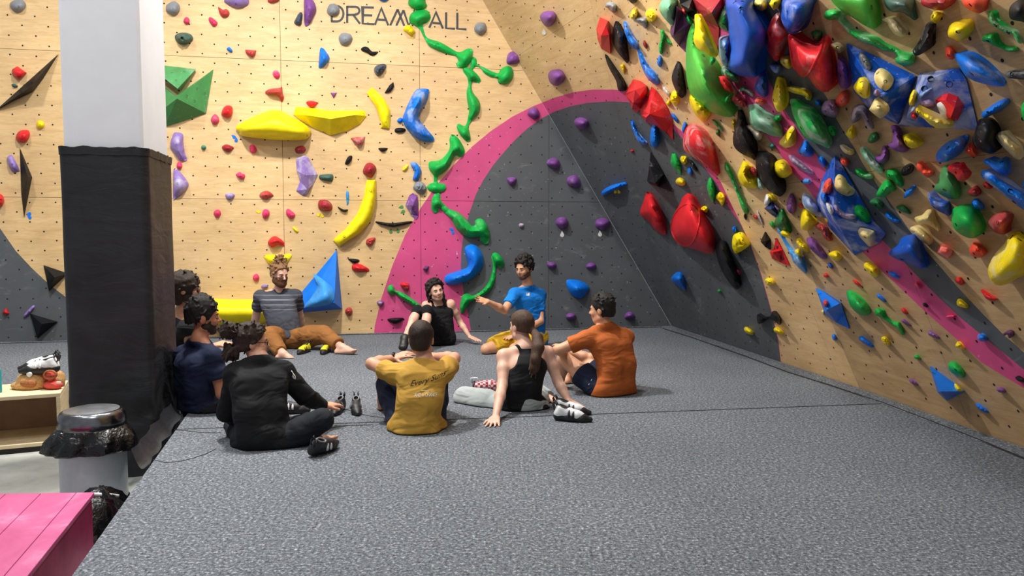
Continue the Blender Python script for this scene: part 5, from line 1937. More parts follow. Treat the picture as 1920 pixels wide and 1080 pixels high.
# ------------------------------------------------------------------ signed-distance modelling for people, bags and shoes
def V3(p):
    return np.array((p[0], p[1], p[2]), np.float32)


class Cone:
    """round cone between a and b, optional clip half-spaces (point, normal): the side the normal points to is removed"""
    def __init__(self, a, b, ra, rb=None, k=0.02, clip=(), sub=False):
        self.a, self.b = V3(a), V3(b)
        self.ra, self.rb = ra, (ra if rb is None else rb)
        self.k, self.clip, self.sub = k, list(clip), sub

    def d(self, p):
        ba = self.b - self.a
        L = max(float(ba @ ba), 1e-9)
        t = np.clip(((p - self.a) @ ba) / L, 0, 1)
        q = p - (self.a + t[:, None] * ba)
        d = np.sqrt((q * q).sum(1)) - (self.ra + t * (self.rb - self.ra))
        for (c, n) in self.clip:
            d = np.maximum(d, (p - V3(c)) @ V3(n))
        return d

    def grow(self, g, clip=(), k=None):
        return Cone(self.a, self.b, self.ra + g, self.rb + g, self.k if k is None else k, self.clip + list(clip))

    def box(self):
        r = max(self.ra, self.rb)
        return np.minimum(self.a, self.b) - r, np.maximum(self.a, self.b) + r


class Ell:
    def __init__(self, c, r, M=None, k=0.02, clip=(), sub=False):
        self.c, self.r = V3(c), np.array(r, np.float32)
        self.M = np.array(M if M is not None else np.eye(3), np.float32)   # columns are the local axes
        self.k, self.clip, self.sub = k, list(clip), sub

    def d(self, p):
        q = (p - self.c) @ self.M
        k0 = np.sqrt(((q / self.r) ** 2).sum(1))
        k1 = np.sqrt(((q / self.r ** 2) ** 2).sum(1)) + 1e-9
        d = np.where(k0 < 1e-4, -self.r.min(), k0 * (k0 - 1) / k1)
        for (c, n) in self.clip:
            d = np.maximum(d, (p - V3(c)) @ V3(n))
        return d

    def grow(self, g, clip=(), k=None):
        return Ell(self.c, self.r + g, self.M, self.k if k is None else k, self.clip + list(clip))

    def box(self):
        r = float(self.r.max())
        return self.c - r, self.c + r


def wav(p, f, seed):
    """cheap smooth pseudo-noise"""
    rs = np.random.RandomState(seed)
    o = np.zeros(len(p), np.float32)
    for i in range(5):
        w = rs.randn(3).astype(np.float32)
        w *= f * (0.7 + 0.6 * rs.rand()) / np.linalg.norm(w)
        o += np.sin(p @ w + rs.rand() * 6.28)
    return o / 5


def surface(prims, vox, disp=None, floor=None, pad=0.03):
    """surface nets over a block-sparse distance field; returns verts, quads"""
    lo = np.min([q.box()[0] for q in prims if not q.sub], 0) - pad
    hi = np.max([q.box()[1] for q in prims if not q.sub], 0) + pad
    B = 5
    nb = np.ceil((hi - lo) / (vox * B)).astype(int)
    n = nb * B + 1
    idx = np.stack(np.meshgrid(*[np.arange(x) for x in nb], indexing='ij'), -1).reshape(-1, 3)
    cen = (lo + (idx + 0.5) * B * vox).astype(np.float32)
    rad = B * vox * 0.87
    dmin = np.full(len(cen), 9.0, np.float32)
    near = []
    for q in prims:
        a, b = q.box()
        m = np.all((cen > a - rad - 0.07) & (cen < b + rad + 0.07), 1)
        ii = np.nonzero(m)[0]
        dq = q.d(cen[ii]) if len(ii) else np.zeros(0)
        near.append((ii, dq))
        if not q.sub and len(ii):
            dmin[ii] = np.minimum(dmin[ii], dq)
    act = np.abs(dmin) < rad + 0.018
    subact = np.zeros(len(cen), bool)
    val = np.where(dmin < 0, -1.0, 1.0).astype(np.float32)
    A = np.nonzero(act)[0]
    pos = -np.ones(len(cen), int)
    pos[A] = np.arange(len(A))
    off = np.stack(np.meshgrid(np.arange(B + 1), np.arange(B + 1), np.arange(B + 1), indexing='ij'), -1).reshape(-1, 3)
    NP = len(off)
    D = np.full((len(A), NP), 1.0, np.float32)
    for q, (ii, dq) in zip(prims, near):
        if not len(ii):
            continue
        sel = ii[act[ii] & (dq < rad + 0.014 + q.k)]
        if not len(sel):
            continue
        rows = pos[sel]
        P = (lo + (idx[sel][:, None, :] * B + off[None]) * vox).reshape(-1, 3).astype(np.float32)
        dd = q.d(P).reshape(len(sel), NP)
        cur = D[rows]
        if q.sub:
            kk = max(q.k, 1e-4)
            h = np.clip(0.5 - 0.5 * (cur + dd) / kk, 0, 1)
            D[rows] = cur * (1 - h) - dd * h + kk * h * (1 - h)
        else:
            kk = max(q.k, 1e-4)
            h = np.clip(0.5 + 0.5 * (dd - cur) / kk, 0, 1)
            D[rows] = dd * (1 - h) + cur * h - kk * h * (1 - h)
    P = (lo + (idx[A][:, None, :] * B + off[None]) * vox).reshape(-1, 3).astype(np.float32)
    if disp is not None:
        D += disp(P).reshape(len(A), NP)
    if floor is not None:
        D = np.maximum(D, (floor - P[:, 2]).reshape(len(A), NP))
    G = np.full(n, 1.0, np.float32)
    bi = idx[val < 0]
    for b in bi:
        x, y, z = b * B
        G[x:x + B + 1, y:y + B + 1, z:z + B + 1] = -1.0
    for r, a in enumerate(A):
        x, y, z = idx[a] * B
        G[x:x + B + 1, y:y + B + 1, z:z + B + 1] = D[r].reshape(B + 1, B + 1, B + 1)
    G[0], G[-1], G[:, 0], G[:, -1], G[:, :, 0], G[:, :, -1] = (1,) * 6
    ins = G < 0
    c = np.zeros(n - 1, np.uint8)
    s8 = [(i, j, k_) for i in (0, 1) for j in (0, 1) for k_ in (0, 1)]
    N1 = n - 1
    for (i, j, k_) in s8:
        c += ins[i:i + N1[0], j:j + N1[1], k_:k_ + N1[2]]
    cells = np.argwhere((c > 0) & (c < 8))
    if not len(cells):
        return [], []
    vid = -np.ones(N1, np.int64)
    vid[tuple(cells.T)] = np.arange(len(cells))
    acc = np.zeros((len(cells), 3))
    cnt = np.zeros(len(cells))
    for ax in range(3):
        o1, o2 = [x for x in range(3) if x != ax]
        for i in (0, 1):
            for j in (0, 1):
                a = np.zeros(3, int)
                a[o1], a[o2] = i, j
                b = a.copy()
                b[ax] = 1
                va = G[tuple((cells + a).T)]
                vb = G[tuple((cells + b).T)]
                m = (va < 0) != (vb < 0)
                t = np.where(m, va / np.where(m, va - vb, 1), 0)
                p = np.tile(a.astype(float), (len(cells), 1))
                p[:, ax] = t
                acc[m] += p[m]
                cnt[m] += 1
    verts = lo + (cells + acc / cnt[:, None]) * vox
    quads = []
    for ax in range(3):
        o1, o2 = [x for x in range(3) if x != ax]
        sl = [slice(None)] * 3
        sl2 = [slice(None)] * 3
        sl[ax] = slice(0, -1)
        sl2[ax] = slice(1, None)
        a, b = ins[tuple(sl)], ins[tuple(sl2)]
        e = np.argwhere(a != b)
        e = e[(e[:, o1] > 0) & (e[:, o2] > 0) & (e[:, o1] < N1[o1]) & (e[:, o2] < N1[o2])]
        fl = a[tuple(e.T)]
        q = []
        for (d1_, d2_) in ((1, 1), (0, 1), (0, 0), (1, 0)):
            cc = e.copy()
            cc[:, o1] -= d1_
            cc[:, o2] -= d2_
            q.append(vid[tuple(cc.T)])
        q = np.stack(q, 1)
        if ax == 1:
            fl = ~fl
        q[~fl] = q[~fl][:, ::-1]
        quads.append(q)
    q = np.concatenate(quads)
    q = q[(q >= 0).all(1)]
    return verts, q


def sdf_obj(name, prims, mat, parent=None, vox=0.008, disp=None, floor=None, origin=None, relax=1):
    verts, q = surface(prims, vox, disp, floor)
    if not len(verts):
        return None
    verts = np.array(verts)
    # light relaxation takes the grid steps out
    for _ in range(relax):
        acc = np.zeros_like(verts)
        cnt = np.zeros(len(verts))
        for a, b in ((0, 1), (1, 2), (2, 3), (3, 0)):
            np.add.at(acc, q[:, a], verts[q[:, b]])
            np.add.at(cnt, q[:, a], 1)
            np.add.at(acc, q[:, b], verts[q[:, a]])
            np.add.at(cnt, q[:, b], 1)
        verts = verts * 0.5 + 0.5 * acc / np.maximum(cnt, 1)[:, None]
    org = Vector(origin) if origin is not None else Vector(verts.mean(0))
    porg = Vector((0, 0, 0))
    pp = parent
    while pp is not None:
        porg += pp.location
        pp = pp.parent
    me = bpy.data.meshes.new(name)
    loc = (verts - np.array(org)).astype(np.float32)
    me.vertices.add(len(loc))
    me.vertices.foreach_set('co', loc.ravel())
    me.loops.add(q.size)
    me.polygons.add(len(q))
    me.polygons.foreach_set('loop_start', np.arange(0, q.size, 4))
    me.polygons.foreach_set('loop_total', np.full(len(q), 4))
    me.loops.foreach_set('vertex_index', q.ravel().astype(np.int32))
    me.polygons.foreach_set('use_smooth', np.ones(len(q), bool))
    me.update(calc_edges=True)
    me.validate()
    me.materials.append(mat)
    o = bpy.data.objects.new(name, me)
    o.location = org - porg
    return link(o, parent)


def skin_mat(name, rgb):
    if name in MATS:
        return MATS[name]
    k = NT(name)
    P = k.obj()
    c = srgb(*rgb)
    col = k.ramp(k.noise(P, 14, 4), [(0.3, tuple(x * 0.88 for x in c[:3]) + (1,)), (0.7, tuple(min(1, x * 1.08) for x in c[:3]) + (1,))])
    k.l(col, k.b.inputs['Base Color'])
    k.b.inputs['Roughness'].default_value = 0.5
    k.b.inputs['Subsurface Weight'].default_value = 0.08
    k.b.inputs['Subsurface Radius'].default_value = (0.02, 0.008, 0.004)
    MATS[name] = k.m
    return k.m


def cloth_mat(name, rgb, stripes=None, rough=0.85):
    if name in MATS:
        return MATS[name]
    k = NT(name)
    P = k.obj()
    c = srgb(*rgb)
    col = k.ramp(k.noise(P, 6, 4), [(0.3, tuple(x * 0.88 for x in c[:3]) + (1,)), (0.7, tuple(min(1, x * 1.1) for x in c[:3]) + (1,))])
    if stripes:
        sep = k.n('SeparateXYZ')
        k.l(k.pos(), sep.inputs[0])
        for z, w in stripes[1]:
            m1 = k.n('Math', operation='COMPARE')
            k.l(sep.outputs[2], m1.inputs[0])
            m1.inputs[1].default_value = z
            m1.inputs[2].default_value = w
            col = k.mix(m1.outputs[0], col, srgb(*stripes[0]))
    k.l(col, k.b.inputs['Base Color'])
    k.b.inputs['Roughness'].default_value = rough
    k.b.inputs['Specular IOR Level'].default_value = 0.25
    k.bump(k.noise(k.mapping(P, rot=(0.5, 0.3, 0.4), scale=(1, 1, 2.2)), 4.0, 1.5, 0.4, 1.8), 0.5, 0.05)
    MATS[name] = k.m
    return k.m


def hair_mat(name, rgb, strand=(60, 60, 8)):
    if name in MATS:
        return MATS[name]
    k = NT(name)
    P = k.mapping(k.obj(), scale=strand)
    c = srgb(*rgb)
    f = k.noise(P, 2.0, 5, 0.65, 0.6)
    col = k.ramp(f, [(0.3, tuple(x * 0.5 for x in c[:3]) + (1,)), (0.72, tuple(min(1, x * 1.5) for x in c[:3]) + (1,))])
    k.l(col, k.b.inputs['Base Color'])
    k.b.inputs['Roughness'].default_value = 0.6
    k.b.inputs['Specular IOR Level'].default_value = 0.3
    k.bump(f, 0.5, 0.01)
    MATS[name] = k.m
    return k.m


M_EYEW = plain('eye_white', (186, 178, 170), 0.25, var=0.01)
M_IRIS = plain('dark_iris', (28, 18, 12), 0.2, var=0.01)
M_FRAME = plain('glasses_frame', (30, 26, 24), 0.3, var=0.02)


def frame(f, up=(0, 0, 1)):
    """columns: right, forward, up"""
    f = Vector(f).normalized()
    r = f.cross(Vector(up)).normalized()
    u = r.cross(f)
    return Matrix((r, f, u)).transposed()


def lerp(a, b, t):
    return a + (b - a) * t


def hand_prims(wr, d, nrm, side, curl=0.4, spread=0.25, s=1.0, thumb=0.9):
    """wr wrist, d direction to the fingers, nrm out of the back of the hand, side +1/-1 puts the thumb along +/- (d x nrm)"""
    d = Vector(d).normalized()
    nrm = Vector(nrm)
    nrm = (nrm - d * nrm.dot(d)).normalized()
    lat = d.cross(nrm).normalized() * side
    out = []
    kn = []
    for i, t in enumerate((0.034, 0.012, -0.011, -0.032)):
        b = wr + d * (0.088 - 0.006 * abs(i - 1)) * s + lat * t * s
        kn.append(b)
        out.append(Cone(wr + lat * t * 0.6 * s + d * 0.01 * s, b, 0.016 * s, 0.0125 * s, k=0.012))
    for i, L in enumerate((0.070, 0.079, 0.073, 0.057)):
        p = kn[i]
        ang = curl * (0.7 + 0.12 * i)
        dd = (d + lat * spread * (0.45 - 0.3 * i)).normalized()
        for j, (fr, r0, r1) in enumerate(((0.45, 0.0098, 0.0090), (0.31, 0.0090, 0.0084), (0.24, 0.0084, 0.0075))):
            a = ang * (0.5 + j * 0.9)
            v = dd * math.cos(a) - nrm * math.sin(a)
            q = p + v * L * fr * s
            out.append(Cone(p, q, r0 * s, r1 * s, k=0.004))
            p = q
    b = wr + d * 0.022 * s + lat * 0.026 * s
    v = (d * 0.75 + lat * thumb - nrm * 0.25).normalized()
    q = b + v * 0.045 * s
    v2 = (d * 0.95 + lat * thumb * 0.45 - nrm * 0.3).normalized()
    q2 = q + v2 * 0.028 * s
    out += [Cone(wr + d * 0.01 * s, b, 0.017 * s, 0.014 * s, k=0.012), Cone(b, q, 0.0135 * s, 0.0105 * s, k=0.008), Cone(q, q2, 0.0105 * s, 0.009 * s, k=0.004)]
    return out


def foot_prims(ank, toe, up=(0, 0, 1), s=1.0, bare=True):
    """ankle joint, ball-of-foot direction point"""
    d = (toe - ank)
    up = Vector(up)
    d = (d - up * d.dot(up) * 0.0)
    L = d.length
    d.normalize()
    lat = d.cross(up).normalized()
    upn = lat.cross(d).normalized()
    heel = ank - d * 0.045 * s - upn * 0.045 * s
    ball = ank + d * 0.125 * s - upn * 0.058 * s
    out = [Cone(ank, heel, 0.040 * s, 0.034 * s, k=0.02), Cone(ank + upn * .0, ank + d * 0.07 * s - upn * 0.03 * s, 0.038 * s, 0.033 * s, k=0.02),
           Cone(heel, ball + lat * .016 * s, 0.030 * s, 0.026 * s, k=0.02), Cone(heel, ball - lat * .018 * s, 0.030 * s, 0.024 * s, k=0.02),
           Cone(ank + d * 0.06 * s - upn * .03 * s, ball, 0.032 * s, 0.026 * s, k=0.02)]
    if bare:
        for i, t in enumerate((0.030, 0.013, -0.002, -0.016, -0.029)):
            b = ball + lat * t * s + d * 0.01 * s
            out.append(Cone(b, b + d * (0.050 - 0.007 * i) * s + upn * 0.004, (0.0125 if i == 0 else 0.0095) * s, (0.0115 if i == 0 else 0.008) * s, k=0.006))
    return out


def head_prims(c, M, s=1.0, fem=False, jaw=1.0):
    """c centre of the head, M columns right, forward, up (3x3)"""
    T = lambda x, y, z: c + M @ (Vector((x, y, z)) * s)
    Mm = np.array(M)
    E = lambda p, r, **kw: Ell(T(*p), [x * s for x in r], Mm, **kw)
    out = [E((0, -0.012, 0.030), (0.076, 0.097, 0.086), k=0.02), E((0, 0.030, -0.030), (0.060, 0.064, 0.082), k=0.03),
           Cone(T(0, 0.045, -0.085), T(0, 0.062, -0.092), 0.030 * s * jaw, 0.022 * s * jaw, k=0.02),
           Cone(T(-0.045, 0.005, -0.07), T(-0.018, 0.058, -0.088), 0.026 * s * jaw, 0.022 * s, k=0.02),
           Cone(T(0.045, 0.005, -0.07), T(0.018, 0.058, -0.088), 0.026 * s * jaw, 0.022 * s, k=0.02),
           Cone(T(-0.036, 0.080, 0.020), T(0.036, 0.080, 0.020), 0.011 * s, 0.011 * s, k=0.012),
           Cone(T(-0.042, 0.066, -0.028), T(-0.030, 0.072, -0.034), 0.016 * s, k=0.02), Cone(T(0.042, 0.066, -0.028), T(0.030, 0.072, -0.034), 0.016 * s, k=0.02),
           E((-0.031, 0.100, 0.002), (0.016, 0.016, 0.012), k=0.012, sub=True), E((0.031, 0.100, 0.002), (0.016, 0.016, 0.012), k=0.012, sub=True),
           Cone(T(0, 0.088, 0.010), T(0, 0.112, -0.026), 0.008 * s, 0.0115 * s, k=0.010), Cone(T(-0.012, 0.096, -0.030), T(0.012, 0.096, -0.030), 0.009 * s, k=0.006),
           Cone(T(-0.019, 0.086, -0.056), T(0.019, 0.086, -0.056), 0.0085 * s, k=0.006), Cone(T(-0.015, 0.085, -0.067), T(0.015, 0.085, -0.067), 0.009 * s, k=0.006),
           E((-0.078, -0.008, -0.012), (0.010, 0.021, 0.033), k=0.008), E((0.078, -0.008, -0.012), (0.010, 0.021, 0.033), k=0.008)]
    return out, T, E


class Person:
    def __init__(self, label, skin, base, vox=0.007, scale=1.0):
        self.label, self.vox, self.s = label, vox, scale
        self.skin = skin
        self.base = Vector(base)
        self.p = {}           # tag -> prims
        self.lm = {}

    def add(self, tag_, *prims):
        self.p.setdefault(tag_, []).extend(prims)

    def torso(self, pel, spine, chest, neck, shL, shR, hipL, hipR, w=1.0, dep=1.0, bust=0.0):
        s = self.s
        lat = (shR - shL).normalized()
        up = (neck - pel).normalized()
        fwd = up.cross(lat).normalized()      # out of the chest when shL is the person's left ... sign fixed by caller through lat
        self.lat, self.up, self.fwd = lat, up, fwd
        for q in (-1, 1):
            self.add('torso', Cone(pel + lat * q * .068 * w * s, spine + lat * q * .058 * w * s, .098 * dep * s, .088 * dep * s, k=.04),
                     Cone(spine + lat * q * .058 * w * s, chest + lat * q * .075 * w * s, .088 * dep * s, .095 * dep * s, k=.04))
        self.add('torso', Cone(pel, chest, .105 * dep * s, .10 * dep * s, k=.04))
        for sh in (shL, shR):
            self.add('shld', Cone(chest + (sh - chest) * .30, sh, .078 * dep * s, .052 * s, k=.035))
            self.add('trap', Cone(neck, sh, .048 * s, .046 * s, k=.03))
        for h in (hipL, hipR):
            self.add('torso', Cone(h, pel, .098 * s, .10 * s, k=.03))

    def neck(self, nk, hd):
        self.add('neck', Cone(nk, hd, .056 * self.s, .050 * self.s, k=.03))

    def arm(self, side, sh, el, wr, hd=None, r=1.0, nrm=None, thumb=1, curl=.5, spread=.25, fingers=True):
        s = self.s * r
        self.add('uarm' + side, Cone(sh, lerp(sh, el, .45), .052 * s, .050 * s, k=.025), Cone(lerp(sh, el, .45), el, .050 * s, .040 * s, k=.02))
        self.add('larm' + side, Cone(el, lerp(el, wr, .35), .041 * s, .042 * s, k=.02), Cone(lerp(el, wr, .35), wr, .042 * s, .027 * s, k=.02))
        if hd is not None:
            self.add('hand' + side, *hand_prims(wr, hd - wr, nrm if nrm is not None else Vector((0, 0, 1)), thumb, curl, spread, self.s))

    def leg(self, side, hip, kn, an, toe=None, r=1.0, bare=True, up=(0, 0, 1)):
        s = self.s * r
        self.add('thigh' + side, Cone(hip, lerp(hip, kn, .5), .092 * s, .080 * s, k=.03), Cone(lerp(hip, kn, .5), kn, .080 * s, .060 * s, k=.02))
        cal = lerp(kn, an, .32)
        self.add('shin' + side, Cone(kn, cal, .056 * s, .056 * s, k=.02), Cone(cal, lerp(kn, an, .7), .056 * s, .040 * s, k=.02), Cone(lerp(kn, an, .7), an, .040 * s, .034 * s, k=.02))
        if toe is not None:
            self.add('foot' + side, *foot_prims(an, toe, up, self.s, bare))

    def head(self, c, fwd, up=(0, 0, 1), fem=False, jaw=1.0, hs=1.0):
        self.M = frame(fwd, up)
        self.hc = c
        self.hs = hs * self.s
        pr, self.T, self.E = head_prims(c, self.M, self.hs, fem, jaw)
        self.add('head', *pr)

    def tags(self, *names):
        out = []
        for n_ in names:
            out += self.p.get(n_, [])
        return out

    def build(self, floor=0.006, eyes=True, brow=(40, 28, 22), lips=None):
        order = ['torso', 'shld', 'trap', 'neck', 'head', 'uarmL', 'uarmR', 'larmL', 'larmR', 'handL', 'handR', 'thighL', 'thighR', 'shinL', 'shinR', 'footL', 'footR']
        pr = self.tags(*order)
        self.o = sdf_obj('person', pr, self.skin, None, self.vox, None, floor, origin=self.base)
        tag(self.o, self.label, 'person')
        T, s = self.T, self.hs
        if eyes:
            for q in (-1, 1):
                ey = sdf_obj('eye', [Ell(T(q * .031, .082, .002), (.0105 * s, .008 * s, .0052 * s), np.array(self.M), k=.001)], M_EYEW, self.o, .0022, relax=0)
                if ey is not None:
                    sdf_obj('iris', [Ell(T(q * .031, .0885, .002), (.0056 * s, .003 * s, .0052 * s), np.array(self.M), k=.001)], M_IRIS, ey, .0015, relax=0)
                bm = plain('brow_hair_%d_%d_%d' % brow, brow, 0.7)
                tube_obj('eyebrow', [T(q * .014, .093, .018), T(q * .030, .092, .024), T(q * .046, .080, .020)], [.0042 * s, .0045 * s, .003 * s], bm, self.o)
            lm = plain('lips_%s' % ('x' if lips is None else lips[0]), lips or (150, 88, 78), 0.45)
            tube_obj('lips', [T(-.022, .088, -.061), T(-.008, .097, -.059), T(.008, .097, -.059), T(.022, .088, -.061)], [.003 * s, .0055 * s, .0055 * s, .003 * s], lm, self.o)
        return self.o

    def cloth(self, name, prims, mat, amp=.006, f=16, seed=1, vox=None, floor=0.0055, subs=(), label=None, relax=1):
        sc = lambda P: amp * wav(P * np.array((1, 1, 1.6), np.float32), f, seed) + amp * .5 * wav(P, f * 2.3, seed + 7)
        o = sdf_obj(name, list(prims) + list(subs), mat, self.o, vox or self.vox, sc if amp else None, floor, relax=relax)
        if label and o is not None:
            o['label'] = label
        return o


def clipc(p, n):
    """removes what lies on the side n points to"""
    return (p, Vector(n).normalized())


J = at_y

# ------------------------------------------------------------------ helpers for dress and hair
def tshirt(P, mat, sleeve=(.62, .62), grow=.016, name='t_shirt', hem=None, seed=1, amp=.007, neckh=.012, extra=(), subs=(), armL=None, armR=None):
    nk = P.nk
    pr = [q.grow(grow, [hem] if hem else []) for q in P.tags('torso', 'shld')]
    pr += [q.grow(grow * .7, [clipc(nk + P.up * neckh, P.up)]) for q in P.tags('trap')]
    for sd, fr in zip('LR', sleeve):
        ua = P.tags('uarm' + sd)
        if not ua or fr is None:
            continue
        a, b = Vector(ua[0].a), Vector(ua[1].b)
        d = (b - a).normalized()
        cp = clipc(lerp(a, b, fr), d)
        pr += [Cone(ua[0].a, ua[0].b, ua[0].ra + grow, ua[0].rb + grow + .002, .03, [cp]), Cone(ua[1].a, ua[1].b, ua[1].ra + grow + .002, ua[1].rb + grow + .010, .02, [cp])]
    return P.cloth(name, pr + list(extra), mat, amp=amp, seed=seed, subs=subs)


def trousers(P, mat, name='trousers', waist=.10, hem=(1.0, 1.0), grow=.020, shin=True, seed=2, amp=.007, legs='LR', bag=0.012, tg=None):
    cw = clipc(P.pel + P.up * waist, P.up)
    pr = [q.grow(grow * .6 if tg is None else tg, [cw]) for q in P.tags('torso')]
    for sd, h in zip('LR', hem):
        if sd not in legs:
            continue
        th = P.tags('thigh' + sd)
        sh = P.tags('shin' + sd)
        a, b = Vector(th[0].a), Vector(th[1].b)
        cl = [] if h >= 1.0 or shin else [clipc(lerp(a, b, h), b - a)]
        pr += [q.grow(grow + (bag if i else 0), cl) for i, q in enumerate(th)]
        if shin:
            a, b = Vector(sh[0].a), Vector(sh[2].b)
            cl = [clipc(lerp(a, b, h), b - a)] if h < 1.2 else []
            pr += [q.grow(grow * .8 + bag * .5, cl) for q in sh]
    return P.cloth(name, pr, mat, amp=amp, seed=seed)


def hair(P, mat, t=.014, front=(.075, .058), nrm=(0, .80, -.60), nape=True, curls=0, cr=.014, amp=.004, seed=3, name='hair', extra=(), napez=-.04, vox=None, top=0.0, sideclip=None):
    T, s = P.T, P.hs
    M = P.M
    n_ = M @ Vector(nrm)
    cl = [clipc(T(0, front[0], front[1]), n_)]
    if sideclip is not None:
        cl.append(clipc(T(0, 0, sideclip), M @ Vector((0, 0.25, -1))))
    Mm = np.array(M)
    pr = [Ell(T(0, -.012, .032 + top), [x * s for x in (.076 + t, .097 + t, .088 + t + top)], Mm, .02, cl)]
    if nape:
        pr.append(Ell(T(0, -.045, napez), [x * s for x in (.062 + t * .8, .060 + t * .8, .070)], Mm, .02, cl))
    rnd = random.Random(seed)
    cn = 0
    while cn < curls:
        v = Vector((rnd.gauss(0, 1), rnd.gauss(0, 1), rnd.gauss(.5, 1))).normalized()
        p = Vector((v.x * (.076 + t), -.012 + v.y * (.097 + t), .032 + top + v.z * (.088 + t + top)))
        if (p - Vector((0, front[0] + .004, front[1] + .004))).dot(Vector(nrm)) > 0 or p.z < -.09:
            continue
        q = T(*p)
        w = T(*(p + Vector((rnd.uniform(-1, 1), rnd.uniform(-1, 1), rnd.uniform(-1, 1))) * .018))
        pr.append(Cone(q, w, cr * s * rnd.uniform(.75, 1.25), cr * s * .7, .006))
        cn += 1
    pr += list(extra)
    return P.cloth(name, pr, mat, amp=amp, f=75, seed=seed, vox=vox or P.vox * .72, floor=None)


def beard(P, mat, t=.010, full=True, seed=4):
    T, s = P.T, P.hs
    Mm = np.array(P.M)
    cl = [clipc(T(0, 0, -.036), P.M @ Vector((0, -.35, 1)))]
    pr = [Ell(T(0, .030, -.030), [x * s for x in (.060 + t * .7, .064 + t, .082 + t)], Mm, .02, cl),
          Cone(T(0, .05, -.088), T(0, .066, -.096), (.030 + t) * s, (.023 + t) * s, .02, cl),
          Cone(T(-.047, .006, -.066), T(-.018, .06, -.09), (.026 + t * .6) * s, (.023 + t) * s, .02, cl), Cone(T(.047, .006, -.066), T(.018, .06, -.09), (.026 + t * .6) * s, (.023 + t) * s, .02, cl),
          Cone(T(-.024, .088, -.046), T(.024, .088, -.046), .006 * s, .006 * s, .004)]
    sub = [Ell(T(0, .104, -.060), [x * s for x in (.023, .022, .0085)], Mm, .006, sub=True)]
    return P.cloth('beard', pr, mat, amp=.002, f=90, seed=seed, vox=P.vox * .75, floor=None, subs=sub)


def ears_only(P):
    return None


def glasses(P, dark=(28, 24, 22)):
    T = P.T
    pts = []
    g = None
    for q in (-1, 1):
        ring = [T(q * .033 + .021 * math.cos(a), .104 - .012 * abs(math.cos(a)) * (1 if q * math.cos(a) > 0 else 0), .002 + .017 * math.sin(a)) for a in [2 * math.pi * i / 14 for i in range(14)]]
        o = tube_obj('glasses' if g is None else 'lens_rim', ring, .0022, M_FRAME, P.o if g is None else g, closed=True)
        if g is None:
            g = o
        tube_obj('temple', [T(q * .054, .094, .006), T(q * .078, .05, .006), T(q * .084, -.005, .004)], .002, M_FRAME, g)
    tube_obj('bridge', [T(-.012, .104, .006), T(0, .108, .008), T(.012, .104, .006)], .002, M_FRAME, g)
    return g


def ground(u, v):
    return at_z(u, v)


SK_LIGHT = skin_mat('light_skin', (226, 176, 150))
SK_PALE = skin_mat('fair_skin', (216, 170, 148))
SK_TAN = skin_mat('tan_skin', (206, 152, 118))
SK_BROWN = skin_mat('brown_skin', (176, 116, 86))
SK_WARM = skin_mat('warm_skin', (204, 150, 122))
H_BLACK = hair_mat('black_hair', (26, 22, 21))
H_DBROWN = hair_mat('dark_brown_hair', (46, 34, 27))
H_BROWN = hair_mat('brown_hair', (74, 54, 42))
H_CURLY = hair_mat('light_brown_curls', (134, 98, 66))
H_BEARD = hair_mat('brown_beard', (96, 62, 42), (80, 80, 80))
H_STUB = hair_mat('dark_stubble', (92, 62, 48), (80, 80, 80))
H_STUBD = hair_mat('black_beard', (46, 33, 27), (80, 80, 80))

# ================================================================== man in the mustard T-shirt, from behind
P = Person('person in mustard T-shirt and navy shorts seen from behind, arms round raised knees', SK_WARM, ground(780, 822), .0065)
P.pel, P.nk = J(781, 792, 5.14), J(797, 679, 5.24)
shL, shR = J(741, 702, 5.24), J(832, 698, 5.27)
hL, hR = J(756, 800, 5.18), J(808, 802, 5.22)
P.torso(P.pel, J(786, 752, 5.14), J(790, 713, 5.19), P.nk, shL, shR, hL, hR, .82, .98)
P.neck(P.nk, J(793, 655, 5.27))
P.head(J(790, 635, 5.28), (0.06, 1, -.10))
P.arm('L', shL, J(697, 682, 5.40), J(738, 672, 5.62), J(772, 660, 5.60), nrm=Vector((-.2, -.5, 1)), thumb=1, curl=.35, spread=.2)
P.arm('R', shR, J(852, 672, 5.47), J(816, 668, 5.64), J(775, 664, 5.66), nrm=Vector((.2, -.4, 1)), thumb=-1, curl=.5)
P.leg('L', hL, J(722, 694, 5.60), J(716, 772, 5.78), J(712, 780, 6.0))
P.leg('R', hR, J(818, 700, 5.64), J(822, 772, 5.80), J(828, 780, 6.0))
P.build()
tshirt(P, cloth_mat('mustard_cotton', (188, 146, 62)), (.50, .50), seed=3, amp=.008, extra=[Cone(J(760, 815, 5.08), J(806, 818, 5.10), .07, .07, .04)])
trousers(P, cloth_mat('navy_shorts_cotton', (24, 32, 54)), 'shorts', waist=.02, hem=(.80, .80), shin=False, seed=5, grow=.016, tg=-.012)
hair(P, H_DBROWN, t=.011, amp=.002, napez=-.030, front=(.070, .060), sideclip=-.062)
YP = P
wt = J(738, 671, 5.62)
tube_obj('wristwatch', [wt + Vector((.0 * math.cos(a), .034 * math.cos(a), .034 * math.sin(a))) for a in [2 * math.pi * i / 16 for i in range(16)]], .011, M_SOCK, P.o, closed=True)

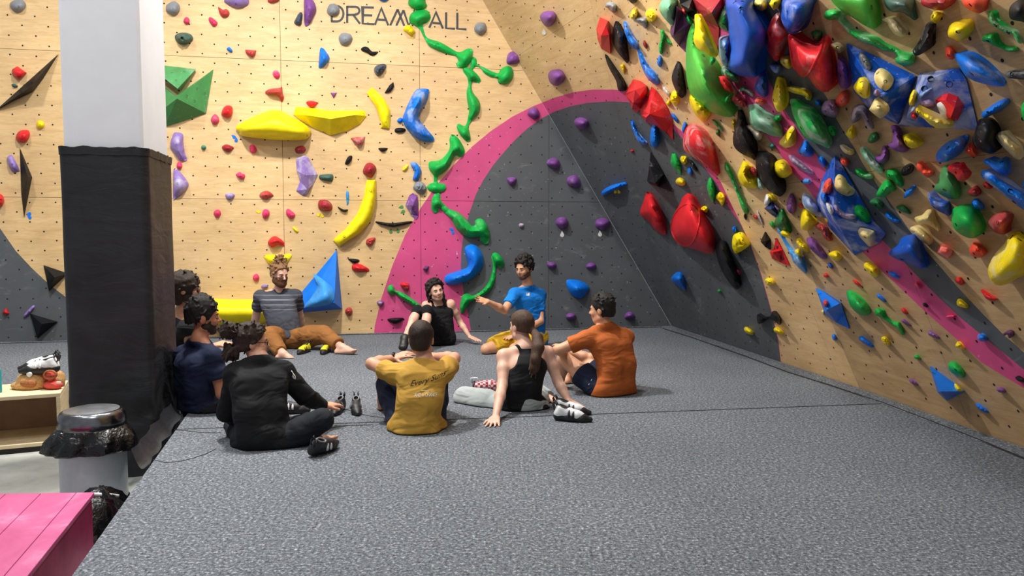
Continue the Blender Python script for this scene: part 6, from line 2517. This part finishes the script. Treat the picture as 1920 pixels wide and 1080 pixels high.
# ================================================================== woman in black with a bun
P = Person('person with dark curly bun and glasses in black long sleeves, sitting cross-legged', SK_WARM, ground(500, 850), .0065)
P.pel, P.nk = J(497, 818, 4.76), J(487, 676, 4.90)
shL, shR = J(441, 702, 4.82), J(531, 697, 4.97)
hL, hR = J(466, 826, 4.80), J(530, 828, 4.78)
P.torso(P.pel, J(488, 770, 4.77), J(486, 722, 4.84), P.nk, shL, shR, hL, hR, 1.02, .92)
P.neck(P.nk, J(477, 655, 4.92))
P.head(J(471, 641, 4.93), (.84, .50, -.10), fem=True, jaw=.92, hs=.98)
P.arm('L', shL, J(425, 775, 4.95), J(470, 800, 5.15), J(500, 800, 5.2), r=.92)
P.arm('R', shR, J(572, 745, 5.02), J(608, 762, 5.20), J(628, 757, 5.28), r=.95, nrm=Vector((0, -.3, 1)), thumb=1)
P.leg('L', hL, J(440, 800, 5.25), J(575, 826, 4.86), J(618, 806, 4.88), r=.95)
P.leg('R', hR, J(604, 788, 4.80), J(520, 800, 5.20), None, r=.98)
P.build(eyes=True, lips=(168, 92, 86))
M_BLKTOP = cloth_mat('black_jersey', (24, 25, 28))
tshirt(P, M_BLKTOP, (1.1, 1.1), name='long_sleeve_top', seed=8, amp=.007,
       extra=[q.grow(.016, [clipc(J(606, 761, 5.19), J(608, 762, 5.20) - J(572, 745, 5.02))]) for q in P.tags('larmR')] + [q.grow(.014) for q in P.tags('larmL')], neckh=.02)
trousers(P, cloth_mat('charcoal_leggings', (27, 31, 38)), 'leggings', waist=.06, hem=(.86, .92), shin=True, seed=6, grow=.010, amp=.004, bag=.004)
T = P.T
bun = [Ell(T(-.0, -.150, .070), (.056, .050, .056), None, .012)]
rnd = random.Random(4)
for i in range(110):
    v = Vector((rnd.gauss(0, 1), rnd.gauss(0, 1), rnd.gauss(0, 1))).normalized()
    c = Vector((0, -.150, .070)) + v * .050
    bun.append(Cone(T(*c), T(*(c + Vector((rnd.uniform(-1, 1), rnd.uniform(-1, 1), rnd.uniform(-1, 1))) * .026)), .008, .006, .003))
for i in range(44):
    a = Vector((rnd.uniform(-.06, .06), rnd.uniform(-.15, -.085), rnd.uniform(-.07, -.02)))
    b = a + Vector((rnd.uniform(-.02, .02), rnd.uniform(-.025, .01), -rnd.uniform(.03, .085)))
    bun.append(Cone(T(*a), T(*b), .011, .007, .006))
hair(P, H_DBROWN, t=.012, curls=130, cr=.0065, seed=9, extra=bun, napez=-.035, front=(.062, .058), sideclip=-.045)
glasses(P)
BLK = P

# ================================================================== man in navy T-shirt beside the padding
P = Person('person with short dark hair in navy T-shirt leaning by the black padding', SK_BROWN, ground(385, 788), .0065)
P.pel, P.nk = J(372, 762, 5.78), J(374, 636, 5.74)
shL, shR = J(345, 664, 5.90), J(400, 668, 5.66)
hL, hR = J(360, 770, 5.88), J(396, 772, 5.74)
P.torso(P.pel, J(366, 722, 5.74), J(366, 685, 5.73), P.nk, shL, shR, hL, hR, 1.06, 1.02)
P.neck(P.nk, J(378, 612, 5.76))
P.head(J(380, 594, 5.77), (.88, .46, -.06), jaw=1.05, hs=1.12)
P.arm('L', shL, J(345, 735, 5.98), J(395, 745, 6.2), J(420, 742, 6.25))
P.arm('R', shR, J(416, 738, 5.64), J(446, 762, 5.86), J(468, 762, 5.95), nrm=Vector((0, -.4, 1)))
P.leg('L', hL, J(430, 720, 6.35), J(470, 770, 6.2), J(500, 775, 6.15), r=.95)
P.leg('R', hR, J(455, 755, 6.02), J(400, 768, 6.3), None, r=.95)
P.build()
tshirt(P, cloth_mat('navy_cotton', (26, 34, 58)), (.62, .60), seed=11, amp=.008, neckh=-.012)
trousers(P, cloth_mat('black_shorts_cotton', (22, 24, 30)), 'shorts', waist=.05, hem=(.8, .8), shin=False, seed=12)
hair(P, H_BLACK, t=.010, curls=70, cr=.007, amp=.005, seed=13, napez=-.022, front=(.084, .058), top=.013, sideclip=-.020)
beard(P, H_STUBD, t=.002)

# ================================================================== man with glasses half hidden behind the padding
P = Person('person with brown fringe, glasses and beard half hidden behind the black padding', SK_WARM, ground(345, 752), .0075)
P.pel, P.nk = J(338, 728, 6.55), J(338, 596, 6.50)
shL, shR = J(310, 612, 6.65), J(352, 614, 6.36)
hL, hR = J(322, 735, 6.6), J(356, 736, 6.5)
P.torso(P.pel, J(334, 690, 6.5), J(332, 645, 6.5), P.nk, shL, shR, hL, hR, 1.0, .95)
P.neck(P.nk, J(343, 570, 6.48))
P.head(J(347, 541, 6.47), (.93, .34, -.08), hs=1.12)
P.arm('L', shL, J(318, 670, 6.8), J(370, 660, 6.9), J(395, 655, 6.9))
P.arm('R', shR, J(366, 668, 6.42), J(404, 648, 6.62), J(428, 640, 6.70), nrm=Vector((0, -.3, 1)))
P.leg('L', hL, J(400, 662, 6.95), J(420, 725, 6.9), J(450, 730, 6.9), r=.9)
P.leg('R', hR, J(404, 668, 6.75), J(420, 728, 6.7), J(450, 735, 6.65), r=.9)
P.build()
tshirt(P, cloth_mat('black_cotton', (25, 25, 29)), (.18, .18), seed=15, name='tank_top')
trousers(P, cloth_mat('black_shorts_cotton', (22, 24, 30)), 'shorts', waist=.05, hem=(.7, .7), shin=False, seed=16)
hair(P, H_DBROWN, t=.020, amp=.004, seed=17, napez=-.06, front=(.092, .034), curls=50, cr=.007)
beard(P, H_STUBD, t=.006)
glasses(P)

# ================================================================== bearded man by the wall
P = Person('person with curly bun and beard in striped grey T-shirt, brown trousers, barefoot', SK_PALE, ground(540, 650), .0085, 1.06)
P.pel, P.nk = J(537, 632, 8.95), J(524, 546, 9.10)
shL, shR = J(488, 555, 9.10), J(554, 554, 9.10)
hL, hR = J(520, 638, 8.92), J(556, 636, 8.94)
P.torso(P.pel, J(531, 603, 8.98), J(522, 572, 9.05), P.nk, shL, shR, hL, hR, 1.12, 1.0)
P.neck(P.nk, J(524, 530, 9.07))
P.head(J(524, 514, 9.04), (.72, -.66, -.22), jaw=1.06, hs=1.06)
P.arm('L', shL, J(480, 595, 9.25), J(470, 628, 9.42), J(462, 640, 9.45), r=1.05)
P.arm('R', shR, J(562, 592, 9.30), J(567, 622, 9.48), J(570, 634, 9.52), r=1.05)
P.leg('L', hL, J(505, 630, 8.50), J(531, 664, 8.22), J(564, 668, 8.18), r=1.06)
P.leg('R', hR, J(606, 627, 8.80), J(641, 651, 8.52), J(684, 646, 8.44), r=1.06, up=(.25, .3, 1))
P.build(brow=(84, 56, 38))
zc = J(522, 571, 8.95).z
tshirt(P, cloth_mat('striped_grey_jersey', (66, 69, 78), ((128, 130, 140), [(zc + .058, .003), (zc + .048, .0025), (zc + .0, .003), (zc - .012, .0025), (zc + .105, .0025), (zc - .055, .0025)])), (.60, .60), seed=21, amp=.006, hem=clipc(P.pel - P.up * .03, -P.up),
       subs=[Cone(P.nk + Vector((.015, -.085, .03)), P.nk + Vector((.03, -.16, -.075)), .048, .010, .006, sub=True)])
trousers(P, cloth_mat('brown_canvas', (138, 92, 48)), 'trousers', waist=.04, hem=(.86, .80), shin=True, seed=22, amp=.010, grow=.022, bag=.022)
T = P.T
tb_ = [Cone(T(0, -.03, .13), T(0, -.02, .165), .045, .036, .012)]
rnd = random.Random(6)
for i in range(44):
    v = Vector((rnd.gauss(0, 1), rnd.gauss(0, 1), abs(rnd.gauss(.3, .8)))).normalized()
    c = Vector((0, -.02, .135)) + Vector((v.x * .055, v.y * .06, v.z * .055))
    tb_.append(Cone(T(*c), T(*(c + v * .018)), .012, .008, .003))
hair(P, H_CURLY, t=.013, curls=70, cr=.012, seed=23, extra=tb_, napez=-.02, front=(.062, .066), sideclip=-.03)
beard(P, H_BEARD, t=.012)

# ================================================================== woman in black tank top and capri leggings
P = Person('person with black wavy hair, black tank top and capri leggings, knees drawn up', SK_PALE, ground(828, 648), .0085)
P.pel, P.nk = J(828, 630, 9.22), J(822, 567, 9.28)
shL, shR = J(799, 573, 9.22), J(845, 570, 9.32)
hL, hR = J(817, 636, 9.18), J(838, 636, 9.22)
P.torso(P.pel, J(827, 610, 9.24), J(824, 588, 9.26), P.nk, shL, shR, hL, hR, .92, .90)
P.neck(P.nk, J(819, 556, 9.24))
P.head(J(817, 545, 9.20), (.42, -.90, -.02), up=(-.26, 0, 1), fem=True, jaw=.86, hs=1.04)
P.arm('L', shL, J(791, 603, 9.36), J(790, 632, 9.42), J(786, 642, 9.42), r=.86)
P.arm('R', shR, J(862, 603, 9.40), J(881, 632, 9.30), J(894, 637, 9.24), r=.86, nrm=Vector((0, 0, 1)), curl=.15, thumb=-1)
P.leg('L', hL, J(783, 582, 8.92), J(759, 634, 8.66), J(750, 652, 8.40), r=.92, bare=False)
P.leg('R', hR, J(801, 582, 8.86), J(797, 636, 8.62), J(792, 652, 8.36), r=.92, bare=False)
P.build(brow=(20, 16, 15), lips=(176, 84, 80))
M_BLKTANK = cloth_mat('black_ribbed_cotton', (20, 20, 23))
nk = P.nk
subs = [Cone(P.T(0, .05, -.13), P.T(0, .07, -.20), .045, .03, .01, sub=True)]
ch_ = J(824, 588, 9.26)
stp = []
for sh_ in (shL, shR):
    m1, m2 = lerp(nk, sh_, .55), lerp(ch_, sh_, .45)
    stp += [Cone(m2 + Vector((0, -.05, -.02)), m1 + Vector((0, -.01, .012)), .042, .036, .015), Cone(m2 + Vector((0, .06, -.02)), m1 + Vector((0, .02, .012)), .042, .036, .015)]
P.cloth('tank_top', [q.grow(.012) for q in P.tags('torso')] + stp, M_BLKTANK, amp=.004, seed=31, subs=subs)
trousers(P, M_BLKTANK, 'leggings', waist=.05, hem=(.16, .16), shin=True, seed=32, grow=.010, amp=.003, bag=.0)
T = P.T
wv = []
rnd = random.Random(8)
for i in range(70):
    a = rnd.uniform(-2.2, 2.2)
    c = Vector((.086 * math.sin(a), -.02 + .07 * -abs(math.cos(a)) * .8, rnd.uniform(-.06, .06)))
    if abs(c.x) < .055 and c.y > -.02:
        continue
    wv.append(Cone(T(*c), T(*(c + Vector((rnd.uniform(-.012, .02), rnd.uniform(-.02, .01), -rnd.uniform(.015, .045))))), .017, .013, .006))
for i in range(12):
    c = Vector((-.07 + rnd.uniform(-.012, .012), .005 + i * .002, -.06 - i * .010))
    wv.append(Cone(T(*c), T(*(c + Vector((rnd.uniform(-.01, .015), .006, -.022)))), .015, .011, .006))
hair(P, H_BLACK, t=.020, curls=60, cr=.016, seed=33, extra=wv, napez=-.05, front=(.060, .066))
M_SHOEB = plain('black_shoe_rubber', (24, 25, 27), 0.5)
M_SHOEW = plain('white_shoe_panel', (214, 216, 218), 0.5)
for sd in 'LR':
    sh = P.cloth('shoe', [q.grow(.009) for q in P.tags('foot' + sd)], M_SHOEB, amp=0)

# ================================================================== kneeling man in the blue T-shirt
P = Person('person with black curly hair kneeling in blue T-shirt and mustard shorts, hand raised', SK_TAN, ground(985, 655), .0085, 1.03)
P.pel, P.nk = J(996, 622, 8.95), J(990, 537, 8.92)
shL, shR = J(965, 551, 8.80), J(1012, 554, 9.04)
hL, hR = J(980, 632, 8.88), J(1008, 634, 9.02)
P.torso(P.pel, J(997, 594, 8.96), J(992, 565, 8.94), P.nk, shL, shR, hL, hR, 1.05, .98)
P.neck(P.nk, J(987, 518, 8.90))
P.head(J(983, 502, 8.86), (-.60, -.76, -.26), hs=1.03)
P.arm('L', shL, J(946, 582, 8.58), J(915, 566, 8.42), J(892, 560, 8.36), nrm=Vector((0, .7, -.7)), thumb=1, curl=.22, spread=.45)
P.arm('R', shR, J(1013, 602, 8.90), J(968, 630, 8.62), J(944, 634, 8.52), nrm=Vector((0, -.2, 1)), thumb=1, curl=.2)
P.leg('L', hL, J(912, 655, 8.50), J(1000, 655, 8.85), None, r=1.04)
P.leg('R', hR, J(965, 655, 8.45), J(1015, 650, 8.98), None, r=1.04)
P.build(brow=(24, 18, 16))
TB = tshirt(P, cloth_mat('azure_jersey', (16, 116, 204)), (.66, .66), seed=41, amp=.007, extra=[Cone(J(1005, 628, 8.98), J(1012, 640, 9.0), .10, .10, .04)], hem=None)
trousers(P, cloth_mat('mustard_canvas', (214, 170, 44)), 'shorts', waist=.05, hem=(.84, .84), shin=False, seed=42, amp=.008, grow=.026)
hair(P, H_BLACK, t=.016, curls=95, cr=.013, seed=43, napez=-.022, front=(.066, .056), top=.006, sideclip=-.03)
beard(P, H_STUB, t=.0015)
BLUEP = P

# ================================================================== woman with the ponytail
P = Person('person with brown ponytail in black tank top and pale grey trousers, leaning on both arms', SK_PALE, ground(975, 785), .0065)
P.pel, P.nk = J(978, 758, 5.80), J(986, 652, 5.86)
shL, shR = J(945, 668, 5.80), J(1026, 662, 5.90)
hL, hR = J(955, 766, 5.84), J(1004, 766, 5.84)
P.torso(P.pel, J(979, 722, 5.76), J(985, 690, 5.80), P.nk, shL, shR, hL, hR, .96, .90)
P.neck(P.nk, J(980, 630, 5.90))
P.head(J(978, 611, 5.92), (-.66, .75, -.02), fem=True, jaw=.9, hs=.98)
P.arm('L', shL, J(942, 722, 5.64), J(929, 783, 5.37), J(922, 803, 5.20), r=.92, nrm=Vector((0, .1, 1)), thumb=1, curl=.10, spread=.5)
P.arm('R', shR, J(1046, 715, 5.84), J(1066, 752, 5.72), J(1098, 768, 5.62), r=.92, nrm=Vector((0, .1, 1)), thumb=1, curl=.10, spread=.4)
P.leg('L', hL, J(872, 747, 6.05), J(975, 758, 6.35), None, r=.98)
P.leg('R', hR, J(1010, 742, 6.20), J(1046, 757, 5.98), J(1100, 757, 5.90), r=.92)
P.build(lips=(176, 98, 92))
nk = P.nk
subs = [Ell(J(952, 664, 5.68), (.082, .15, .120), None, .012, sub=True), Ell(J(1038, 658, 5.78), (.066, .15, .120), None, .012, sub=True)]
ch_ = J(985, 690, 5.80)
P.cloth('tank_top', [q.grow(.012) for q in P.tags('torso')] + [Cone(ch_, nk + Vector((0, 0, -.01)), .088, .056, .03), Cone(nk, lerp(nk, shL, .35), .052, .05, .02), Cone(nk, lerp(nk, shR, .35), .052, .05, .02)],
        cloth_mat('black_cotton', (25, 25, 29)), amp=.004, seed=51, subs=subs)
trousers(P, cloth_mat('pale_grey_canvas', (158, 166, 166)), 'trousers', waist=.035, hem=(.9, .45), shin=True, seed=52, amp=.008, grow=.020, bag=.014)
T = P.T
pt = [J(1001, 622, 5.84), J(1008, 634, 5.78), J(1009, 652, 5.70), J(1004, 674, 5.66), J(1000, 690, 5.655), J(999, 702, 5.66)]
pony = []
for i in range(len(pt) - 1):
    r = (.028, .040, .044, .034, .020, .008)
    pony.append(Cone(pt[i], pt[i + 1], r[i], r[i + 1], .02))
rnd = random.Random(2)
for i in range(24):
    o_ = Vector((rnd.uniform(-.045, .045), rnd.uniform(-.02, .02), 0))
    a, b = lerp(pt[1], pt[2], rnd.random()) + o_ * .7, lerp(pt[3], pt[5], rnd.random()) + o_ * .8 - Vector((0, 0, rnd.uniform(0, .035)))
    pony.append(Cone(a, b, .010, .005, .006))
hair(P, H_BROWN, t=.010, amp=.002, seed=53, extra=pony, napez=-.028, front=(.062, .064), sideclip=-.025)
tube_obj('hair_tie', [pt[0] + Vector((.026 * math.cos(a), .012 * math.sin(a), .026 * math.sin(a))) for a in [2 * math.pi * i / 12 for i in range(12)]], .006, M_SOCK, P.o, closed=True)

# ================================================================== man in the orange T-shirt
P = Person('person in rust orange T-shirt and navy shorts sitting with one arm on a raised knee', SK_TAN, ground(1150, 746), .007)
P.pel, P.nk = J(1152, 722, 6.34), J(1134, 610, 6.40)
shL, shR = J(1100, 636, 6.30), J(1172, 632, 6.50)
hL, hR = J(1128, 732, 6.30), J(1168, 732, 6.42)
P.torso(P.pel, J(1156, 686, 6.34), J(1146, 650, 6.37), P.nk, shL, shR, hL, hR, 1.08, 1.02)
P.neck(P.nk, J(1131, 594, 6.40))
P.head(J(1129, 580, 6.40), (-.86, .48, -.10), hs=1.0)
P.arm('L', shL, J(1046, 656, 6.32), J(1062, 662, 6.58), J(1046, 650, 6.66), nrm=Vector((0, -.3, 1)))
P.arm('R', shR, J(1110, 672, 6.78), J(1066, 660, 6.82), J(1040, 645, 6.84), nrm=Vector((0, -.3, 1)))
P.leg('L', hL, J(1058, 672, 6.50), J(1046, 728, 6.66), J(1034, 735, 6.75))
P.leg('R', hR, J(1084, 668, 6.92), J(1062, 716, 6.80), J(1044, 722, 6.78))
P.build()
tshirt(P, cloth_mat('rust_orange_jersey', (174, 92, 42)), (.56, .55), seed=61, amp=.008)
trousers(P, cloth_mat('navy_shorts_cotton', (24, 32, 54)), 'shorts', waist=.03, hem=(.55, .6), shin=False, seed=62, grow=.018, tg=-.008)
hair(P, H_BLACK, t=.011, curls=80, cr=.009, seed=63, napez=-.024, front=(.070, .060), top=.006, sideclip=-.045)
ORP = P

# ------------------------------------------------------------------ print on clothes
def child(P, nm):
    for c in P.o.children:
        if c.name.split('.')[0] == nm:
            return c


def world_bvh(o):
    off = Vector((0, 0, 0))
    q = o
    while q is not None:
        off += q.location
        q = q.parent
    return BVHTree.FromPolygons([v.co + off for v in o.data.vertices], [tuple(p.vertices) for p in o.data.polygons])


M_INK = plain('black_print', (30, 26, 24), 0.8)
M_INKW = plain('white_print', (232, 228, 218), 0.8)


def text_decal(o, txt, fn, mat, shear=0.0, bold=0.0, name='print', lift=0.0018):
    """lays flat lettering on a garment: fn maps text coordinates (x in line widths, y in line heights) to photo pixels"""
    cu = bpy.data.curves.new('lettering', 'FONT')
    cu.body = txt
    cu.size = 1.0
    cu.shear = shear
    cu.offset = bold
    cu.resolution_u = 3
    ob = bpy.data.objects.new('lettering', cu)
    COL.objects.link(ob)
    dg = bpy.context.evaluated_depsgraph_get()
    me = ob.evaluated_get(dg).to_mesh()
    vs = [v.co.copy() for v in me.vertices]
    fs = [tuple(p.vertices) for p in me.polygons]
    ob.evaluated_get(dg).to_mesh_clear()
    bpy.data.objects.remove(ob)
    W = max(v.x for v in vs)
    bv = world_bvh(o)
    out, ok = [], True
    for v in vs:
        u, w = fn(v.x / W, v.y)
        d = ray(u, w).normalized()
        loc, nor, i, dist = bv.ray_cast(CAMP, d)
        if loc is None:
            loc = CAMP + d * 5.1
            ok = False
        out.append(loc - d * lift)
    return mesh_obj(name, out, fs, mat, o, origin=out[0])


def decal_tube(o, pts, r, mat, name='print_mark'):
    bv = world_bvh(o)
    q = []
    for (u, v) in pts:
        d = ray(u, v).normalized()
        loc, nor, i, dist = bv.ray_cast(CAMP, d)
        if loc is not None:
            q.append(loc)
    if len(q) > 1:
        return tube_obj(name, q, r, mat, o, seg=5)


ts = child(YP, 't_shirt')
text_decal(ts, 'Every Suns', lambda x, y: (768 + 68 * x + 1.5 * y, 724 - 6 * x - 16 * x * x - 15 * y), M_INK, shear=0.32)
text_decal(ts, 'AND A CHANCE', lambda x, y: (777 + 43 * x, 744 - 1.0 * x - 10 * y), M_INKW, bold=0.0)
decal_tube(ts, [(790, 732.5), (807, 732)], .0022, M_INKW)
decal_tube(ts, [(785, 747), (812, 746)], .0016, M_INK)
bt = child(BLUEP, 't_shirt')
for r_ in (4.2, 2.9, 1.6):
    decal_tube(bt, [(993.5 - r_ * math.cos(a), 555.0 - r_ * 1.35 * math.sin(a)) for a in [math.pi / 2 * i / 5 for i in range(6)]], .0042, M_INKW)
for k_ in range(3):
    decal_tube(bt, [(986.5, 549.8 + k_ * 2.0), (990, 550 + k_ * 2.0)], .0035, M_INKW)
lt_ = child(BLK, 'long_sleeve_top')
decal_tube(lt_, [(546, 695), (549, 699), (550, 704)], .0035, M_INKW)
decal_tube(lt_, [(549, 700), (553, 705), (553, 711), (550, 709), (549, 704)], .0035, M_INKW)
sh_ = child(ORP, 'shorts')
decal_tube(sh_, [(1103.5, 722), (1110, 711)], .0035, M_INKW)

# ------------------------------------------------------------------ climbing shoes and bags
M_RUB = plain('black_rubber', (22, 22, 24), 0.55)
M_YEL = plain('yellow_leather', (222, 206, 30), 0.5)
M_BLKL = plain('black_leather', (30, 30, 33), 0.55)
M_WHL = plain('white_leather', (216, 218, 220), 0.5)
M_BLU = plain('pale_blue_leather', (134, 160, 186), 0.5)
M_GRYL = plain('grey_lining', (110, 112, 116), 0.8)


def shoe(label, heel, head, upper, accent, s=1.0, z=0.0, roll=0.0, vox=.006, pitch=0.0, group=None, tabs=True):
    """heel: ground point under the heel, head: heading angle in the ground plane (radians, 0 = +x)"""
    R = Matrix.Rotation(head, 3, 'Z') @ Matrix.Rotation(pitch, 3, 'Y') @ Matrix.Rotation(roll, 3, 'X')
    hp = Vector((heel[0], heel[1], z))
    T = lambda x, y, zz: hp + R @ (Vector((x, y, zz)) * s)
    e = empty('climbing_shoe', hp)
    tag(e, label, 'shoe', group)
    fl = z + .001 if roll == 0 and pitch == 0 else None
    sole = [Cone(T(0, 0, .030), T(.09, 0, .026), .032 * s, .032 * s, .02), Cone(T(.09, 0, .026), T(.165, .006, .022), .036 * s, .036 * s, .02), Cone(T(.165, .006, .022), T(.222, .016, .018), .036 * s, .018 * s, .02)]
    sub = [Cone(T(-.1, 0, .062), T(.3, 0, .052), .03 * s, .03 * s, .004, sub=True)]
    sdf_obj('rand', sole, M_RUB, e, vox, None, fl)
    up = [Cone(T(.0, 0, .045), T(.015, 0, .085), .029 * s, .027 * s, .02), Cone(T(.015, 0, .055), T(.15, .004, .04), .032 * s, .031 * s, .02), Cone(T(.03, 0, .085), T(.13, 0, .05), .027 * s, .028 * s, .02),
          Cone(T(.14, 0, .040), T(.195, .012, .030), .030 * s, .018 * s, .02)]
    op = [Ell(T(.042, 0, .112), (.040 * s, .022 * s, .040 * s), np.array(R), .006, sub=True)]
    u_ = sdf_obj('upper', up + op, upper, e, vox, None, fl)
    lin = [T(.042 + .036 * math.cos(a), .021 * math.sin(a), .098 - .010 * math.cos(a)) for a in [2 * math.pi * i / 14 for i in range(14)]]
    tube_obj('collar', lin, .006 * s, M_BLKL if upper is not M_BLKL else M_GRYL, e, closed=True)
    for x in (.085, .115):
        st = [T(x, .037 * math.cos(a), .036 + .048 * math.sin(a) * (1.0 - (x - .085) * 6)) for a in [math.pi * i / 8 for i in range(9)]]
        tube_obj('strap', st, .0085 * s, accent, e)
    if tabs:
        for yy in (-.014, .014):
            tube_obj('pull_tab', [T(-.020, yy, .075), T(-.034, yy, .115), T(-.020, yy * 1.2, .135), T(-.002, yy, .105)], .005 * s, M_BLKL, e)
    return e


shoe('yellow and black climbing shoe between the shins of the bearded person', at_z(578, 660), math.radians(-108), M_YEL, M_BLKL, 1.0, vox=.008, group='yellow and black pair')
shoe('yellow and black climbing shoe beside the far bare foot of the bearded person', at_z(615, 660), math.radians(-96), M_YEL, M_BLKL, 1.0, vox=.008, group='yellow and black pair')
shoe('black climbing shoe next to the crossed knee, nearer the mustard shirt', at_z(668, 768), math.radians(-80), M_BLKL, M_GRYL, .98, group='black pair on the mat')
shoe('black climbing shoe next to the crossed knee, touching the leggings side', at_z(641, 768), math.radians(-96), M_BLKL, M_GRYL, .98, group='black pair on the mat')
shoe('black climbing shoe with white buckles lying in front of the crossed legs', at_z(583, 856), math.radians(58), M_BLKL, M_WHL, .98, roll=0.5, z=.012, group='black and white pair')
shoe('black and white climbing shoe under the long-sleeved forearm', at_z(520, 776), math.radians(8), M_BLKL, M_WHL, 1.0, group='black and white pair')
shoe('white and pale blue climbing shoe behind its twin near the orange shirt', at_z(1046, 776), math.radians(-14), M_WHL, M_BLKL, 1.04, group='white and blue pair')
shoe('white and pale blue climbing shoe resting nearest the leaning hand', at_z(1046, 788), math.radians(-18), M_WHL, M_BLKL, 1.04, group='white and blue pair')

# plush chalk bag on the bench
M_PLUSH = hair_mat('tan_plush', (196, 152, 96), (60, 60, 60))
M_SNOUT = hair_mat('brown_plush', (158, 100, 58), (60, 60, 60))
M_REDF = cloth_mat('coral_red_fabric', (206, 82, 74))
pbp = at_z(72, 728, bz)
pc_ = lambda u, v, dy=0: at_y(u, v, pbp.y + dy)
pg = empty('plush_bag', Vector((pbp.x, pbp.y, bz)))
tag(pg, 'tan plush chalk bag with round white eye and red pouch on the bench', 'chalk bag')
sdf_obj('plush_body', [Ell(pc_(62, 712), (.115, .10, .075), None, .03), Ell(pc_(56, 722), (.14, .10, .05), None, .03), Ell(pc_(100, 712, .06), (.07, .06, .075), None, .03), Ell(pc_(112, 712, .08), (.04, .05, .07), None, .03)],
        M_PLUSH, pg, .007, lambda P_: .006 * wav(P_, 90, 5), bz + .001)
sdf_obj('snout', [Ell(pc_(53, 719, -.085), (.062, .03, .036), None, .01)], M_SNOUT, pg, .006, lambda P_: .003 * wav(P_, 90, 6), bz + .001)
sdf_obj('button_eye', [Ell(pc_(55, 702, -.085), (.024, .010, .024), None, .01)], M_WHL, pg, .005, relax=0)
sdf_obj('pouch', [Ell(pc_(100, 722, -.03), (.075, .05, .035), None, .02), Ell(pc_(94, 702, -.04), (.055, .04, .04), None, .02)], M_REDF, pg, .006, lambda P_: .005 * wav(P_, 40, 9), bz + .001)
tube_obj('pouch_mouth', [pc_(94 + 11 * math.cos(a), 702 + 7 * math.sin(a), -.08) for a in [2 * math.pi * i / 14 for i in range(14)]], .008, M_SNOUT, pg, closed=True)
sdf_obj('label_patch', [Ell(pc_(110, 717, -.075), (.022, .006, .010), None, .01)], M_WHL, pg, .004, relax=0)
zt = pc_(70, 694).z
shoe('white climbing shoe with black rubber perched on top of the plush bag', pc_(104, 694, -.02), math.radians(187), M_WHL, M_WHL, 1.12, z=zt - .012, group='white and black pair on the bench', pitch=.02)
shoe('white climbing shoe with black rubber tucked behind its twin on the plush bag', pc_(103, 690, .09), math.radians(190), M_WHL, M_BLKL, 1.12, z=zt - .006, group='white and black pair on the bench', pitch=.02)

# patterned chalk bag between the two seated groups
k = NT('patterned_red_fabric')
w_ = k.n('TexChecker')
k.l(k.obj(), w_.inputs['Vector'])
w_.inputs['Scale'].default_value = 46
w_.inputs['Color1'].default_value = srgb(150, 44, 62)
w_.inputs['Color2'].default_value = srgb(216, 190, 190)
k.l(w_.outputs[0], k.b.inputs['Base Color'])
k.b.inputs['Roughness'].default_value = 0.9
M_PAT = k.m
cb = at_z(908, 736)
cg = empty('chalk_bag', cb)
tag(cg, 'small red and white patterned chalk bag lying behind the grey trousers', 'chalk bag')
sdf_obj('bag_body', [Cone(cb + Vector((-.05, 0, .045)), cb + Vector((.06, .03, .05)), .048, .055, .02)], M_PAT, cg, .006, lambda P_: .005 * wav(P_, 50, 3), .001)
tube_obj('bag_rim', [cb + Vector((-.085 + .004 * math.cos(a), .045 * math.cos(a), .05 + .042 * math.sin(a))) for a in [2 * math.pi * i / 14 for i in range(14)]], .008, M_BLKL, cg, closed=True)
tube_obj('bag_clip', [cb + Vector((-.10, 0, .08)), cb + Vector((-.11, .0, .12)), cb + Vector((-.06, 0, .125)), cb + Vector((-.05, 0, .09))], .008, M_WHL, cg)
